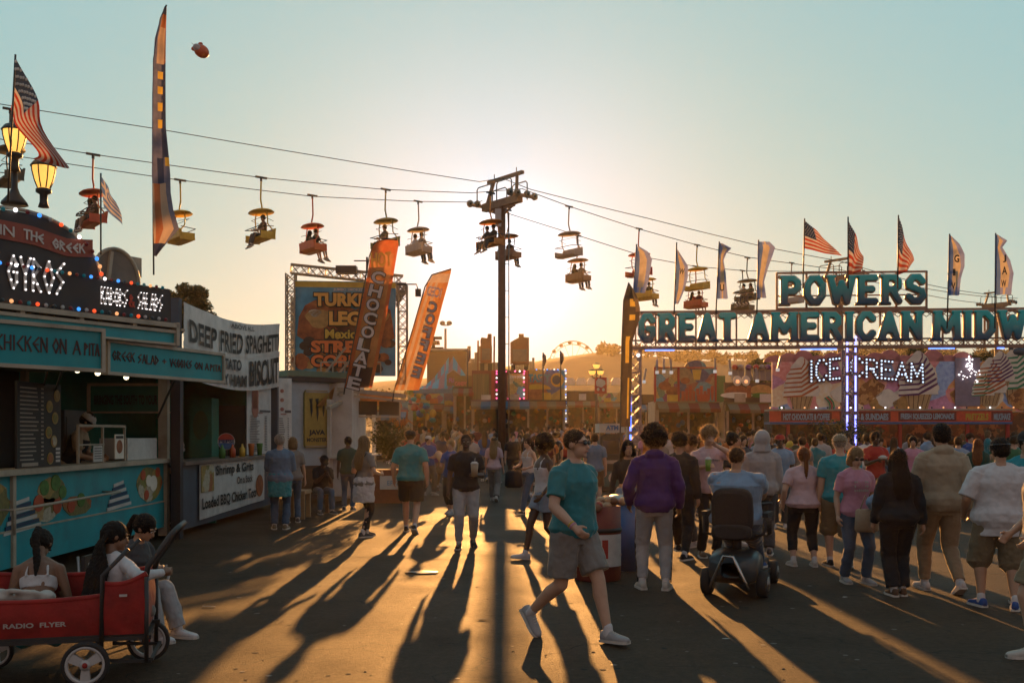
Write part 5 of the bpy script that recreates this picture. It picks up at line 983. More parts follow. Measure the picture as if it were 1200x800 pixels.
# ------------------------------------------------------------------ skyride: towers, cables, chairs
RD = Vector((20.9, 17, 0)).normalized(); RN = Vector((RD.y, -RD.x, 0))     # cable direction; RN points to the right and towards the camera
T1 = Vector((P(588,0,45).x, 45, 0))
TWM = mat('tower_brown', (.26,.12,.05), rough=.6, dirt=.3); TGR = mat('tower_head', (.36,.22,.12), rough=.6, dirt=.3); GALV = mat('galvanised', (.26,.22,.17), rough=.45, metal=.5)
def tower(base, ztop, label, pole_r=.18):
    t = thing('skyride_tower', label, 'tower', base, 0, 'skyride towers'); z = ztop; b0 = Vector(base); U_ = Vector((0,0,1)); c = b0+Vector((0,0,z))
    m = MB(); m.tube([b0, b0+Vector((0,0,z-.55))], [pole_r, pole_r*.95], 16); m.tube([b0, b0+Vector((0,0,.25))], [pole_r*1.8, pole_r*1.5], 12); m.build('pole', TWM, t)
    m = MB(); m.bar(c-RN*1.3-U_*.40, c+RN*1.3-U_*.40, .30, .34); m.bar(c-RN*.9-U_*.62, c+RN*.9-U_*.62, .12, .12); m.bar(c-RN*1.25-U_*.45, c-RN*.15-U_*.9, .08); m.bar(c+RN*1.25-U_*.45, c+RN*.15-U_*.9, .08)
    m.build('crossarm', TGR, t)
    for sx in (-1, 1):
        m = MB(); m.bar(c+RN*1.05*sx-U_*.25, c+RN*.85*sx+RD*.2+U_*.75, .13, .16); m.build('gantry_post', TGR, t)
    m = MB(); m.bar(c-RN*1.25+RD*.2+U_*.80, c+RN*1.25+RD*.2+U_*.80, .16, .14); m.bar(c+RN*.8+RD*.2+U_*.85, c+RN*.8+RD*.2+U_*1.1, .04); m.bar(c-RN*.8+RD*.2+U_*.85, c-RN*.8+RD*.2+U_*1.1, .04); m.build('gantry_beam', TGR, t)
    m = MB()
    for a, b_ in ((-1.25,-.2),(.2,1.25)):
        for yy in (-.45,.45): m.tube([c+RN*a+RD*yy-U_*.4, c+RN*a+RD*yy+U_*.35, c+RN*(a+.1)+RD*yy+U_*.45, c+RN*(b_-.1)+RD*yy+U_*.45, c+RN*b_+RD*yy+U_*.35, c+RN*b_+RD*yy-U_*.4], .028, 6)
    m.build('walkway_rail', GALV, t)
    for sx in (-1, 1):
        for k, d in enumerate((-.7,-.28,.28,.7)):
            p = c+RN*1.45*sx+RD*d+U_*(-.22 if abs(d) < .5 else -.26); m = MB(); m.tube([p-RN*.05, p+RN*.05], .165, 14); m.tube([p-RN*.09, p+RN*.09], .06, 8, 1); m.build('sheave_wheel', [GALV, DARKM], t)
        m = MB(); m.bar(c+RN*1.45*sx-RD*.85-U_*.30, c+RN*1.45*sx+RD*.85-U_*.30, .07, .14); m.build('sheave_beam', TGR, t)
    m = MB(); m.fbox(Fr(b0+Vector((-.30,-.27,z-1.5)), (1,0,0)), 0, 0, .28, .8, 0, -.02); m.build('notice_plate', WHITEP, t)
    m = MB()
    if label.startswith('tall'):
        m.tube([b0+Vector((.32,-.05,.2)), b0+Vector((.32,-.05,z-.8))], .03, 6)
        for k in range(9): m.bar(b0+Vector((.1,-.05,1+k*1.2)), b0+Vector((.34,-.05,1+k*1.2)), .03)
        m.build('ladder_rail', GALV, t)
    return t
tower(T1, 12.55, 'tall brown skyride tower pole standing in front of the setting sun')
T2 = Vector((P(985,0,63).x, 63, 0)); T3 = Vector((P(1168,0,92).x, 92, 0)); zT2, zT3 = zy(318,63), zy(352,92)
tower(T2, zT2, 'skyride tower head seen above the POWERS letters'); tower(T3, zT3, 'farthest skyride tower head above the right end of the arch')
zc = 12.55-.02
def cable(pts, label):
    m = MB(); ps = []
    for k in range(len(pts)-1):
        a, b_ = pts[k], pts[k+1]
        for i in range(12): t_ = i/12; ps.append(a.lerp(b_, t_)-Vector((0,0,.0009*((b_-a).length**2)*t_*(1-t_))))
    ps.append(pts[-1]); m.tube(ps, [.006+.00025*p.y for p in ps], 6); solo(m, 'skyride_cable', DARKM, label, 'cable', loc=pts[0])
def cpt(t_, off, z): return T1+RD*t_+RN*off+Vector((0,0,z))
# left anchors given by where the cables leave the picture; they run over the camera's left towards the next tower
def lineY(px, off):     # point of the cable line (offset off) seen in picture column px
    k = (px-CX)/F; o = T1+RN*off; t_ = (k*o.y-o.x)/(RD.x-k*RD.y); return o+RD*t_
TOPO, MIDO, LOWO = 0.0, 1.45, -1.45
def cz(px, py, off): p = lineY(px, off); return Vector((p.x, p.y, zy(py, p.y)))
NEAR_L = [(-60,115),(0,122),(190,152),(380,184),(562,213)]; MID = [(-60,156),(0,163),(110,181),(305,208),(450,222),(553,226)]; LOW = [(-60,172),(0,180),(210,211),(365,230),(490,236),(560,237)]
# the cable nearer the camera is the right-hand one (RN side)
cable([cz(x, y, 0) for x, y in NEAR_L]+[T1+Vector((0,0,13.3))], 'topmost thin cable from the left edge to the tower'); cable([cz(x, y, MIDO) for x, y in MID]+[cpt(0, MIDO, zc)], 'middle haul cable left of the tower carrying the higher chairs'); cable([cz(x, y, LOWO) for x, y in LOW]+[cpt(0, LOWO, zc)], 'lowest haul cable left of the tower carrying the lower chairs')
RT = [(622,222),(760,256),(900,290),(985,306)]; RM = [(640,233),(668,242),(748,268),(817,287),(875,301),(985,316)]; RL = [(612,252),(678,276),(760,302),(815,312),(870,317),(985,318)]
cable([T1+Vector((0,0,13.3))]+[cz(x, y, 0) for x, y in RT]+[T3+Vector((0,0,zT3+.5))], 'topmost thin cable right of the tower'); cable([cpt(0, MIDO, zc)]+[cz(x, y, MIDO) for x, y in RM[1:]]+[T3+RN*1.9+Vector((0,0,zT3))], 'upper haul cable falling from the tower behind the flags'); cable([cpt(0, LOWO, zc-.2)]+[cz(x, y, LOWO) for x, y in RL[1:]]+[T3-RN*1.9+Vector((0,0,zT3))], 'lower haul cable falling from the tower behind the flags')
CH = {k: mat('chair_'+k, c, rough=.45, dirt=.2) for k, c in dict(red=(.62,.085,.03), yellow=(.72,.44,.04), olive=(.34,.28,.09), grey=(.46,.38,.32), orange=(.70,.28,.05), rust=(.34,.12,.04), dark=(.09,.08,.05), brown=(.42,.22,.10)).items()}
def chair(pos, back, col, label):
    """hangs from the cable at pos; faces along the cable, away from the camera when back is True"""
    d = RD if back else -RD; s_ = d.cross(Vector((0,0,1))); U_ = Vector((0,0,1)); pos = Vector(pos); t = thing('skyride_chair', label, 'chairlift chair', pos, 0, 'skyride chairs'); c = CH[col]; W_ = .52
    m = MB(); m.bar(pos-d*.22, pos+d*.22, .06, .07); m.bar(pos, pos-U_*.14, .07); m.build('grip', DARKM, t)
    m = MB(); m.tube([pos, pos+s_*.02-U_*.3, pos+s_*.05-U_*.8, pos+s_*.0-U_*1.02-d*.02, pos-s_*.08-U_*1.16], .032, 8); m.build('hanger', c, t)
    k0 = pos-U_*1.25; m = MB(); vs = []; fs = []; n = 14
    for j, (f, z) in enumerate(((0,.10),(.5,.085),(.85,.03),(1.0,-.03))):
        for i in range(n): a = 2*math.pi*i/n; vs.append(k0+s_*(.66*f*math.cos(a))+d*(.42*f*math.sin(a))+U_*z)
    for j in range(3): fs += [(j*n+i, j*n+(i+1)%n, (j+1)*n+(i+1)%n, (j+1)*n+i) for i in range(n)]
    fs.append(tuple(3*n+i for i in range(n))); m.add(vs, fs, 0, True); m.build('canopy', c, t)
    for sx in (-1, 1):
        m = MB(); m.tube([k0+s_*.42*sx, k0+s_*.50*sx-U_*.22, k0+s_*.50*sx+d*-.02-U_*.5, k0+s_*.54*sx-d*.20-U_*.72, k0+s_*.58*sx-d*.22-U_*.95], .024, 8); m.build('side_frame', c, t)
    # tub seat: profile across d, lofted along s_
    prof = [(-.30,.02),(-.26,-.28),(-.10,-.40),(.18,-.42),(.34,-.36),(.35,-.31),(.18,-.355),(-.08,-.34),(-.21,-.24),(-.245,.03)]; z0 = k0-U_*.68; m = MB(); n = len(prof); ks = [(-.66,.80),(-.62,.97),(-.3,1.0),(.3,1.0),(.62,.97),(.66,.80)]; vs = []
    for sx, q in ks:
        for a, b_ in prof: vs.append(z0+s_*sx+d*a*q+U_*(-.2+(b_+.2)*q))
    fs = [(j*n+i, j*n+(i+1)%n, (j+1)*n+(i+1)%n, (j+1)*n+i) for j in range(len(ks)-1) for i in range(n)]+[tuple(range(n)), tuple(range(len(ks)*n-1, (len(ks)-1)*n-1, -1))]
    m.add(vs, fs, 0, False)
    for sx in (-.66, .62): m.box(z0+s_*(sx+.02)+d*.03-U_*.25, (.04,.55,.26), Matrix((s_, d, U_)).transposed())
    m.build('tub_seat', c, t)
    m = MB(); m.tube([z0-s_*.6+U_*.1+d*-.2, z0-s_*.6+d*.35+U_*.05, z0+s_*.6+d*.35+U_*.05, z0+s_*.6+U_*.1+d*-.2], .016, 6); m.tube([z0-s_*.5+d*-.25+U_*.3, z0-s_*.5+d*.15+U_*.42, z0+s_*.5+d*.15+U_*.42, z0+s_*.5+d*-.25+U_*.3], .010, 5); m.build('safety_bar', DARKM, t)
    return z0-U_*.34, d, s_
def rider(seat, d, s_, off, label, top, bot, hair, skin, group='riders on the skyride chairs', female=False, H=1.66, head=(0,5), lod=3):
    yaw = math.degrees(math.atan2(d.x, -d.y)); p = seat + s_*off + d*.02 - Vector((0,0,.0))
    sc = H/1.75; pz = .12
    return person(loc=p, H=H, yaw=yaw, label=label, group=None, female=female, skin=skin, lod=lod, top=top, bottom=bot, hair=hair, feet=((.11,-.50,-.34,5,15),(-.10,-.46,-.36,-5,25)), hands=((.16,-.36,.30),(-.14,-.36,.30)), pelvis=(0,.02,pz), head=head, lean=2, shoes='darkgrey')
CHAIRS = [(12,128,MIDO,False,'dark','dark green empty chair at the far left edge behind the flag',[]),
 (109,181,MIDO,False,'red','red chair carrying two people beside the striped blue flag',[(-.24,'rider nearer the camera in the red chair above the gyro dome',('tee','brown'),'black','brown'),(.24,'rider on the far side of the red chair above the gyro dome',('tee','maroon'),'black','dark')]),
 (211,211,LOWO,True,'yellow','empty yellow chair just right of the tall feather banner',[]),
 (306,208,MIDO,False,'yellow','yellow chair with one rider between the tall banner and the turkey sign',[(-.2,'rider with dangling legs in the yellow chair above the spaghetti banner',('tee','brown'),'darkgrey','olive')]),
 (366,229,LOWO,True,'red','red chair with two riders seen from behind above the turkey leg sign',[(-.25,'long haired rider in the red chair above the turkey leg sign',('tee','darkgrey'),'black','tan'),(.25,'short haired rider in the red chair above the turkey leg sign',('tee','black'),'brown','tan')]),
 (452,222,MIDO,False,'olive','olive chair directly above the top of the chocolate banner',[(.05,'rider in the olive chair above the chocolate banner',('tee','khaki'),'brown','tan')]),
 (490,236,LOWO,True,'grey','grey chair with two riders above the coffee banner',[(-.26,'rider in white at the left of the grey chair above the coffee banner',('tee','white'),'brown','tan'),(.24,'rider in grey at the right of the grey chair above the coffee banner',('tee','grey'),'brown','tan')]),
 (575,226,MIDO,False,'orange','orange chair passing just left of the tower pole',[(-.22,'rider nearer the pole in the orange chair left of the tower',('tee','brown'),'brown','tan'),(.22,'rider away from the pole in the orange chair left of the tower',('tee','rust') if 0 else ('tee','brown'),'black','tan')]),
 (595,246,LOWO,True,'brown','brown chair just right of the tower pole',[(.1,'rider in the brown chair right of the tower pole',('tee','brown'),'brown','tan')]),
 (667,242,MIDO,False,'grey','empty grey chair first right of the tower',[]),
 (677,276,LOWO,True,'brown','brown chair with two riders below the empty grey chair',[(-.24,'left rider in the brown chair right of the sun',('tee','brown'),'brown','tan'),(.24,'right rider in the brown chair right of the sun',('tee','tan'),'brown','tan')]),
 (749,268,MIDO,False,'red','empty red chair half behind the leftmost blue pennant',[]),
 (757,300,LOWO,True,'yellow','yellow chair with a rider below the leftmost blue pennant',[(.2,'rider in the yellow chair below the leftmost blue pennant',('tee','olive'),'black','tan')]),
 (817,287,MIDO,False,'yellow','empty yellow chair above the letters of GREAT',[]),
 (815,312,LOWO,True,'red','red chair with two riders just above the letters of GREAT',[(-.24,'left rider in the red chair above GREAT',('tee','red'),'black','tan'),(.24,'right rider in the red chair above GREAT',('tee','maroon'),'brown','tan')]),
 (876,302,MIDO,False,'dark','dark chair with two riders between the two pennants right of GREAT',[(-.22,'left rider in the dark chair between two pennants',('tee','olive'),'black','tan'),(.22,'right rider in the dark chair between two pennants',('tee','khaki'),'black','tan')]),
 (870,317,LOWO,True,'dark','dark chair lowest between the two pennants right of GREAT',[(.1,'rider in the lowest dark chair between two pennants',('tee','darkgrey'),'black','tan')]),
 (928,308,MIDO,False,'grey','far grey chair just above the P of POWERS',[])]
for px, py, off, back, col, lb, rid in CHAIRS:
    seat, d, s_ = chair(cz(px, py, off), back, col, lb)
    for (o_, rl, top, hc_, sk) in rid: rider(seat, d, s_, o_, rl, top, (('jeans' if 'red chair' not in rl else 'shorts'), 'denim' if 'grey' in rl else 'darkgrey'), ('long' if 'long haired' in rl or 'left rider' in rl else 'short', hc_), sk)
# ------------------------------------------------------------------ the arch
ARM = mat('arch_metal', (.30,.20,.15), rough=.45, metal=.4, dirt=.3); 
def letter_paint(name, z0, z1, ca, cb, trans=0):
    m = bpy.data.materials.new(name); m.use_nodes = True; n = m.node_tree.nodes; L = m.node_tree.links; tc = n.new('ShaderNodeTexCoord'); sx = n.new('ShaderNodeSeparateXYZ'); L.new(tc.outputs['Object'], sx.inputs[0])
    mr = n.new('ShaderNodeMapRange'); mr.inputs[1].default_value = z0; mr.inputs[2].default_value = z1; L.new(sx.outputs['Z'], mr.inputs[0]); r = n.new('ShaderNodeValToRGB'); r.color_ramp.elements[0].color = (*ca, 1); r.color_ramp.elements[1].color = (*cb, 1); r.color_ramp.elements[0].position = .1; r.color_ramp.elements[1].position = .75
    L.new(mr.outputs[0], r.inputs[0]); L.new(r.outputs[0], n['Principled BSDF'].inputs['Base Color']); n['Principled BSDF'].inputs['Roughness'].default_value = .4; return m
AL, LA_ = quadframe(741, 32.0, 1330, 30.8); uA = lambda px: onf(AL, px, 390)[0]
AR = thing('entrance_arch', 'long trussed midway arch with teal block letters POWERS GREAT AMERICAN MIDWAY', 'arch', AL(uA(1000), 0))
zb0, zt0 = zy(407, 32), zy(368, 32); ul = uA(745); ur = uA(1330)
m = MB()
for z in (zb0-.02, zt0+.05): m.bar(AL(ul-.2, z, 0), AL(ur, z, 0), .09, .09); m.bar(AL(ul-.2, z, -.4), AL(ur, z, -.4), .07, .07)
m.bar(AL(ul-.2, zb0+.22, 0), AL(ur, zb0+.22, 0), .05, .05)
for i in range(70):
    u = ul+(ur-ul)*i/70; u2 = ul+(ur-ul)*(i+1)/70; m.bar(AL(u, zb0, -.2), AL(u2, zb0+.2, -.2), .025); m.bar(AL(u, zb0+.2, -.2), AL(u2, zb0, -.2), .025); m.bar(AL(u, zt0+.05, -.4), AL(u2, zt0-.12, -.4), .02); m.bar(AL(u, zt0-.12, -.4), AL(u2, zt0+.05, -.4), .02)
for i in range(24): u = ul+(ur-ul)*i/24; m.bar(AL(u, zb0, -.05), AL(u, zt0+.05, -.05), .05, .05)
m.build('beam', ARM, AR)
GW = [('GREAT', 748, 862), ('AMERICAN', 877, 1079), ('MIDWAY', 1092, 1256)]
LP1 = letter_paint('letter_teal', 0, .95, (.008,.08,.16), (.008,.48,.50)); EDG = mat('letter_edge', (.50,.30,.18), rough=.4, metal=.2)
def block(word, pa, pb, z0, z1, vox=.022):
    a, b_ = uA(pa), uA(pb); h = z1-z0; ws = [.42 if ch == 'I' else (1.28 if ch in 'MW' else 1.0) for ch in word]; gap = .13; tot = sum(ws)+gap*(len(word)-1); cw = (b_-a)/tot; u = a
    for ch, wd in zip(word, ws):
        W_ = wd*cw; o0 = AL(u, z0, 0); th = h*.20
        for lay in (0, 1):
            m = MB(); t_ = th if lay == 0 else th+.06; ins = t_/2 if lay == 0 else th/2; fr = Fr(o0, AL.u)
            for pl in SF[ch]:
                pts = [(ins+x*(W_-2*ins) if ch != 'I' else W_/2, ins+y*(h-2*ins)) for x, y in pl]
                for k in range(len(pts)-1):
                    p, q = pts[k], pts[k+1]; d = Vector((q[0]-p[0], q[1]-p[1])); Lk = d.length; d /= max(Lk, 1e-6); nx = Vector((-d.y, d.x))*t_/2; c0, c1 = (.10, .24) if lay == 0 else (.02, .17)
                    m.prism([(p[0]+nx.x-d.x*t_*.2, p[1]+nx.y-d.y*t_*.2), (p[0]-nx.x-d.x*t_*.2, p[1]-nx.y-d.y*t_*.2), (q[0]-nx.x+d.x*t_*.2, q[1]-nx.y+d.y*t_*.2), (q[0]+nx.x+d.x*t_*.2, q[1]+nx.y+d.y*t_*.2)], fr, c0, c1)
                for p in pts: m.prism(ellp(p[0], p[1], t_/2, t_/2, 12), fr, c0, c1)
            # slab serifs
            feet_ = {'A':[(0,0),(1,0)],'R':[(.05,0),(.05,1)],'P':[(.05,0),(.05,1)],'E':[(.05,0),(.05,1)],'I':[(.5,0),(.5,1)],'M':[(0,0),(1,0),(.05,1),(.95,1)],'N':[(.03,0),(.03,1),(.97,1)],'D':[(.05,0),(.05,1)],'T':[(.5,0)],'W':[(0,1),(1,1)],'Y':[(.5,0),(0,1),(1,1)]}.get(ch, [])
            for x, y in feet_:
                cx_ = ins+x*(W_-2*ins) if ch != 'I' else W_/2; cy_ = ins+y*(h-2*ins); sw = t_*.80; lo_, hi_ = (cy_-t_*.5, cy_-t_*.12) if y == 0 else (cy_+t_*.12, cy_+t_*.5); m.prism([(cx_-sw, lo_), (cx_+sw, lo_), (cx_+sw, hi_), (cx_-sw, hi_)], fr, c0, c1)
            # local object coordinates for the paint gradient
            o = None
            inv = WM[AR.name].inverted()
            if lay == 0:
                for i, v in enumerate(m.v): m.v[i] = v - o0
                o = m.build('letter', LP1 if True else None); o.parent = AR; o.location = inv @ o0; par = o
            else:
                for i, v in enumerate(m.v): m.v[i] = v - o0
                o = m.build('letter_edge', EDG); o.parent = par
            soft(o, vox, 2)
        u += W_+gap*cw
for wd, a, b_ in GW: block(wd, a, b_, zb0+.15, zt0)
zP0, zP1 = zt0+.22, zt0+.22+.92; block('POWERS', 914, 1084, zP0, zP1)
m = MB()
for u in [uA(911)+(uA(1087)-uA(911))*i/5 for i in range(6)]: m.bar(AL(u, zt0, -.1), AL(u, zP1+.15, -.1), .06, .06)
for z in (zP0-.08, zP1+.13): m.bar(AL(uA(911), z, -.1), AL(uA(1087), z, -.1), .06, .06)
m.bar(AL(uA(911), zP0+.35, -.3), AL(uA(1087), zP0+.35, -.3), .04, .04); m.build('name_frame', ARM, AR)
for px in (744, 998): 
    m = MB(); u = uA(px); truss(m, AL(u, 0, -.2), AL(u, zb0-.05, -.2), .36, .045); m.build('tower_truss', mat('truss_violet', (.26,.19,.19), rough=.45, metal=.4), AR)
    m = MB(); 
    for q, w_ in (((-.14),0),(.12,1)):
        if px == 744 and w_ == 1: continue
        for i in range(7): z = .6+i*.62; m.bar(AL(u+q, z, .02), AL(u+q, z+.5, .02), .05, .03)
    m.build('light_strip', BULB['violet'] if px > 900 else BULB['blueled'], AR)
m = MB()
for a, b_ in ((938, 980), (1088, 1118), (1168, 1176), (756, 790)): m.bar(AL(uA(a), zb0-.10, .05), AL(uA(b_), zb0-.10, .05), .035)
m.build('light_strip', BULB['blueled'], AR)
m = MB(); u = uA(748); m.ball(AL(u, zb0-.25, 0), .06, 8); m.build('spot_lamp', BULB['white'], AR)
# hanging lamps under/behind the beam and flags on top
def pennant(rows, Y, pole, label, letter=None, seed=0):
    def cell(x, y): return 1 if .28 < x < .72 and abs(x-.5) < .9*min(y, 1-y)+.04 else (0 if x < .3 else 2)
    t = feather(rows, Y, cell, [FLB, mat('pennant_cream', (.55,.42,.28), rough=.8, trans=.5), FLV], label, 'pennant_flag', pole=pole, nu=7, rip=.012, group=None, words=letter or (), lettermats=[INK]); t['category'] = 'flag'; return t
Yf = 31.0
pennant([(289,745,750),(295,745,759),(304,744,764),(318,744,762),(330,743,760),(343,742,756)], Yf, [(741,368),(746,286)], 'slate blue pennant leftmost above the G of GREAT', seed=1)
pennant([(292,793,794),(302,793,800),(312,793,806),(325,792,806),(338,792,803),(350,791,798),(356,791,795)], Yf, [(790,368),(793,284)], 'narrow pennant with cream diamond above the E of GREAT', [('W',799,318,7,6,-8,(0,None))])
pennant([(285,843,847),(291,843,857),(297,843,851),(305,843,848),(320,842,851),(335,841,852),(350,840,853)], Yf, [(839,368),(843,283)], 'pennant with its top corner blown right above the T of GREAT', [('U',846,337,8,5,0,(0,None))])
pennant([(283,889,902),(290,889,908),(300,888,905),(315,888,900),(330,887,896),(349,887,898)], 30.5, [(887,368),(889,281)], 'pennant flaring wide at its top above the gap before AMERICAN', [('?',896,294,8,6,-10,(0,None))] if False else None)
pennant([(276,1113,1115),(286,1113,1124),(298,1112,1130),(312,1112,1131),(326,1112,1127),(346,1111,1124)], 29.3, [(1110,385),(1113,274)], 'tall pennant marked G I V left of the last pennant', [('G',1121,303,9,6,0,(0,None)),('I',1118,319,8,3,0,(0,None)),('V',1117,335,8,5,0,(0,None))])
pennant([(275,1167,1170),(282,1167,1180),(290,1167,1174),(305,1167,1184),(320,1167,1189),(334,1167,1187),(345,1167,1185)], 29, [(1166,385),(1167,273)], 'tall pennant marked J A W nearest the right edge', [('J',1177,303,9,4,0,(0,None)),('A',1177,317,9,6,0,(0,None)),('W',1176,332,8,6,0,(0,None))])
flag((943,258),(943,291),(986,300),(968,281), 30.2, 'us', 'stars and stripes blowing out to the right, leftmost above POWERS', pole=(941,338), wav=.03)
flag((994,256),(994,322),(1008,318),(1012,300), 30, 'us', 'stars and stripes hanging folded above the W of POWERS', pole=(994,338), wav=.05)
flag((1053,254),(1052,322),(1066,316),(1070,306), 29.6, 'us', 'stars and stripes hanging narrow above the R of POWERS', pole=(1052,338), wav=.04)
def yb(x, y): return 1 if (.38 < x < .78 and (.16+.12*x < y < .28+.05*x or .40 < y < .45)) or (.35 < x < .66 and .62 < y < .77) or (.55 < x < .75 and .84 < y < .96) else (2 if x > .75 and y < .35 else 0)
feather([(332,736.5,738),(340,733.5,743),(350,731.5,747.5),(362,730,750),(375,729.5,749),(388,729,745),(400,729,741.5),(425,729,741),(460,728,740),(500,728,739)], 28.0, yb, [mat('banner_dark_brown', (.08,.055,.035), rough=.7, trans=.3), BYE, mat('banner_brown2', (.20,.13,.07), rough=.7, trans=.4)], 'dark feather banner with yellow letters beside the left arch truss', pole=[(726,560),(727,500),(729,400),(731,352),(737,331)], nu=12, rip=.008, ground=True)
# ------------------------------------------------------------------ painted food helpers
def cone(m, fr, u, v, s, c, tilt=0):     # soft-serve cone: 0 cream, 1 stripe, 2 wafer
    f = fr.rot(tilt, u, v); m.prism([(-.20*s,0),(.20*s,0),(.33*s,.46*s),(-.33*s,.46*s)], f, c, c+.01, 2)
    for k in range(5): m.prism([(-.22*s+.09*k*s,.02*s),(-.205*s+.09*k*s,.02*s),(-.23*s+.13*k*s,.44*s),(-.25*s+.13*k*s,.44*s)], f, c+.011, c+.013, 3)
    W = lambda z: .46*(max(0, 1-max(0, (z-.40)/1.02)**1.9))**.75+.012
    zs = [.38+1.03*i/16 for i in range(17)]; lump = lambda z: 1+.06*math.sin(z*26)
    m.prism([(W(z)*lump(z)*s, z*s) for z in zs]+[(-W(z)*lump(z+.1)*s, z*s) for z in reversed(zs)], f, c+.014, c+.022, 0)
    for k in range(7):
        z = .34+.12*k; e = .99
        m.prism([(-W(z)*s*e, z*s), (0, (z+.02)*s), (W(z+.24)*s*e*.6, (z+.16)*s), (W(z+.30)*s*e, (z+.27)*s), (W(z+.33)*s*e, (z+.32)*s), (W(z+.24)*s*.45, (z+.20)*s), (0, (z+.07)*s), (-W(z+.05)*s*e, (z+.035)*s)], f, c+.023+.0005*k, c+.028+.0005*k, 1)
STR = {k: mat('topping_'+k, c, rough=.5) for k, c in dict(orange=(.50,.13,.03), purple=(.12,.03,.12), green=(.03,.26,.12), red=(.45,.04,.04), brown=(.12,.05,.02)).items()}
WAF = mat('painted_wafer', (.50,.32,.15), rough=.6, scale=8); NUT = mural('painted_nuts', [(.45,.20,.05),(.30,.12,.03),(.55,.28,.10),(.22,.08,.02)], 6); SWL = mural('painted_swirls', [(.80,.30,.28),(.34,.46,.70),(.85,.72,.52),(.60,.26,.40),(.80,.38,.14),(.82,.62,.40),(.82,.42,.38)], 1.3)
# ice cream stand
IC = thing('ice_cream_stand', 'ice cream stand with bulb lettering and giant painted cones under the arch', 'food stand', P(1040, 540, 38)); YI = 38.0; FI = Fr((P(905,0,YI).x, YI, 0), (1,-.05,0)); uI = lambda px: onf(FI, px, 450)[0]; vI = lambda py: zy(py, YI)
m = MB(); m.fbox(FI, 0, vI(482), uI(1260), vI(424), 0, -.12); m.build('painted_panel', SWL, IC); m = MB(); ul_ = uI(1128)
for k in range(14): u = uI(908)+k*(ul_-uI(908))/13; m.prism(ellp(u, vI(424), .42, .25+.1*(k % 3), 10, 0, 180), FI, -.01, -.1)
m.build('scalloped_top', mat('pink_frosting', (.60,.22,.22), rough=.6), IC)
for u, v, s, tl, st in ((uI(939), vI(481), 1.45, 14, 'orange'), (uI(1076), vI(481), 1.6, -26, 'purple'), (uI(1160), vI(476), 1.3, 18, 'orange'), (uI(1172), vI(460), 1.1, -12, 'purple'), (uI(1152), vI(474), .9, 4, 'green'), (uI(1192), vI(474), 1.6, 8, 'green')):
    m = MB(); cone(m, FI, u, v, s, .012+.01*(u % 3)); m.build('painted_cone', [CREAMI, STR[st], WAF, STR['brown']], IC)
m = MB()
for k, (r_, mi) in enumerate(((1.0,0),(.93,1),(.86,0))): pts = ellp(uI(945), vI(476), r_*1.05, r_*.62, 18, 180, 400); pts2 = ellp(uI(945), vI(476), r_*1.05-.06, r_*.62-.06, 18, 180, 400); m.prism(pts+pts2[::-1], FI, .075+.004*k, .078+.004*k, mi)
m.build('painted_ribbon', [STR['green'], STR['red']], IC)
for u, v, r_, mt in ((uI(985), vI(462), .36, CREAMI), (uI(993), vI(470), .32, STR['brown']), (uI(1023), vI(455), .42, NUT), (uI(1012), vI(464), .40, NUT), (uI(1040), vI(467), .42, CREAMI), (uI(1058), vI(464), .36, CREAMI), (uI(1030), vI(474), .36, BUN), (uI(1060), vI(475), .42, BUN), (uI(987), vI(444), .15, STR['red']), (uI(1057), vI(452), .15, STR['red']), (uI(1128), vI(464), .45, NUT), (uI(1198), vI(468), .5, NUT)):
    m = MB(); m.prism([(u+r_*(1+.12*math.sin(5*a))*math.cos(a), v+r_*.8*(1+.1*math.cos(4*a))*math.sin(a)) for a in [2*math.pi*i/20 for i in range(20)]], FI, .01, .024+.002*(r_*10 % 3)); m.build('painted_scoop', mt, IC)
ILET = mat('letter_dark_edge', (.08,.02,.03), rough=.5)
for wd, pa, pb, y0, y1, sl in (('ICE', 947, 983, 447, 424, 0), ('CREAM', 996, 1080, 440, 420, 0)):
    a, b_ = uI(pa), uI(pb); cv = (lambda u, a=a, b_=b_, wd=wd: (.10*(u-a) if wd == 'ICE' else -.10*(u-a)*1.0)); h_ = vI(y1)-vI(y0)
    m = MB(); ol = strokes(m, wd, FI, a, vI(y0), b_-a, h_, .17, c=.10, d=.02, curve=cv); m.build('bulb_lettering', ILET, IC); m = MB()
    for pl in ol:
        for p in walk(pl, .13): m.ball(FI(p[0], p[1], .17), .038, 6)
    m.build('letter_bulbs', mat('bulb_ice', (.62,.80,1.0), emit=1.0), IC)['kind'] = 'stuff'
m = MB(); rr = random.Random(3)
for k in range(55): a_ = rr.random(); v = a_*1.0; u = uI(1134)+(rr.uniform(-.12,.12) if a_ > .5 else rr.uniform(-.42,.42)); m.ball(FI(u, vI(449)+v, .16), .027, 6)
m.build('cluster_bulbs', BULB['white'], IC)['kind'] = 'stuff'
m = MB(); m.fbox(FI, uI(1119), vI(476), uI(1148), vI(420), .05, -.02); m.build('side_board', mat('dull_lilac', (.25,.20,.26)), IC)
m = MB(); m.fbox(FI, -.3, vI(494.5), uI(1172), vI(481), 1.0, .9, 0); m.fbox(FI, -.3, vI(482), uI(1172), vI(480), 1.04, .0, 1); m.fbox(FI, -.3, vI(497), uI(1172), vI(494.5), 1.04, .0, 2); m.build('awning_fascia', [mat('awning_red', (.75,.11,.04), rough=.5, dirt=.2), CREAM, BLUEP], IC)
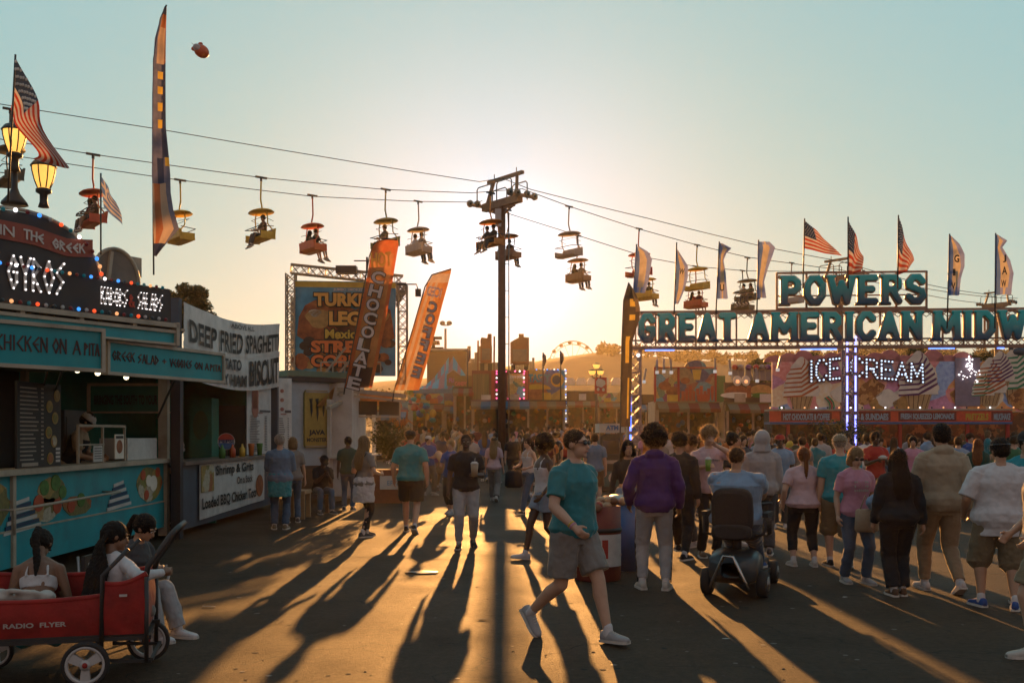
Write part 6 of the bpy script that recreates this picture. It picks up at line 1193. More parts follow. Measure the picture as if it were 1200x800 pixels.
for wd, pa, pb in (('HOT CHOCOLATE & COFFEE', 911, 964), ('CONES & SUNDAES', 978, 1031), ('FRESH SQUEEZED LEMONADE', 1045, 1106), ('MILKSHAKE', 1151, 1170)):
    m = MB(); m.fbox(FI, uI(pa)-.08, vI(493.5), uI(pb)+.08, vI(483), 1.006, 1.003, 1); text(m, wd, FI, uI(pa), vI(492.6), uI(pb)-uI(pa), vI(485)-vI(492.6), c=1.02, bold=.05); m.build('awning_lettering', [mat('pale_blue_letters', (.35,.45,.52)), mat('deep_red_strip', (.25,.05,.03))], IC)
m = MB(); text(m, 'PRETZELS', FI, uI(1119), vI(492.6), uI(1145)-uI(1119), vI(485)-vI(492.6), c=1.02, bold=.05); m.build('awning_lettering', YEL, IC)
bulbs(IC, FI, [(-.3+k*.42, vI(480)+.05) for k in range(28)], ['amber','white','dark'], .035, 1.08)
m = MB()
for px in (917, 1045, 1122, 1168): m.fbox(FI, uI(px)-.05, 0, uI(px)+.07, vI(495), .95, .85)
m.build('awning_post', REDP, IC); m = MB(); m.fbox(FI, 0, 0, uI(1180), 1.1, .1, 0); m.build('counter', REDP, IC); m = MB(); m.fbox(FI, 0, 1.1, uI(1260), vI(482), -1.5, -1.6); m.fbox(FI, 0, 0, .15, vI(482), .0, -1.5); m.build('interior', DISPM, IC)
m = MB(); c0 = P(1195, 412, 37.6); m.ball(c0, (.35,.2,.18), 10); m.ball(c0+Vector((-.32,0,.12)), .11, 8); m.tube([c0+Vector((.3,0,.05)), c0+Vector((.6,0,.2))], [.1,.03], 6); m.build('bird_figure', GREYB, IC); 
# burger stand and neighbours
AWC = mat('awning_cream', (.22,.17,.10), trans=.3); AW1 = mat('awning_stripe_red', (.24,.045,.02), trans=.3); AW2 = mat('awning_stripe_blue', (.05,.16,.28), trans=.3); AW3 = mat('awning_stripe_orange', (.28,.11,.03), trans=.3)
def stall(px0, px1, ytop, ybot, Y, label, panel, words=(), awn=None, fascia=None, name='food_stall', depth=2.5, extra=None, group=None):
    fr = Fr((P(px0,0,Y).x, Y, gz(Y)), (1,0,0)); uu = lambda px: P(px,0,Y).x-P(px0,0,Y).x; vv = lambda py: zy(py, Y)-gz(Y); t = thing(name, label, 'food stall', fr(uu(px1)/2, 0), 0, group); W_ = uu(px1); zb_, zt_ = vv(ybot), vv(ytop)
    m = MB(); m.fbox(fr, 0, zb_, W_, zt_, 0, -.15); m.build('sign_panel', panel, t); m = MB(); m.fbox(fr, 0, 0, W_, 1.05, .0, -.1); m.build('counter', BROWN, t); m = MB(); m.fbox(fr, 0, 1.05, W_, zb_, -1.2, -1.3); m.build('interior', DISPM, t)
    m = MB(); m.fbox(fr, -.05, zb_-.34, W_+.05, zb_, .55, .45); m.fbox(fr, -.05, zb_, W_+.05, zb_+.06, .6, 0); m.build('fascia', fascia or BROWN, t); m = MB()
    for u in (0, W_-.1, W_*.5): m.fbox(fr, u, 0, u+.1, zb_-.34, .5, .42)
    m.build('post', CREAM, t); m = MB(); m.fbox(fr, 0, 0, .08, zb_, -.16, -depth); m.fbox(fr, W_-.08, 0, W_, zb_, -.16, -depth); m.fbox(fr, 0, zb_, W_, zb_+.1, -.16, -depth); m.build('side_wall', CREAM, t)
    rs2 = random.Random(int(px0*7+Y)); m = MB(); na = max(4, int(W_/.45)); ca = rs2.choice([0, 1, 2])
    for k in range(na):
        ua, ub = W_*k/na, W_*(k+1)/na; q = [fr(ua, zb_-.02, .6), fr(ub, zb_-.02, .6), fr(ub, zb_-.30, 1.15), fr(ua, zb_-.30, 1.15)]; m.add(q, [(0,1,2,3)], (k % 2)*(1+ca)); m.add([q[3], q[2], q[2]-Vector((0,0,.16)), q[3]-Vector((0,0,.16))], [(0,1,2,3)], (k % 2)*(1+ca))
    m.build('striped_awning', [AWC, AW1, AW2, AW3], t); m = MB()
    for k in range(int(W_*5)): m.ball(fr(rs2.random()*W_, 1.1+(zb_-1.5)*rs2.random()**.7, -.2-.8*rs2.random()), (.07+.07*rs2.random(), .08, .07+.09*rs2.random()), 6, rs2.randrange(6))
    m.build('prizes', [PINKP, YEL, BLUEP, WHITEP, GREENP, ORANGEP], t)['kind'] = 'stuff'; m = MB()
    for k in range(int(W_*.9)): u = W_*(k+.5)/max(1, int(W_*.9)); m.fbox(fr, u-.25, zb_+.06, u+.25, zb_+.06+.25+.2*rs2.random(), .62, .57, rs2.randrange(4))
    if W_ > 1.5: m.build('price_board', [CREAM, YEL, TOM, WHITEP], t)
    bulbs(t, fr, [(W_*(k+.5)/max(2, int(W_*1.3)), zb_-.36) for k in range(max(2, int(W_*1.3)))], [['white','amber','glass'],['amber','red','glass'],['glass','white']][ca], .035, .6)
    for wd, pa, pb, y0, y1, mt, c_ in words: m = MB(); text(m, wd, fr, uu(pa), vv(y1), uu(pb)-uu(pa), vv(y0)-vv(y1), c=c_, bold=.06); m.build('sign_lettering', mt, t)
    return t, fr, uu, vv
FMUR = mural('fair_mural', [(.42,.30,.10),(.38,.12,.05),(.14,.34,.40),(.50,.42,.24),(.24,.08,.14),(.55,.30,.08),(.14,.22,.14)], 2.4); FMU2 = mural('fair_mural_two', [(.12,.26,.30),(.30,.20,.10),(.36,.30,.20),(.28,.10,.05),(.34,.26,.05),(.10,.10,.16)], 1.1)
st, fr, uu, vv = stall(768, 839, 431, 472, 47, 'snack stall with two brown and blue painted picture panels behind the arch', FMUR, fascia=mat('cream_fascia', (.30,.22,.12)))
m = MB(); m.fbox(fr, uu(796), vv(471), uu(838), vv(432), .01, .03); m.build('picture_panel', FMU2, st); m = MB()
for px in (767.5, 795, 838.5): m.fbox(fr, uu(px)-.05, vv(472), uu(px)+.05, vv(430), .06, .0)
m.fbox(fr, 0, vv(431), uu(839), vv(430), .06, 0); m.build('red_frame', REDP, st)
m = MB(); m.prism(ellp(uu(815), vv(431), uu(828)-uu(815), .36, 14, 0, 180), fr, .0, -.08); m.build('arched_top', FMU2, st); m = MB()
for u, v, r_ in ((uu(779),vv(452),.3),(uu(789),vv(459),.35),(uu(803),vv(446),.22)): m.prism(ellp(u, v, r_, r_*.7), fr, .035, .045)
for k in range(9): u = uu(799+4.3*k); m.prism([(u,vv(469)),(u+.1,vv(469)),(u+.13,vv(458-3*(k%3))),(u-.03,vv(458-3*(k%3)))], fr, .035, .045, 1)
m.prism([(uu(813),vv(445)),(uu(820),vv(445)),(uu(822),vv(433)),(uu(811),vv(433))], fr, .035, .045, 2); m.build('painted_food', [MEAT, TOM, YEL], st)
st, fr, uu, vv = stall(849, 908, 448, 473, 46, 'burger stall with a giant painted burger and chargrilled roll behind the arch', mat('stall_brown', (.12,.06,.03), scale=1, var=.3), fascia=mat('olive_fascia', (.16,.14,.05)))
m = MB(); m.prism(ellp(uu(863), vv(459), .55, .30, 16), fr, .01, .02, 0); m.prism(ellp(uu(892), vv(457), .52, .26, 16), fr, .01, .02, 1); m.prism(ellp(uu(892), vv(463), .50, .12, 16), fr, .022, .03, 2); m.prism(ellp(uu(863), vv(463), .75, .14, 14), fr, .022, .03, 3); m.fbox(fr, uu(875), vv(466), uu(880), vv(452), .02, .035, 0); m.build('painted_food', [MEAT, BUN, LETT, CREAMI], st)
m = MB()
for px in (864, 874): m.prism(ellp(uu(px), vv(446), .20, .24, 12), fr, .05, .0, 0)
m.build('eye_lamp_rim', WHITEP, st)
for px in (864, 874): m = MB(); m.ball(fr(uu(px), vv(447), .08), .09, 8); m.build('eye_lamp', BULB['amber'], st)
st, fr, uu, vv = stall(839, 850, 440, 473, 49, 'narrow green stall squeezed between the picture stall and the burger stall', mat('stall_green', (.08,.16,.05)), fascia=GREENP)
m = MB()
for k, px in enumerate((861, 868, 877, 886, 893, 900, 906)): t_ = MB(); t_.box(P(px, 437, 50), (.28,.2,.75), mi=0); t_.ball(P(px, 430, 49.8), (.16,.16,.14), 8, 1); solo(t_, 'drink_cup_sign', [mat('cup_grey', (.20,.18,.20)), [REDP, mat('cup_grey', (.2,.18,.2)), PUR][k % 3]], ['first','second','third','fourth','fifth','sixth','seventh'][k]+' tall cup model from the left on the burger stall roof', 'cup model', 'cup models on the burger stall roof')
# flood lamps hanging below the beam
for k, (px, y, dx) in enumerate(((770,427,0),(778,426,0),(786,427,1),(838,426,0),(855,428,1),(886,437,2),(757,438,-3),(915,424,-5))):
    m = MB(); p = P(px, y, 33); m.bar(p+Vector((0,0,.18)), p-Vector((-.02*dx,0,.22)), .06); m.box(p-Vector((-.02*dx,0,.26)), (.10,.10,.10), mi=1); solo(m, 'tube_lamp', [STEEL, mat('pale_lamp', (.85,.85,.82), emit=.22, var=0)], ['first','second','third','fourth','fifth','sixth','slanted first','slanted last'][k]+' pale tube lamp from the left hanging under the arch beam', 'lamp', 'tube lamps under the arch beam')
# the TASTY stand right of the tower
st, fr, uu, vv = stall(618, 662, 433, 470, 56, 'blue and yellow painted stand with TASTY letters right of the tower pole', mural('tasty_mural', [(.10,.25,.32),(.40,.28,.05),(.30,.10,.05),(.10,.14,.30),(.35,.12,.05),(.42,.30,.08)], .8), [('TASTY', 619, 645, 438, 448, mat('sky_letters', (.08,.30,.42)), .08)], fascia=BROWN)
m = MB(); m.prism(ellp(uu(630), vv(456), .75, .3, 14, 0, 180), fr, .03, .06, 0); m.prism(ellp(uu(653), vv(445), .38, .40, 14), fr, .03, .05, 0); m.prism(ellp(uu(652), vv(445), .24, .27, 14), fr, .051, .06, 1); m.build('painted_burger', [YEL, GREYB], st)
bulbs(st, fr, [(uu(663), vv(434)-k*.15) for k in range(22)]+[(uu(662)-k*.2, vv(433)) for k in range(9)], ['blue','white','glass'], .045, .08)
# the red framed stand behind the pole
st, fr, uu, vv = stall(553, 620, 434, 470, 54, 'red framed stand with pink bulbs and pictures behind the tower pole', mat('stall_red', (.20,.05,.03), scale=1, var=.3), [('CORN DOGS', 596, 614, 440, 443, CREAMI, .06), ('FUNNEL CAKES', 594, 616, 474, 478, CREAMI, .7)], fascia=mat('stall_plum', (.12,.06,.08)))
m = MB(); m.fbox(fr, uu(554), vv(468), uu(573), vv(438), .01, .05, 0); m.build('picture_panel', mat('olive_stripes', (.22,.18,.08), stretch=(9,1,.2), scale=2, var=.4), st); m = MB(); m.fbox(fr, uu(595), vv(466), uu(615), vv(438), .01, .05, 0); m.build('picture_panel', FMUR, st)
m = MB(); m.fbox(fr, uu(576), vv(470), uu(580), vv(434), .10, 0); m.fbox(fr, uu(615.5), vv(470), uu(619), vv(434), .10, 0); m.build('red_frame', REDP, st)
PB = BULB; PB['pink'] = mat('bulb_pink', (1,.12,.30), emit=1.6, var=0)
bulbs(st, fr, [(uu(582), vv(438)-k*.22) for k in range(8)]+[(uu(614), vv(438)-k*.22) for k in range(8)]+[(uu(596)+k*.3, vv(467)) for k in range(4)]+[(uu(582)+k*.25, vv(435)) for k in range(7)], ['pink','white','pink','maroon'], .05, .14)
st2, fr, uu, vv = stall(532, 556, 440, 455, 55, 'small stall with a pink painted sign left of the red framed stand', mat('stall_olive', (.22,.15,.05)), [('CANDY', 533, 547, 447, 452, PINKP, .06)], fascia=BROWN)
# striped tent
tn = thing('striped_tent', 'blue and grey striped twin peaked tent behind the coffee banner', 'tent', P(520, 500, 58)); Yt = 58; TB_ = mat('tent_blue', (.07,.42,.62), rough=.7, trans=.3); TG_ = mat('tent_grey', (.24,.19,.24), rough=.7, trans=.3)
def tentcloth(prof, Yc, nm, depth):
    m = MB()
    def fn(s_, t_):
        n = len(prof)-1; k = min(int(s_*n), n-1); f = s_*n-k; x = prof[k][0]*(1-f)+prof[k+1][0]*f; y = prof[k][1]*(1-f)+prof[k+1][1]*f; yb_ = 456; yy = y+(yb_-y)*t_; p = P(x, yy, Yc); p.y -= depth*t_*.5; return p
    m.grid(fn, 24, 4, lambda a, b_: 0 if int(a*9) % 2 == 0 else 1); m.build(nm, [TB_, TG_], tn); m = MB(); m.grid(lambda s_, t_: fn(s_, t_)+Vector((0,depth*(t_+.02),0)), 24, 4, lambda a, b_: 1 if int(a*9) % 2 == 0 else 0); m.build(nm, [TB_, TG_], tn)
tentcloth([(491,455),(500,450),(508,443),(515,434),(521,426),(526,418)], 58.6, 'tent_cloth', 1.2); tentcloth([(494,456),(505,451),(515,443),(524,432),(531,417),(538,428),(546,440)], 58, 'tent_cloth', 2)
m = MB(); m.box(P(525, 458.5, 57), (3.9,.6,.22)); m.build('tent_valance', mat('valance_blue', (.05,.20,.32)), tn)
m = MB(); m.prism([(0,0),(.75,0),(.75,.65),(.38,.95),(0,.65)], Fr(P(523.5, 452, 56.5), (1,0,0)), 0, -.1, 0); m.build('gable_sign', [mat('gable_brown', (.22,.13,.06))], tn); m = MB(); text(m, 'FUN', Fr(P(526, 448, 56.45), (1,0,0)), 0, 0, .5, .25, bold=.05); m.tube([P(523.5,439,56.4), P(531,433,56.4), P(539,439,56.4)], .03, 5, 1); m.build('gable_lettering', [mat('violet_paint', (.35,.14,.45)), CREAM], tn)
# dark stalls filling the fairground behind the crowd
for k, (a, b_, yt, yb_, Y, lb, mt) in enumerate([(478, 520, 458, 474, 62, 'dim stall with a green and orange balloon display left of the tent', FMUR), (521, 552, 460, 476, 60, 'dim brown game stall below the striped tent', FMU2), (664, 700, 458, 470, 70, 'dim open stall right of the TASTY stand', BROWN), (701, 741, 460, 472, 72, 'dim open stall behind the cash machine', FMUR), (742, 768, 462, 474, 60, 'dim stall seen through the left arch truss', BROWN), (440, 478, 470, 482, 50, 'dim stall just right of the planter', FMU2), (1160, 1260, 500, 512, 44, 'dim stall at the right edge behind the teal jersey', BROWN)]):
    stall(a, b_, yt, yb_, Y, lb, mt, fascia=[BROWN, mat('dim_red', (.20,.05,.03)), BROWN, mat('dim_tan', (.22,.14,.07))][k % 4])
bp = thing('balloon_display', 'bunch of yellow green and blue toy balloons on a stall left of the tent', 'balloons', P(488, 500, 59)); rr = random.Random(31)
for k in range(34): m = MB(); m.ball(P(480+rr.random()*28, 455+rr.random()*38, 59+rr.random()), (.10+.14*rr.random(),.15,.12+.14*rr.random()), 8); m.build('toy_balloon', [LETT, YEL, BLUEP, ORANGEP, TEAL, REDP][k % 6], bp)
for k, px in enumerate((668, 681, 694, 708, 722)):
    m = MB(); c0 = P(px, 449, 150); m.box(c0, (1.45,1.2,.55)); m.prism([(-.8,.27),(.8,.27),(.5,.8),(-.5,.8)], Fr(c0+Vector((0,-.6,0)), (1,0,0)), 0, -1.2); solo(m, 'white_tent', WHITEP, ['first','second','third','fourth','fifth'][k]+' small white tent from the left at the foot of the hill', 'tent', 'white tents at the foot of the hill')
# silhouettes of rides
def ridesil(px0, px1, ytop, ybot, Y, label, nm, cols, profile, deep=1.0):
    t = thing(nm, label, 'ride', P((px0+px1)/2, ybot+70, Y)); fr = Fr(P(px0, ybot, Y), (1,0,0)); s_ = Y/F; W_ = (px1-px0)*s_; H_ = (ybot-ytop)*s_
    m = MB(); m.prism([(a*W_, b_*H_) for a, b_ in profile], fr, 0, -deep); m.build('backboard', cols[0], t); m = MB(); m.fbox(fr, W_*.12, H_*.1, W_*.88, H_*.5, .02, .08); m.build('painted_board', cols[1], t); m = MB(); z = P(0,ybot,Y).z
    for u in (.15, .85): m.bar(fr(W_*u, 0, -deep/2), fr(W_*u, -z, -deep/2), .35)
    m.build('support', BROWN, t); return t
RSB = mat('ride_rust', (.30,.12,.04), rough=.6); ridesil(598, 620, 391, 427, 85, 'rust coloured ride backboard with stepped top just right of the tower', 'ride_backboard', (RSB, mat('ride_board', (.22,.16,.12))), [(0,0),(.12,.05),(.25,.0),(.85,.02),(1,.0),(1,.88),(.72,.90),(.72,1),(.45,1),(.45,.88),(.2,.80),(0,.72)])
ridesil(563, 576, 391, 425, 85, 'rust coloured ride backboard with slanted top just left of the tower', 'ride_backboard', (RSB, mat('ride_board', (.22,.16,.12))), [(0,0),(1,0),(1,1),(.66,1),(.6,.85),(.1,.88),(0,.8)])
for px, yt, yb_, lb in ((559.5, 399, 424, 'thin leaning sign fin left of the slanted ride backboard'), (578.5, 394, 424, 'thin leaning sign fin nearest the left of the tower')):
    m = MB(); m.bar(P(px, yb_+75, 84), P(px+.8, yt, 84), .22, .15); solo(m, 'sign_fin', RSB, lb, 'ride sign')
m = MB()
t = thing('pod_ride', 'distant ride with rows of orange pods left of the twin floodlight mast', 'ride', P(508, 500, 95)); m = MB(); m.box(P(508, 396, 95), (1.6,.5,.25)); m.box(P(508, 408, 95), (1.9,.5,.2)); m.bar(P(508,396,95), P(508,500,95), .3); m.build('mast', BROWN, t)
for k in range(5): m = MB(); m.tube([P(503+k*2.6, 399, 94.5), P(503+k*2.6, 404, 94.5)], [.12,.2], 6); m.build('pod', RSB, t)
t = thing('floodlight_mast', 'tall thin mast with two floodlights left of the tower', 'floodlight', P(522, 500, 120)); m = MB(); m.tube([P(522, 500, 120), P(522, 385, 120)], [.25,.14], 8); m.bar(P(519,381,120), P(526,381,120), .12); m.build('mast', GALV, t)
for px in (518.5, 526.5): m = MB(); m.ball(P(px, 378.5, 120), (.35,.2,.3), 8); m.build('lamp_head', GALV, t)
bb = thing('fun_house', 'low ochre fun house building behind the striped tent', 'building', P(525, 500, 90)); m = MB(); m.box((P(523,0,90).x, 92, (zy(412,90))/2), (3.5, 4, zy(412,90))); m.build('wall', mat('ochre_wall', (.15,.09,.035), rough=.7, dirt=.4, scale=.6), bb); m = MB(); m.box((P(523,0,90).x, 92, zy(411,90)+.1), (3.8, 4.3, .2)); m.build('roof', CREAM, bb)
m = MB(); m.box((P(556,0,95).x, 97, (zy(424,95))/2), (5.5, 3, zy(424,95)));
for k in range(9): m.box((P(541+k*4.2,0,95).x, 95.6, zy(424,95)+.1+.35*(k % 3)), (.32, .5, .5+.5*(k % 3)))
solo(m, 'ride_facade', mat('pale_facade', (.45,.33,.18), rough=.7), 'pale castle like ride front just left of the tower', 'ride')
m = MB(); rr = random.Random(2); m.box((P(612,0,98).x, 100, (zy(432,98))/2), (4.5, 2, zy(432,98)))
for k in range(8): m.box((P(602+k*3.3,0,98).x, 98.6, zy(432,98)+.2+.3*rr.random()), (.24,.4,.6+.8*rr.random()))
solo(m, 'ride_facade', mat('pale_facade', (.45,.33,.18)), 'pale castle like ride front just right of the tower', 'ride')
for px, yt, lb in ((636.5, 413, 'dark furled flag on a pole right of the TASTY stand letters'), (657, 411, 'small purple feather flag above the right end of the TASTY stand'), (548, 408, 'thin dark furled flag above the ochre fun house')):
    t = thing('furled_flag', lb, 'flag', P(px, 470, 55)); m = MB(); m.tube([P(px, 470, 55), P(px, yt, 55)], .04, 6); m.build('pole', DARKM, t); m = MB(); m.tube([P(px, yt+1, 55), P(px+1.2, yt+4, 55), P(px+1.5, yt+10, 55), P(px+.5, yt+16, 55)], [.03,.13,.12,.04], 6); m.build('cloth', mat('furled_cloth', (.10,.06,.08), trans=.3), t)
# ferris wheel behind the hill
fw = thing('ferris_wheel', 'pale ferris wheel half hidden behind the hill', 'ferris wheel', (P(670,0,380).x, 380, 6)); YF = 330; c0 = P(671, 427, YF); R_ = 27.5/F*YF; PF = mat('pale_frame', (.42,.30,.17), rough=.5)
for off, nm in ((-.6, 'rim'), (.6, 'rim')): m = MB(); m.tube([c0+Vector((R_*math.cos(a), off, R_*math.sin(a))) for a in [2*math.pi*i/36 for i in range(37)]], .13, 5); m.tube([c0+Vector((R_*.86*math.cos(a), off, R_*.86*math.sin(a))) for a in [2*math.pi*i/36 for i in range(37)]], .08, 5); m.build(nm, PF, fw)
m = MB()
for k in range(16): a = 2*math.pi*k/16; m.bar(c0, c0+Vector((R_*math.cos(a), 0, R_*math.sin(a))), .12)
m.build('spokes', PF, fw)
for k in range(16):
    a = 2*math.pi*(k+.3)/16; p = c0+Vector((R_*math.cos(a), 0, R_*math.sin(a))); m = MB(); m.tube([p+Vector((0,0,-1.0)), p+Vector((0,0,-.5)), p+Vector((0,0,-.1)), p+Vector((0,0,.2))], [.45,.75,.62,.1], 8); m.build('gondola', mat('gondola_brown', (.20,.12,.07)), fw)
m = MB(); m.bar(c0, c0+Vector((-5,0,-14)), .5); m.bar(c0, c0+Vector((5,0,-14)), .5); m.build('support', PF, fw)
# triple globe lamp and red sign
lp = thing('street_lamp', 'three globe street lamp on a dark pole in front of the hill', 'street lamp', P(699, 540, 50)); YL = 50; m = MB(); m.tube([P(699,545,YL), P(699,432,YL)], [.10,.05], 8); m.tube([P(694,439,YL), P(694.5,442,YL), P(699,444,YL), P(703.5,442,YL), P(704,439,YL)], .04, 6); m.build('post', DARKM, lp)
for px, py in ((699,429),(694,436.5),(703.5,436.5)): m = MB(); m.tube([P(px,py+2.6,YL), P(px,py+1,YL), P(px,py-2,YL), P(px,py-2.2,YL)], [.08,.15,.19,.1], 8); m.build('globe', LAMPG, lp); m = MB(); m.tube([P(px,py-2.2,YL), P(px,py-3.4,YL), P(px,py-4.2,YL)], [.21,.12,.02], 8); m.build('lamp_cap', DARKM, lp)
rs = thing('banner_sign', 'small red and white lamp post sign below the three globes', 'sign', P(704, 462, 49.6)); m = MB(); fr = Fr(P(697, 461, 49.6), (1,0,0)); s_ = 49.6/F; m.fbox(fr, 0, 0, 14*s_, 19*s_, 0, -.05); m.build('panel', REDP, rs); m = MB(); m.prism([(2*s_,9*s_),(8*s_,7*s_),(12.5*s_,11*s_),(12*s_,15*s_),(8*s_,17*s_),(4*s_,18*s_),(1.5*s_,14*s_)], fr, .01, .03); m.prism(ellp(4*s_, 5*s_, 1.6*s_, 2*s_, 10), fr, .01, .03); m.prism(ellp(10*s_, 4.5*s_, 1.6*s_, 2*s_, 10), fr, .01, .03); m.build('emblem', WHITEP, rs)
# cash machine, kiosk box
at = thing('cash_machine', 'grey cash machine with a lit header reading ATM left of the arch truss', 'cash machine', P(716, 576, 30)); Ya = 30.0; fr = Fr(P(702, 0, Ya), (1,.08,0)); fr.o.z = 0; wA = 30/F*Ya
m = MB(); m.box(fr(wA/2, 1.0, -.35), (wA, .7, 1.55), fr.R @ Matrix.Rotation(0,3,'X')) if False else m.fbox(fr, .04, .05, wA-.04, 1.75, 0, -.7); m.build('cabinet', DARKM, at); m = MB(); m.fbox(fr, 0, 1.78, wA, zy(496,Ya), .06, -.72); m.build('header', mat('pale_header', (.55,.52,.44)), at); m = MB(); text(m, 'ATM', fr, wA*.25, 1.86, wA*.5, .14, c=.07, bold=.06); m.build('header_lettering', BLUEP, at)
m = MB(); m.fbox(fr, .12, 1.15, wA-.12, 1.55, .01, .0); m.build('screen', GLASS, at); m = MB(); m.fbox(fr, .15, .15, wA-.15, .62, .012, .0); m.build('front_sticker', mat('sticker', (.05,.12,.12)), at); m = MB(); m.fbox(fr, .2, .85, wA-.2, .95, .10, .0); m.build('keypad', STEEL, at); m = MB(); m.prism(ellp(wA*.5, .42, .10, .15, 10), fr, .014, .022); m.build('sticker_figure', WHITEP, at)
kx = thing('white_kiosk_box', 'cream ticket box behind the left arch truss beside the cash machine', 'ticket box', P(745, 560, 34)); fr = Fr(P(737, 0, 34), (1,0,0)); fr.o.z = 0; w_ = 26/F*34; m = MB(); m.fbox(fr, 0, 0, w_, zy(497,34), 0, -1.0); m.build('cabinet', CREAM, kx); m = MB(); text(m, 'ATM', fr, .12, 1.85, .35, .14, c=.01, bold=.05); m.build('header_lettering', BLUEP, kx)
for k, (px, r_) in enumerate(((967,14),(1020,12),(985,12))):     # bushes in tubs near the ice cream stand
    Yq = 30+k*.8; pl = thing('potted_bush', ['large leafy bush in a tub left of the lit truss','leafy bush in a tub right of the lit truss','leafy bush in a tub just behind the lit truss'][k], 'bush', P(px, 575, Yq)); pl.location.z = 0; WM[pl.name].translation.z = 0; m = MB(); m.tube([Vector((P(px,0,Yq).x, Yq, 0)), Vector((P(px,0,Yq).x, Yq, .55))], [.28,.36], 12); m.build('tub', BROWN, pl); m = MB(); rr = random.Random(k)
    for q in range(12): leafclump(m, Vector((P(px,0,Yq).x+rr.gauss(0,.20), Yq+rr.gauss(0,.2), .9+1.1*rr.random())), .32, 90, .055, rr)
    m.build('bush_leaves', LEAF, pl)
# ------------------------------------------------------------------ near props
# red wagon: local x along its length (towards the handle end), y across, seen side-on at the lower left
Yw = 7.25; wb = Vector((P(106,0,Yw).x, Yw, 0)); wa = math.radians(14)
WG = thing('wagon', 'red fabric pull wagon with white spoked wheels carrying two children at lower left', 'wagon', wb, wa); Mw = Matrix.Translation(wb) @ Matrix.Rotation(wa, 4, 'Z'); L3 = lambda x, y, z: Mw @ Vector((x, y, z)); RW = Mw.to_3x3()
RF = mat('red_fabric', (.34,.016,.010), rough=.8, var=.22, bump=.4, scale=6, dirt=.25, sheen=.3); RUB = mat('tyre_rubber', (.025,.022,.02), rough=.8); WHP = mat('white_plastic', (.50,.48,.46), rough=.45, dirt=.3)
x0, x1, yw, zb, zt = -.86, .40, .30, .34, .66
def panelw(a, b_, z0, z1a, z1b, nm, th=.03, m_=None):
    m = MB(); a = Vector(a); b_ = Vector(b_); n_ = (b_-a).normalized().cross(Vector((0,0,1)))*th
    def f(s_, t_): p = a.lerp(b_, s_); z1 = z1a+(z1b-z1a)*s_-.035*math.sin(s_*math.pi); q = L3(p.x, p.y, z0+(z1-z0)*t_); return q + RW @ (n_*.6*math.sin(t_*math.pi)*(1+.3*math.sin(s_*9)))
    m.grid(f, 14, 6); off = RW @ (n_); m.grid(lambda s_, t_: f(1-s_, t_)-off, 14, 6); m.tube([f(i/14, 1)-off*.5 for i in range(15)], th*.75, 6); return m.build(nm, m_ or RF, WG)
panelw((x0,-yw,0),(x1,-yw,0), zb, .60, .64, 'side_panel'); panelw((x0,yw,0),(x1,yw,0), zb, .72, .72, 'side_panel'); panelw((x1,-yw,0),(x1,yw,0), zb, .72, .74, 'end_panel'); panelw((x0,yw,0),(x0,-yw,0), zb, .74, .74, 'end_panel')
panelw((.12,-yw-.02,0),(x1+.02,-yw-.02,0), zb-.0, .70, .76, 'side_pocket')
m = MB(); m.box(L3((x0+x1)/2, 0, zb), (x1-x0, 2*yw, .03), RW); m.build('floor_board', DARKM, WG)
m = MB(); m.bar(L3(x0,-yw,zb-.03), L3(x1+.05,-yw,zb-.03), .03); m.bar(L3(x0,yw,zb-.03), L3(x1+.05,yw,zb-.03), .03); m.bar(L3(.1,-yw,zb-.05), L3(.1,yw,zb-.05), .03); m.bar(L3(x1,-yw,zb-.05), L3(x1,yw,zb-.05), .03)
for y in (-yw-.03, yw+.03): m.tube([L3(.12,y,.14), L3(.13,y,.76), L3(.30,y,.94)], .016, 8); m.tube([L3(.42,y,.14), L3(.42,y,.74)], .016, 8)
m.bar(L3(.12,-yw,.16), L3(.45,-yw,.14), .022); m.bar(L3(.12,yw,.16), L3(.45,yw,.14), .022); m.bar(L3(.45,-yw,.15), L3(.45,yw,.15), .022); m.build('frame', DARKM, WG)
m = MB(); m.tube([L3(.40,-.24,.68), L3(.42,-.24,.80), L3(.58,-.22,1.03), L3(.62,-.17,1.07), L3(.64,.12,1.08), L3(.61,.22,1.04), L3(.44,.24,.80), L3(.40,.24,.68)], .02, 8); m.build('handle', DARKM, WG)
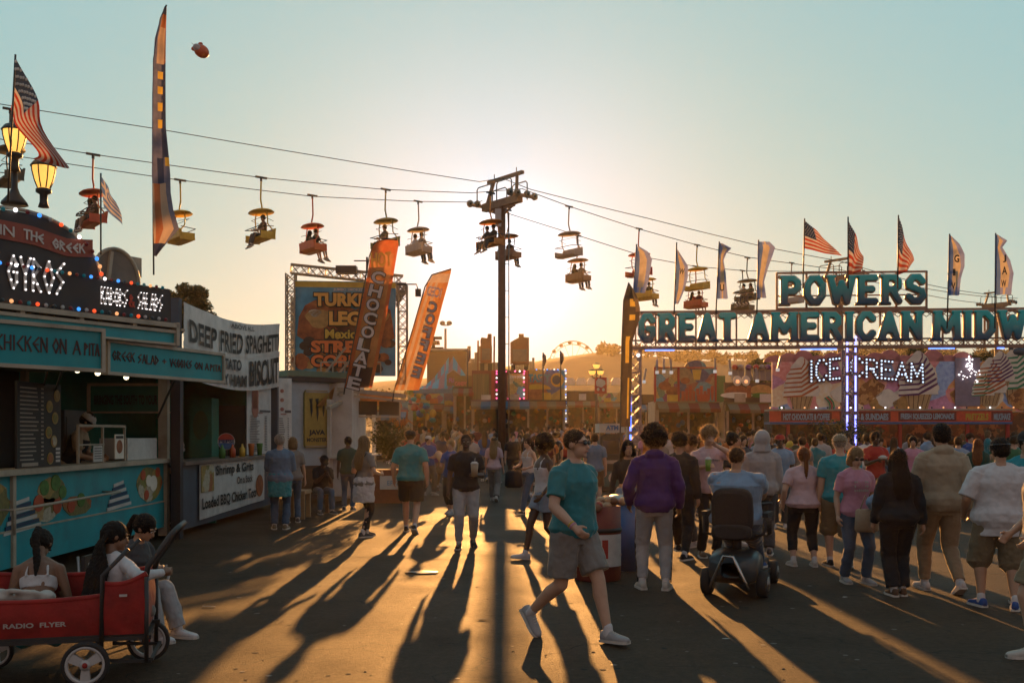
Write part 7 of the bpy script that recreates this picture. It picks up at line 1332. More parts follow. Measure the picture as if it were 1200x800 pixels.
for (x, y, r_) in ((.03,-.40,.158),(.36,.36,.158),(-.72,-.36,.13),(-.72,.36,.13)):
    c = L3(x, y, r_); ax = RW @ Vector((0,1,0)); m = MB(); fr = Fr(c, RW @ Vector((1,0,0))); ro = ellp(0,0,r_,r_,28)
    n = 28; vs = []; 
    for rr_, cc in ((r_*.80,.028),(r_*.97,.028),(r_,.014),(r_,-.014),(r_*.97,-.028),(r_*.80,-.028)): vs += [fr(rr_*math.cos(2*math.pi*k/n), rr_*math.sin(2*math.pi*k/n), cc) for k in range(n)]
    m.add(vs, [(j*n+k, ((j+1)%6)*n+k, ((j+1)%6)*n+(k+1)%n, j*n+(k+1)%n) for j in range(6) for k in range(n)], 0, True); wh = m.build('wheel', RUB, WG)
    m = MB(); vs = []
    for rr_, cc in ((r_*.70,.024),(r_*.82,.030),(r_*.82,-.030),(r_*.70,-.024)): vs += [fr(rr_*math.cos(2*math.pi*k/n), rr_*math.sin(2*math.pi*k/n), cc) for k in range(n)]
    m.add(vs, [(j*n+k, ((j+1)%4)*n+k, ((j+1)%4)*n+(k+1)%n, j*n+(k+1)%n) for j in range(4) for k in range(n)], 0, True)
    for k in range(3):
        a = math.radians(90+120*k+180); d = (math.cos(a), math.sin(a)); s2 = (-d[1], d[0]); m.prism([(d[0]*.02+s2[0]*.024, d[1]*.02+s2[1]*.024), (d[0]*.02-s2[0]*.024, d[1]*.02-s2[1]*.024), (d[0]*r_*.72-s2[0]*.034, d[1]*r_*.72-s2[1]*.034), (d[0]*r_*.72+s2[0]*.034, d[1]*r_*.72+s2[1]*.034)], fr, -.018, .02+.001*k)
    m.tube([c-ax*.03, c+ax*.03], .036, 12); m.build('rim', WHP, wh); m = MB(); m.ball(fr(0,0,.03), (.02,.02,.02), 8); m.build('hub_cap', RF, wh)
m = MB(); fr = Fr(L3(-.50,-yw-.045,.42), RW @ Vector((1,0,0))); strokes(m, 'AERO', fr, 0, 0, .20, .035, .006, c=.02, d=.003, skew=.3) if False else text(m, 'RADIO  FLYER', fr, 0, 0, .40, .034, c=.012, bold=.03); m.build('side_lettering', mat('silver_print', (.45,.40,.36)), WG)
m = MB(); m.box(L3(.27,-yw-.065,.62), (.05,.01,.015), RW); m.build('tab', WHITEP, WG)
bg_ = MB(); bg_.ball(L3(-.60,-.10,.60), (.13,.09,.06), 12); bg_.ball(L3(-.40,-.08,.59), (.11,.08,.055), 12); bg_.ball(L3(-.28,-.10,.59), (.07,.06,.05), 12); bg_.tube([L3(-.66,-.12,.62), L3(-.5,-.16,.65), L3(-.3,-.14,.62)], .02, 6); b_ = solo(bg_, 'blanket', _m["cloth_offwhite"], 'folded cream blanket lying in the red wagon', 'blanket'); soft(b_, .012, 3, .015, .05)
# mobility scooter (drawn facing away and slightly to the right)
Ys = 10.9; sb = Vector((P(864,0,Ys).x, Ys, 0)); sa = math.radians(-24); SCO = thing('mobility_scooter', 'black and grey mobility scooter with silver rear guard tube carrying a man', 'mobility scooter', sb, sa); Ms = Matrix.Translation(sb) @ Matrix.Rotation(sa, 4, 'Z'); S3 = lambda x, y, z: Ms @ Vector((x, y, z)); RS = Ms.to_3x3()
SHR = mat('scooter_shell', (.045,.055,.06), rough=.35, dirt=.4, scale=3); SEATM = mat('black_vinyl', (.022,.02,.02), rough=.75, bump=.25, scale=14)
m = MB(); rings = [(-.36,.10,.22,.38),(-.34,.24,.16,.42),(-.2,.27,.14,.47),(0,.27,.14,.50),(.18,.25,.14,.46),(.26,.20,.16,.32)]
vs = []; n = 16
for y, hw, z0, z1 in rings:
    for k in range(n): a = 2*math.pi*k/n; cx_, sz = math.cos(a), math.sin(a); vs.append(S3(hw*math.copysign(abs(cx_)**.45, cx_), y, (z0+z1)/2+(z1-z0)/2*math.copysign(abs(sz)**.45, sz)))
m.add(vs, [(j*n+k, j*n+(k+1)%n, (j+1)*n+(k+1)%n, (j+1)*n+k) for j in range(5) for k in range(n)]+[tuple(range(n)), tuple(range(6*n-1, 5*n-1, -1))], 0, True); m.build('rear_shroud', SHR, SCO)
m = MB(); m.box(S3(0,.62,.16), (.42,.75,.06), RS); m.box(S3(0,.95,.22), (.30,.2,.14), RS); m.build('footboard', SHR, SCO)
m = MB(); m.tube([S3(-.20,-.42,.12), S3(-.17,-.45,.20), S3(-.05,-.47,.46), S3(.05,-.47,.46), S3(.17,-.45,.20), S3(.20,-.42,.12)], .017, 10); m.build('guard_tube', mat('bright_steel', (.55,.52,.48), rough=.25, metal=.9), SCO)
for x, y, r_ in ((-.30,-.12,.145),(.30,-.12,.145),(-.22,1.0,.13),(.22,1.0,.13)):
    c = S3(x,y,r_); ax = RS @ Vector((1,0,0)); m = MB(); m.tube([c-ax*.055, c-ax*.045, c+ax*.045, c+ax*.055], [r_*.88, r_, r_, r_*.88], 22); wh = m.build('wheel', RUB, SCO); m = MB(); m.tube([c-ax*.06, c+ax*.06], r_*.55, 16); m.tube([c-ax*.068, c+ax*.068], r_*.2, 10); m.build('rim', STEEL, wh)
m = MB(); m.tube([S3(0,0,.46), S3(0,0,.62)], .05, 10); m.build('seat_post', DARKM, SCO)
def cushion(cx, cy, cz, w_, d_, h_, ty=0):
    m = MB(); R_ = RS @ Matrix.Rotation(ty, 3, 'X'); vs = []; rg = [(-.5,.80),(-.46,.93),(-.35,1),(.35,1),(.46,.93),(.5,.80)]; nn = 20; c = S3(cx,cy,cz)
    for t_, q in rg:
        for k in range(nn): a = 2*math.pi*k/nn; x_, y_ = math.cos(a), math.sin(a); vs.append(c + R_ @ Vector((w_/2*q*math.copysign(abs(x_)**.5, x_), d_*t_, h_/2*q*math.copysign(abs(y_)**.5, y_))))
    m.add(vs, [(j*nn+k, j*nn+(k+1)%nn, (j+1)*nn+(k+1)%nn, (j+1)*nn+k) for j in range(5) for k in range(nn)]+[tuple(range(nn)), tuple(range(6*nn-1, 5*nn-1, -1))], 0, True); m.sm[-1] = m.sm[-2] = False; return m
cushion(0,.02,.66,.50,.48,.12).build('seat', SEATM, SCO); cushion(0,-.26,.92,.44,.10,.50,.10).build('backrest', SEATM, SCO); cushion(0,-.30,.70,.42,.12,.16,.0).build('seat_rear_pad', SEATM, SCO)
for sx in (-1,1):
    m = MB(); m.tube([S3(.24*sx,-.2,.66), S3(.32*sx,-.2,.68), S3(.33*sx,-.18,.86)], .016, 8); m.box(S3(.33*sx,.0,.88), (.06,.34,.05), RS); m.build('armrest', SEATM, SCO)
m = MB(); m.tube([S3(0,.98,.25), S3(0,.80,.92)], .03, 10); m.tube([S3(-.25,.74,.95), S3(-.1,.80,.93), S3(.1,.80,.93), S3(.25,.74,.95)], .016, 8); m.build('tiller', DARKM, SCO)
m = MB()
for i in range(8):
    for z in (0, .25): pass
    a = -.17+.34*i/7; m.tube([S3(a,.92,.55), S3(a,.90,.82)], .004, 4); m.tube([S3(a,1.18,.55), S3(a,1.20,.82)], .004, 4); m.tube([S3(-.17,.92+.26*i/7,.55), S3(-.17,.91+.28*i/7,.82)], .004, 4); m.tube([S3(.17,.92+.26*i/7,.55), S3(.17,.91+.28*i/7,.82)], .004, 4)
for z in (.55,.64,.73,.82): m.tube([S3(-.17,.92,z), S3(.17,.92,z), S3(.17,1.18,z), S3(-.17,1.18,z), S3(-.17,.92,z)], .005, 4)
m.box(S3(0,1.05,.56), (.33,.25,.01), RS); m.build('basket', DARKM, SCO)
# rubbish barrels
Yb_ = 12.0; bb_ = Vector((P(700,0,Yb_).x, Yb_, 0)); BR = thing('rubbish_barrel', 'red brown barrel with white poster overflowing with rubbish behind the walking man', 'barrel', bb_); BM = mat('barrel_red', (.22,.045,.025), rough=.6, dirt=.4)
m = MB(); m.tube([bb_, bb_+Vector((0,0,.02)), bb_+Vector((0,0,.28)), bb_+Vector((0,0,.30)), bb_+Vector((0,0,.32)), bb_+Vector((0,0,.60)), bb_+Vector((0,0,.62)), bb_+Vector((0,0,.64)), bb_+Vector((0,0,.88))], [.27,.285,.285,.295,.285,.285,.295,.285,.28], 28); m.build('drum', BM, BR)
m = MB(); m.tube([bb_+Vector((0,0,.58)), bb_+Vector((0,0,.63))], .297, 28); m.build('band', DARKM, BR); m = MB(); n_ = 10
vs = [bb_+Vector((.30*math.cos(a), .30*math.sin(a), z)) for z in (.18,.56) for a in [math.radians(-100+75*i/(n_-1)) for i in range(n_)]]; m.add(vs, [(i, i+1, n_+i+1, n_+i) for i in range(n_-1)], 0, True); m.build('poster', VINYL, BR); m = MB(); a = math.radians(-72)
vs = [bb_+Vector((.303*math.cos(a_), .303*math.sin(a_), z)) for z in (.28,.50) for a_ in (math.radians(-84), math.radians(-70))]; m.add(vs, [(0,1,3,2)]); m.build('poster_mark', REDP, BR)
rr = random.Random(4); tr = MB()
for k in range(34):
    c = bb_+Vector((rr.gauss(0,.12), rr.gauss(0,.12), .88+.09*rr.random())); tr.ball(c, (.05+.03*rr.random(), .05, .03+.03*rr.random()), 6, k % 3, Matrix.Rotation(rr.random()*3, 3, 'X'))
tag(tr.build('rubbish_heap', [mat('crumpled_paper', (.50,.34,.20), rough=.8), mat('brown_paper', (.25,.12,.06), rough=.8), mat('red_wrapper', (.35,.05,.03))], BR), kind='stuff')
b2 = Vector((P(735,0,12.9).x, 12.9, 0)); B2 = thing('rubbish_barrel', 'blue barrel with metal rim standing right of the red brown barrel', 'barrel', b2); m = MB(); m.tube([b2, b2+Vector((0,0,.86))], [.24,.25], 24); m.build('drum', BLUEP, B2); m = MB(); m.tube([b2+Vector((0,0,.86)), b2+Vector((0,0,.92)), b2+Vector((0,0,.96))], [.275,.275,.20], 24); m.build('rim', STEEL, B2)
# camp chair at the left
Yc = 8.6; cb_ = Vector((P(146,0,Yc).x, Yc, 0)); CC = thing('folding_chair', 'black folding camp chair beside the wagon with a seated woman', 'chair', cb_)
C3 = lambda x, y, z: cb_+Vector((x,y,z)); m = MB(); m.box(C3(0,0,.30), (.5,.46,.03)); m.build('seat', DARKM, CC); m = MB(); m.box(C3(-.26,0,.54), (.03,.46,.36)); m.build('backrest', DARKM, CC)
for sy in (-.24,.24): m = MB(); m.tube([C3(-.28,sy,0), C3(.26,sy,.32), C3(.30,sy,.50)], .012, 6); m.tube([C3(.26,sy,0), C3(-.27,sy,.32), C3(-.30,sy,.72)], .012, 6); m.build('leg', STEEL, CC)
# litter
rr = random.Random(21)
for k, (px, py, s_, lb, mt, nm) in enumerate([(497,671,.16,'flat crumpled silver wrapper on the sunlit asphalt','foil','wrapper'),(205,717,.05,'thin white straw lying near the seated woman','white','straw'),(214,741,.05,'second white straw closer to the camera by the seated woman','white','straw'),(245,711,.03,'small scrap of paper right of the straws','white','paper scrap'),(565,726,.04,'dark flattened scrap on the sunlit asphalt','dark','scrap'),(990,700,.02,'tiny white scrap in the shade under the woman in pink','white','scrap'),(850,749,.02,'tiny pale scrap in the shade below the scooter','white','scrap')]):
    Y = EYE*F/(py-HY); p = Vector(((px-CX)/F*Y, Y, .006)); m = MB(); nn = 7
    if 'straw' in lb: m.tube([p+Vector((-.07,0,.004)), p+Vector((.07,-.02,.004))], .0035, 6)
    else:
        pts = [(math.cos(a)*s_*(.6+.6*rr.random())*1.6, math.sin(a)*s_*(.6+.6*rr.random())) for a in [2*math.pi*i/nn for i in range(nn)]]; vs = [p+Vector((a, b_, .003+.008*rr.random()*s_*6)) for a, b_ in pts]+[p+Vector((0,0,.006+s_*.05))]; m.add(vs, [(i, (i+1)%nn, nn) for i in range(nn)])
    solo(m, nm.replace(' ', '_'), {'foil': mat('foil', (.6,.58,.55), rough=.25, metal=.8), 'white': WHITEP, 'dark': RUB}[mt], lb, nm, loc=p)
rr = random.Random(77); m = MB()
for k in range(420):
    Y = 6+rr.random()**1.5*24; x = rr.uniform(-.5,.5)*Y*1.05; s_ = .004+.010*rr.random()**2; p = Vector((x, Y, .001)); m.ball(p, (s_*1.3, s_, s_*.5), 5)
tag(m.build('grit', mat('grit', (.10,.08,.06), rough=.8)), kind='stuff')

# cracks and old gum on the asphalt
CRK = mat('crack_fill', (.010,.008,.006), rough=.9); rr = random.Random(55)
for (px, py, L_, ang) in ((925,745,1.0,95),(905,790,.9,80),(300,735,1.4,20),(420,705,1.1,170),(640,770,.8,60),(1120,770,.9,35),(200,770,1.0,-15)):
    Y = EYE*F/(py-HY); p = Vector(((px-CX)/F*Y, Y, .003)); a = math.radians(ang); m = MB()
    while L_ > 0:
        st_ = .05+.06*rr.random(); a += rr.gauss(0, .45); q = p+Vector((math.cos(a)*st_, math.sin(a)*st_, 0)); n_ = Vector((-math.sin(a), math.cos(a), 0))*(.002+.005*rr.random()); m.add([p-n_, p+n_, q+n_, q-n_], [(0,1,2,3)]); p = q; L_ -= st_
    tag(m.build('pavement_crack', CRK), kind='structure')
m = MB()
for k in range(260):
    Y = 5.9+rr.random()**1.6*18; x = rr.uniform(-.5,.5)*Y*1.02; r_ = .010+.016*rr.random(); m.add([Vector((x+r_*math.cos(t_)*(1+.3*rr.random()), Y+r_*math.sin(t_), .0025)) for t_ in [i*math.pi/4 for i in range(8)]], [tuple(range(8))], k % 2)
tag(m.build('gum_spots', [CRK, mat('pale_gum', (.16,.13,.10), rough=.6)]), kind='stuff')
# ------------------------------------------------------------------ the people
def grip(root, i): return Vector(root['_hands'][i])
def cup(root, i, mats, label, nm='cup', r=.045, h=.14, off=(0,0,0), lid=True, straw=True):
    c = grip(root, i)+Vector(off)-Vector((0,0,h*.45)); t = thing(nm, label, 'cup', c); m = MB(); m.tube([c, c+Vector((0,0,h))], [r*.78, r], 14); m.build('cup_body', mats, t)
    if lid: m = MB(); m.tube([c+Vector((0,0,h)), c+Vector((0,0,h+.012)), c+Vector((0,0,h+.035))], [r*1.06, r*1.03, r*.55], 14); m.build('lid', WHITEP, t)
    if straw: m = MB(); m.tube([c+Vector((0,0,h)), c+Vector((.01,0,h+.09))], .004, 6); m.build('straw', WHITEP, t)
    return t
walkA = ((.09,-.26,0,5,-8),(-.10,.30,.055,-2,32)); walkB = ((.10,.30,.055,2,32),(-.09,-.26,0,-5,-8)); stroll = ((.10,-.14,0,8,0),(-.10,.16,.02,-6,14))
HS = person
p1 = HS(px=672, foot=750, H=1.81, yaw=46, label='man in teal t-shirt and grey shorts with sunglasses striding across the front', lod=0, top=('tee','teal'), bottom=('shorts','grey'), hair=('shorter','brown'), shoes='lightgrey',
  feet=((.09,-.30,0,-2,-4),(-.10,.44,.15,0,50)), hands=((.32,.12,.90),(-.27,-.24,.96)), lean=2, head=(12,0), extras=(('sunglasses',),('wristbands',1)), belly=.008, fat=1.14)
p2 = HS(px=546, foot=641, H=1.76, yaw=4, label='man in black t-shirt and pale sweatpants walking towards the camera with a milk tea', skin='dark', top=('tee','black'), bottom=('sweats','lightgrey'), hair=('shorter','black'), shoes='black', feet=((.11,.12,.05,6,22),(-.11,-.16,0,-6,0)), hands=((.13,-.27,1.12),(-.27,-.06,.86)), fat=1.06)
cup(p2, 0, mat('milk_tea', (.45,.36,.24), rough=.4, trans=.2), 'large creamy iced drink held by the man in the black t-shirt', r=.058, h=.19, off=(.02,-.04,.06))
HS(px=481, foot=624, H=1.84, yaw=176, label='man in teal polo black shorts and black cap walking away', top=('polo','teal2'), bottom=('shorts','black'), hair=('shorter','brown'), shoes='black', feet=((.11,-.2,0,6,0),(-.11,.30,.05,-4,30)), hands=((.29,-.06,.88),(-.29,.04,.88)), extras=(('cap','black'),), fat=1.14)
HS(px=427, foot=629, H=1.73, yaw=140, female=True, label='long haired woman in grey t-shirt with a white jacket tied round her waist', top=('tee','grey'), bottom=('leggings','black'), hair=('long','light'), shoes='darkgrey', feet=((.06,-.10,0,6,0),(-.05,.08,0,-8,0)), hands=((.20,-.22,1.08),(-.20,-.20,1.08)), extras=(('waist','white'),('strap','black')))
HS(px=328, foot=620, H=1.75, yaw=188, label='grey haired man in blue shirt with turquoise jacket round his waist at the shrimp counter', top=('shirt','chambray'), bottom=('jeans','denim'), hair=('short','grey'), shoes='khaki', hands=((.12,-.30,1.10),(-.12,-.30,1.10)), extras=(('waist','turquoise'),), head=(0,8), fat=1.12)
HS(px=343, foot=612, H=1.70, yaw=200, female=True, label='woman with tan hair half hidden behind the grey haired customer', top=('tee','grey'), bottom=('jeans','denim'), hair=('bob','light'), shoes='darkgrey', lod=2)
sm = HS(loc=(P(376,0,22.15).x, 22.1, 0), H=1.72, yaw=28, label='man in dark t-shirt and cap sitting on the bench looking at his phone', skin='dark', top=('tee','black'), bottom=('jeans','denim'), hair=('short','black'), shoes='darkgrey', pelvis=(0,.02,.54), feet=((.14,-.42,0,8,0),(-.14,-.40,0,-8,0)), hands=((.05,-.42,.86),(-.06,-.42,.86)), lean=24, head=(0,18), extras=(('cap','black'),))
m = MB(); g_ = grip(sm, 0); m.box(g_+Vector((-.03,-.03,.03)), (.075,.14,.01), Matrix.Rotation(-.6,3,'X')); solo(m, 'phone', LENS, 'dark phone held by the man sitting on the bench', 'phone')
# vendors
HS(loc=(-6.42, 14.4, .36), H=1.76, yaw=100, label='food vendor in cap and black apron leaning over the gyro counter', skin='tan', top=('tee','tan'), bottom=('trousers','black'), hair=('short','black'), hands=((.06,-.46,1.04),(-.10,-.42,1.02)), lean=22, head=(0,16), extras=(('cap','offwhite'),('apron','black')), shoes='black')
HS(loc=(-6.45, 18.6, 0), H=1.70, yaw=70, label='vendor in grey cap bending over the shrimp stand counter', top=('tee','darkgreen'), bottom=('trousers','black'), hair=('short','brown'), hands=((.08,-.46,1.12),(-.1,-.46,1.12)), lean=22, head=(0,20), extras=(('cap','grey'),), shoes='black', lod=2)
HS(px=408, foot=598, H=1.7, yaw=180, label='customer in green top standing at the kiosk window', top=('tee','darkgreen'), bottom=('jeans','denim'), hair=('short','black'), lod=2, skin='dark')
# middle distance, left of the tower
HS(px=502, foot=580, H=1.72, yaw=35, label='boy in blue and white sports shirt and cap holding a paper plate', top=('tee','blue'), bottom=('trousers','darkgrey'), hair=('short','brown'), extras=(('cap','white'),), lod=2, feet=stroll, hands=((.05,-.34,1.12),(-.1,-.3,1.1)))
HS(px=490, foot=580, H=1.55, yaw=20, label='dark haired child beside the boy with the paper plate', top=('tee','grey'), bottom=('trousers','black'), hair=('short','black'), lod=2)
m = MB(); m.tube([P(515,535,26)+Vector((0,0,.0)), P(515,535,26)+Vector((.03,-.02,.02))], .16, 16); solo(m, 'paper_plate', mat('paper_plate', (.6,.42,.25), trans=.3), 'pale paper plate catching the sun left of the woman in blue', 'plate')
HS(px=528, foot=602, H=1.64, yaw=-25, female=True, label='blonde woman in royal blue top just left of the man in black', top=('tee','blue'), bottom=('capri','black'), hair=('bun','blonde'), lod=2, hands=((.22,-.2,1.1),(-.1,-.3,1.12)), feet=stroll)
HS(px=537, foot=562, H=1.80, yaw=20, label='man in white t-shirt with sunlit hair behind the woman in royal blue', top=('tee','white'), bottom=('trousers','khaki'), hair=('short','blonde'), lod=2)
HS(px=512, foot=562, H=1.65, yaw=170, female=True, label='woman in dark dress with brown hair behind the boy with the plate', top=('tank','brown'), bottom=('skirt','brown'), hair=('long','brown'), lod=3)
HS(px=554, foot=562, H=1.75, yaw=10, label='person in bright red t-shirt behind the man in white', top=('tee','red'), bottom=('trousers','black'), hair=('short','black'), lod=3)
HS(px=566, foot=563, H=1.68, yaw=-5, female=True, label='woman in pale blue top with a bag strap right of the man in black', top=('tee','lightblue'), bottom=('jeans','denim'), hair=('long','light'), lod=2, extras=(('strap','black'),))
HS(px=579, foot=587, H=1.68, yaw=172, female=True, label='blonde woman in dusty pink shirt and wide grey trousers walking away by the pole', top=('tee','lightpink'), bottom=('trousers','grey'), hair=('long','blonde'), extras=(('cap','black'),), lod=1, feet=walkA)
HS(px=601, foot=572, H=1.80, yaw=15, label='man in black carrying a dark backpack just right of the pole', top=('tee','black'), bottom=('trousers','black'), hair=('short','brown'), extras=(('backpack','darkgrey'),), lod=2)
HS(px=609, foot=566, H=1.74, yaw=-10, label='dark haired person in black behind the backpack man', top=('hoodie','black'), bottom=('trousers','black'), hair=('short','brown'), lod=2, skin='tan')
w = HS(px=619, foot=602, H=1.68, yaw=-50, female=True, label='woman in white top with sunglasses carrying a dark bag left of the walking man', top=('tank','white'), bottom=('jeans','denim'), hair=('ponytail','brown'), extras=(('sunglasses',),), lod=1, feet=walkA, hands=((.2,-.2,1.05),(-.12,-.3,1.06)))
g_ = grip(w, 1); m = MB(); m.loft([(g_+Vector((0,0,-.42)), .16,.07), (g_+Vector((0,0,-.38)), .2,.1), (g_+Vector((0,0,-.1)), .18,.09), (g_+Vector((0,0,-.05)), .13,.05)], 12); m.tube([g_+Vector((-.1,0,-.08)), g_+Vector((0,0,.03)), g_+Vector((.1,0,-.08))], .012, 6); solo(m, 'handbag', _m['cloth_black'], 'large black handbag held by the woman in the white top', 'bag')
HS(px=637, foot=655, H=1.72, yaw=-62, female=True, label='woman with afro hair in white camisole and denim shorts left of the walking man', skin='dark', top=('tank','white'), bottom=('short_shorts','lightdenim'), hair=('afro','black'), lod=1, feet=walkB, hands=((.22,-.16,.92),(-.22,.14,.9)))
HS(px=697, foot=596, H=1.78, yaw=176, label='man in blue t-shirt and brown shorts facing the cash machine', top=('tee','chambray'), bottom=('shorts','brown'), hair=('short','brown'), lod=1, fat=1.05)
HS(px=736, foot=656, H=1.68, yaw=2, female=True, label='woman with long dark hair in black top and pale jeans facing the camera', skin='tan', top=('croplong','black'), bottom=('jeans','lightdenim'), hair=('long','black'), lod=1, shoes='darkgrey', feet=stroll)
HS(px=767, foot=690, H=1.82, yaw=176, label='man with afro in purple sweatshirt and grey side striped sweatpants seen from behind', skin='brown', top=('hoodie','purple'), bottom=('sweats','lightgrey'), hair=('afro','black'), extras=(('stripe','black'),), hands=((.27,-.1,.92),(-.27,-.08,.88)), lod=0, feet=((.13,0,0,10,0),(-.12,.05,0,-14,0)))
HS(px=797, foot=655, H=1.76, yaw=150, label='curly haired person in black jacket right of the purple sweatshirt', top=('jacket','black'), bottom=('sweats','black'), hair=('curly','black'), feet=((.18,-.42,0,30,0),(-.10,.1,0,-10,0)), lod=1, skin='tan')
r_ = HS(px=808, foot=640, H=1.72, yaw=-55, label='curly haired person in red plaid shirt holding a green cup', top=('shirt','plaid'), bottom=('trousers','darkgrey'), hair=('curly','brown'), hands=((.1,-.30,1.2),(-.12,-.34,1.22)), lod=1, skin='tan')
GCUP = mat('green_cup', (.22,.42,.06), rough=.4, trans=.2)
cup(r_, 1, GCUP, 'bright green cup held by the person in red plaid', h=.15)
t_ = HS(px=831, foot=652, H=1.85, yaw=8, label='tall man with curly fair hair in pale pink t-shirt wiping his mouth', top=('tee','lightpink'), bottom=('jeans','black'), hair=('curly','light'), hands=((.03,-.20,1.50),(-.17,-.30,1.22)), elbow=((1,-.4,-.6),(-1,.6,-.6)), lod=0, head=(0,10), extras=(('emblem','grey',1),))
cup(t_, 1, GCUP, 'bright green cup held by the tall curly haired man', h=.16)
d_ = HS(px=860, foot=640, H=1.78, yaw=50, label='dark haired young man in black t-shirt turned towards the tall curly man', top=('tee','black'), bottom=('jeans','black'), hair=('short','black'), lod=1, skin='tan', hands=((.1,-.3,1.15),(-.2,-.28,1.15)))
cup(d_, 1, GCUP, 'green cup held by the dark haired young man in black', h=.15)
HS(loc=S3(0,.02,0), H=1.74, yaw=math.degrees(sa)+180, label='large man in pale blue t-shirt riding the mobility scooter seen from behind', top=('tee','lightblue'), bottom=('jeans','denim'), hair=('shorter','brown'), pelvis=(0,.06,.80), feet=((.12,-.66,.20,8,0),(-.12,-.64,.20,-8,0)), hands=((.20,-.52,1.02),(-.20,-.52,1.02)), fat=1.55, belly=.06, lod=0, skin='tan', shoes='blue', hemz=.90)
HS(px=893, foot=650, H=1.80, yaw=172, label='person in grey hooded sweatshirt with the hood up beside the scooter', top=('hoodie','lightgrey'), bottom=('trousers','darkgrey'), hair=('hood','lightgrey'), hands=((.26,-.1,.86),(-.26,-.1,.86)), lod=1)
HS(px=942, foot=663, H=1.58, yaw=178, female=True, fat=1.32, label='woman with auburn ponytail in pale pink t-shirt and black capri leggings', top=('tee','lightpink'), bottom=('capri','black'), hair=('ponytail','red'), shoes='white', hands=((.29,-.05,.90),(-.29,-.08,.92)), feet=((.15,0,0,8,0),(-.14,.06,0,-6,0)), lod=1)
HS(px=984, foot=665, H=1.76, yaw=172, label='man in turquoise t-shirt and khaki shorts with tan cap behind the woman in pink', top=('tee','turquoise'), bottom=('long_shorts','khaki'), hair=('shorter','grey'), extras=(('cap','khaki'),), fat=1.15, lod=1, feet=stroll, shoes='black')
wp = HS(px=1003, foot=683, H=1.60, yaw=6, female=True, label='woman in bright pink printed t-shirt and jeans looking down', top=('tee','pink'), bottom=('jeans','denim'), hair=('bob','light'), head=(0,22), hands=((.12,-.24,1.08),(-.25,-.03,.86)), fat=1.12, lod=0, feet=((.11,-.05,0,6,0),(-.11,.10,.0,-4,0)), extras=(('sunglasses',),('emblem','offwhite',3)))
g_ = grip(wp, 0); m = MB(); m.ball(g_+Vector((.03,-.02,-.02)), (.13,.07,.10), 12); m.ball(g_+Vector((.06,-.03,-.13)), (.09,.06,.12), 12); b_ = solo(m, 'folded_jacket', _m['cloth_lightblue'], 'pale folded jacket over the arm of the woman in pink', 'jacket'); soft(b_, .014, 2, .03, .05)
m = MB(); c = g_+Vector((-.06,.05,-.36)); m.loft([(c, .12,.05), (c+Vector((0,0,.02)), .14,.07), (c+Vector((0,0,.24)), .13,.06), (c+Vector((0,0,.26)), .11,.04)], 14); m.tube([c+Vector((-.08,0,.24)), c+Vector((-.02,-.01,.42)), c+Vector((.08,0,.24))], .009, 6); solo(m, 'tote_bag', _m['cloth_beige'], 'small beige tote bag hanging from the arm of the woman in pink', 'bag')
HS(px=1053, foot=698, H=1.60, yaw=178, female=True, label='woman with long dark hair dressed all in black walking away', top=('jacket','black'), bottom=('trousers','black'), hair=('long','black'), hands=((.27,-.10,.80),(-.27,.06,.80)), feet=((.06,.02,0,3,0),(-.06,-.03,0,-3,0)), lod=0, fat=1.12, skin='tan')
HS(px=1103, foot=694, H=1.88, yaw=180, label='tall man in beige hooded sweatshirt and matching sweatpants walking away', top=('hoodie','beige'), bottom=('sweats','tan'), hair=('short','black'), hands=((.28,-.10,.86),(-.27,.05,.86)), feet=((.09,-.2,0,4,-4),(-.10,.24,.05,-4,26)), lod=0, skin='tan', fat=1.08)
HS(px=1171, foot=712, H=1.72, yaw=168, label='man in white t-shirt and khaki shorts with sunglasses on the back of his head', top=('bigtee','white'), bottom=('long_shorts','khaki'), hair=('short','black'), hands=((.30,-.16,.95),(-.28,-.12,.95)), extras=(('sunglasses_back',),), lod=0, fat=1.22, belly=.03, shoes='blue', skin='tan', head=(20,6), feet=((.16,-.05,0,18,0),(-.12,.12,0,-16,0)))
HS(px=1204, foot=705, H=1.80, yaw=-25, label='man in teal jersey and dark cap with mirrored goggles at the right edge', top=('tee','turquoise'), bottom=('shorts','black'), hair=('short','black'), extras=(('cap','black'),), lod=1, skin='tan')
HS(px=1222, foot=768, H=1.74, yaw=-100, label='person in grey t-shirt of whom only an arm and shoe show at the right edge', top=('tee','grey'), bottom=('shorts','khaki'), hair=('short','brown'), feet=((.1,-.1,0,10,0),(-.1,.2,0,0,0)), lod=1, hands=((.24,-.14,.95),(-.24,-.16,.95)))
# behind the right group
rs_ = HS(px=1026, foot=612, H=1.80, yaw=4, label='man in bright red t-shirt eating from a paper tray beside the lit truss', top=('tee','red'), bottom=('trousers','black'), hair=('short','black'), hands=((.08,-.3,1.2),(-.10,-.3,1.2)), lod=1, skin='dark', head=(0,14))
m = MB(); c = (grip(rs_, 0)+grip(rs_, 1))/2; m.loft([(c, .06,.04), (c+Vector((0,0,.05)), .10,.07)], 8); m.ball(c+Vector((0,0,.05)), (.07,.05,.03), 8); solo(m, 'food_tray', WHITEP, 'small white paper food tray held by the man in red', 'tray')
HS(px=1070, foot=606, H=1.72, yaw=-20, label='person in pink plaid shirt behind the woman in black', top=('shirt','pink'), bottom=('jeans','denim'), hair=('short','black'), lod=2, skin='tan')
HS(px=1123, foot=600, H=1.70, yaw=160, label='person in pale blue t-shirt just right of the beige sweatshirt', top=('tee','lightblue'), bottom=('shorts','navy'), hair=('short','brown'), lod=2)
HS(px=1146, foot=606, H=1.66, yaw=150, female=True, label='woman in dark teal jacket left of the man in white', top=('jacket','darkgreen'), bottom=('trousers','black'), hair=('long','red'), lod=2)
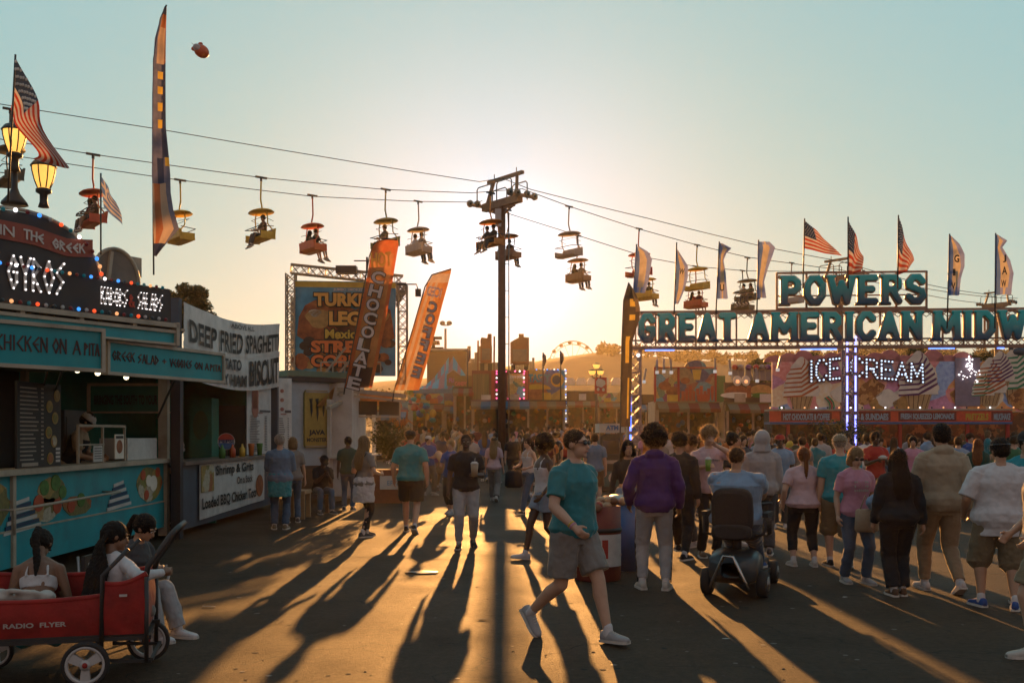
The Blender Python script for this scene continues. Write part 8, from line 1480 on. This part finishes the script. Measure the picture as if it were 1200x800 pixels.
HS(px=914, foot=618, H=1.76, yaw=-12, label='man in pale t-shirt with red lanyard and red cap left of the pink t-shirt woman', top=('tee','lightblue'), bottom=('trousers','darkgrey'), hair=('short','black'), extras=(('cap','red'),('lanyard','red')), lod=1, skin='dark')
HS(px=903, foot=592, H=1.78, yaw=5, label='man in black t-shirt standing behind the man with the red lanyard', top=('tee','black'), bottom=('trousers','black'), hair=('short','black'), lod=2, skin='tan')
HS(px=871, foot=600, H=1.74, yaw=15, female=True, label='long haired woman in dark top behind the grey hood', top=('tee','darkgrey'), bottom=('jeans','denim'), hair=('long','brown'), lod=2)
HS(px=814, foot=606, H=1.72, yaw=20, female=True, label='woman with long brown hair in black behind the tall curly man', top=('tee','black'), bottom=('jeans','denim'), hair=('long','brown'), lod=2)
HS(px=940, foot=600, H=1.70, yaw=190, label='person in grey t-shirt behind the lanyard man beside the potted bushes', top=('tee','grey'), bottom=('jeans','denim'), hair=('short','brown'), lod=2)
# children in the wagon and the seated woman
HS(loc=L3(-.38,.04,0), H=1.50, yaw=196, female=True, label='girl in white crop top with bare back sitting hunched in the wagon', skin='brown', top=('bra','white'), bottom=('shorts','turquoise'), hair=('ponytail','black'), pelvis=(0,0,.46), feet=((.12,-.50,.36,0,0),(-.12,-.50,.36,0,0)), hands=((.10,-.35,.66),(-.12,-.35,.66)), lean=26, head=(-10,32), lod=0, shoes='none', nofuzz=True)
HS(loc=L3(.10,.02,0), H=1.52, yaw=172, female=True, label='girl with very long dark braids in white long sleeved top leaning on the wagon', skin='brown', top=('longtee','white'), bottom=('leggings','grey'), hair=('braids','black'), pelvis=(0,0,.46), feet=((.12,-.4,.34,0,0),(-.12,-.4,.34,0,0)), hands=((.10,-.30,.74),(-.46,-.10,.84)), lean=12, twist=-14, head=(-35,6), lod=0, shoes='none', hemz=.9)
HS(loc=C3(-.02,0,0), H=1.54, yaw=72, female=True, label='woman in dark t-shirt and grey trousers sitting in the folding chair', skin='tan', top=('tee','darkgrey'), bottom=('trousers','lightgrey'), hair=('ponytail','black'), pelvis=(0,0,.44), feet=((.12,-.56,0,4,0),(-.10,-.48,0,-6,0)), hands=((.12,-.36,.66),(-.08,-.34,.68)), lean=22, head=(10,10), lod=0)
# ---- crowd further back: prototypes copied with their own clothes and places
flush()
PROTO = []
specs = [(False,('tee','grey'),('trousers','darkgrey'),('short','black'),0,'short'),(True,('tee','grey'),('jeans','denim'),('long','brown'),0,'long'),(False,('hoodie','grey'),('jeans','denim'),('short','brown'),180,'short'),(True,('tank','grey'),('short_shorts','denim'),('ponytail','brown'),180,'tied'),
 (False,('tee','grey'),('shorts','khaki'),('short','black'),90,'short'),(True,('shirt','grey'),('leggings','black'),('bob','light'),20,'bobbed'),(False,('tee','grey'),('shorts','navy'),('curly','brown'),170,'curly')]
for i, (fem, top, bot, hr, yw_, hn) in enumerate(specs):
    p = person(loc=(0,0,0), H=1.75, yaw=yw_, female=fem, top=top, bottom=bot, hair=hr, lod=3, feet=[None, walkA, walkB, None, walkA, stroll, None][i], label='x', skin=['tan','light','light','tan','dark','light','light'][i]); PROTO.append((p, hn))
flush()
SHC = ['white','red','navy','grey','lightblue','black','pink','teal','yellow','olive','orange','purple','maroon','tan','green','lightgrey','blue']; used = {}
near = [(400,'near the kiosk'),(470,'right of the planter'),(520,'below the striped tent'),(560,'left of the tower pole'),(620,'right of the tower pole'),(668,'in front of the TASTY stand'),(735,'left of the cash machine'),(800,'below the picture stall'),(870,'in front of the burger stall'),(930,'left of the ice cream counter'),(1000,'below the cones lettering'),(1080,'in front of the ice cream counter'),(1150,'by the right end of the counter'),(1300,'beyond the right end of the counter')]
rr = random.Random(123); slots = []
for (a, b_, n_, Y0, Y1) in ((470,600,26,29,50),(604,700,40,24,56),(744,905,40,24,44),(905,1210,34,22,36),(640,760,22,40,60),(455,560,14,40,54)):
    for k in range(n_):
        for _ in range(20):
            px = a+(b_-a)*rr.random(); Y = Y0+(Y1-Y0)*rr.random()**.8; x = (px-CX)/F*Y
            if all((x-q[0])**2+(Y-q[1])**2 > .32 for q in slots) and not (abs(px-588) < 7 and Y < 46) and not (Y > 36 and px > 905): slots.append((x, Y, px)); break
base_mats = {}
for k, (x, Y, px) in enumerate(slots):
    p, hn = PROTO[k % 7] if k < 7 else PROTO[rr.randrange(7)]; col = SHC[rr.randrange(len(SHC))]; where = next(w for a, w in near if px < a)
    for tr_ in range(40):
        lb = '%s haired person in %s %s %s' % (hn, {'lightblue':'pale blue','lightgrey':'light grey'}.get(col, col), ['top','shirt'][tr_ % 2], where)
        if lb not in used: break
        col = SHC[rr.randrange(len(SHC))]; 
        if tr_ > 16: p, hn = PROTO[rr.randrange(7)]
    used[lb] = 1; s_ = .93+.11*rr.random()
    c = copy_tree(p, (x, Y, GZ(Y)), math.radians(rr.choice([0,180,180,170,20,-30,200,90,-90])+rr.uniform(-20,20)), lb, 'crowd in the fairground'); c.scale = (s_, s_, s_)
    for ch in c.children:
        if ch.name.split('.')[0] in ('shirt','sweatshirt'): ch.material_slots[0].link = 'OBJECT'; ch.material_slots[0].material = _m['cloth_'+col]
        elif ch.name.split('.')[0] in ('trousers','shorts','leggings') and rr.random() < .6: ch.material_slots[0].link = 'OBJECT'; ch.material_slots[0].material = _m['cloth_'+rr.choice(['black','navy','denim','khaki','grey','lightdenim'])]
for p, hn in PROTO:
    for ch in list(p.children): bpy.data.objects.remove(ch)
    bpy.data.objects.remove(p)
for o in bpy.data.objects:
    for k_ in ('_hands', '_head'):
        if k_ in o: del o[k_]
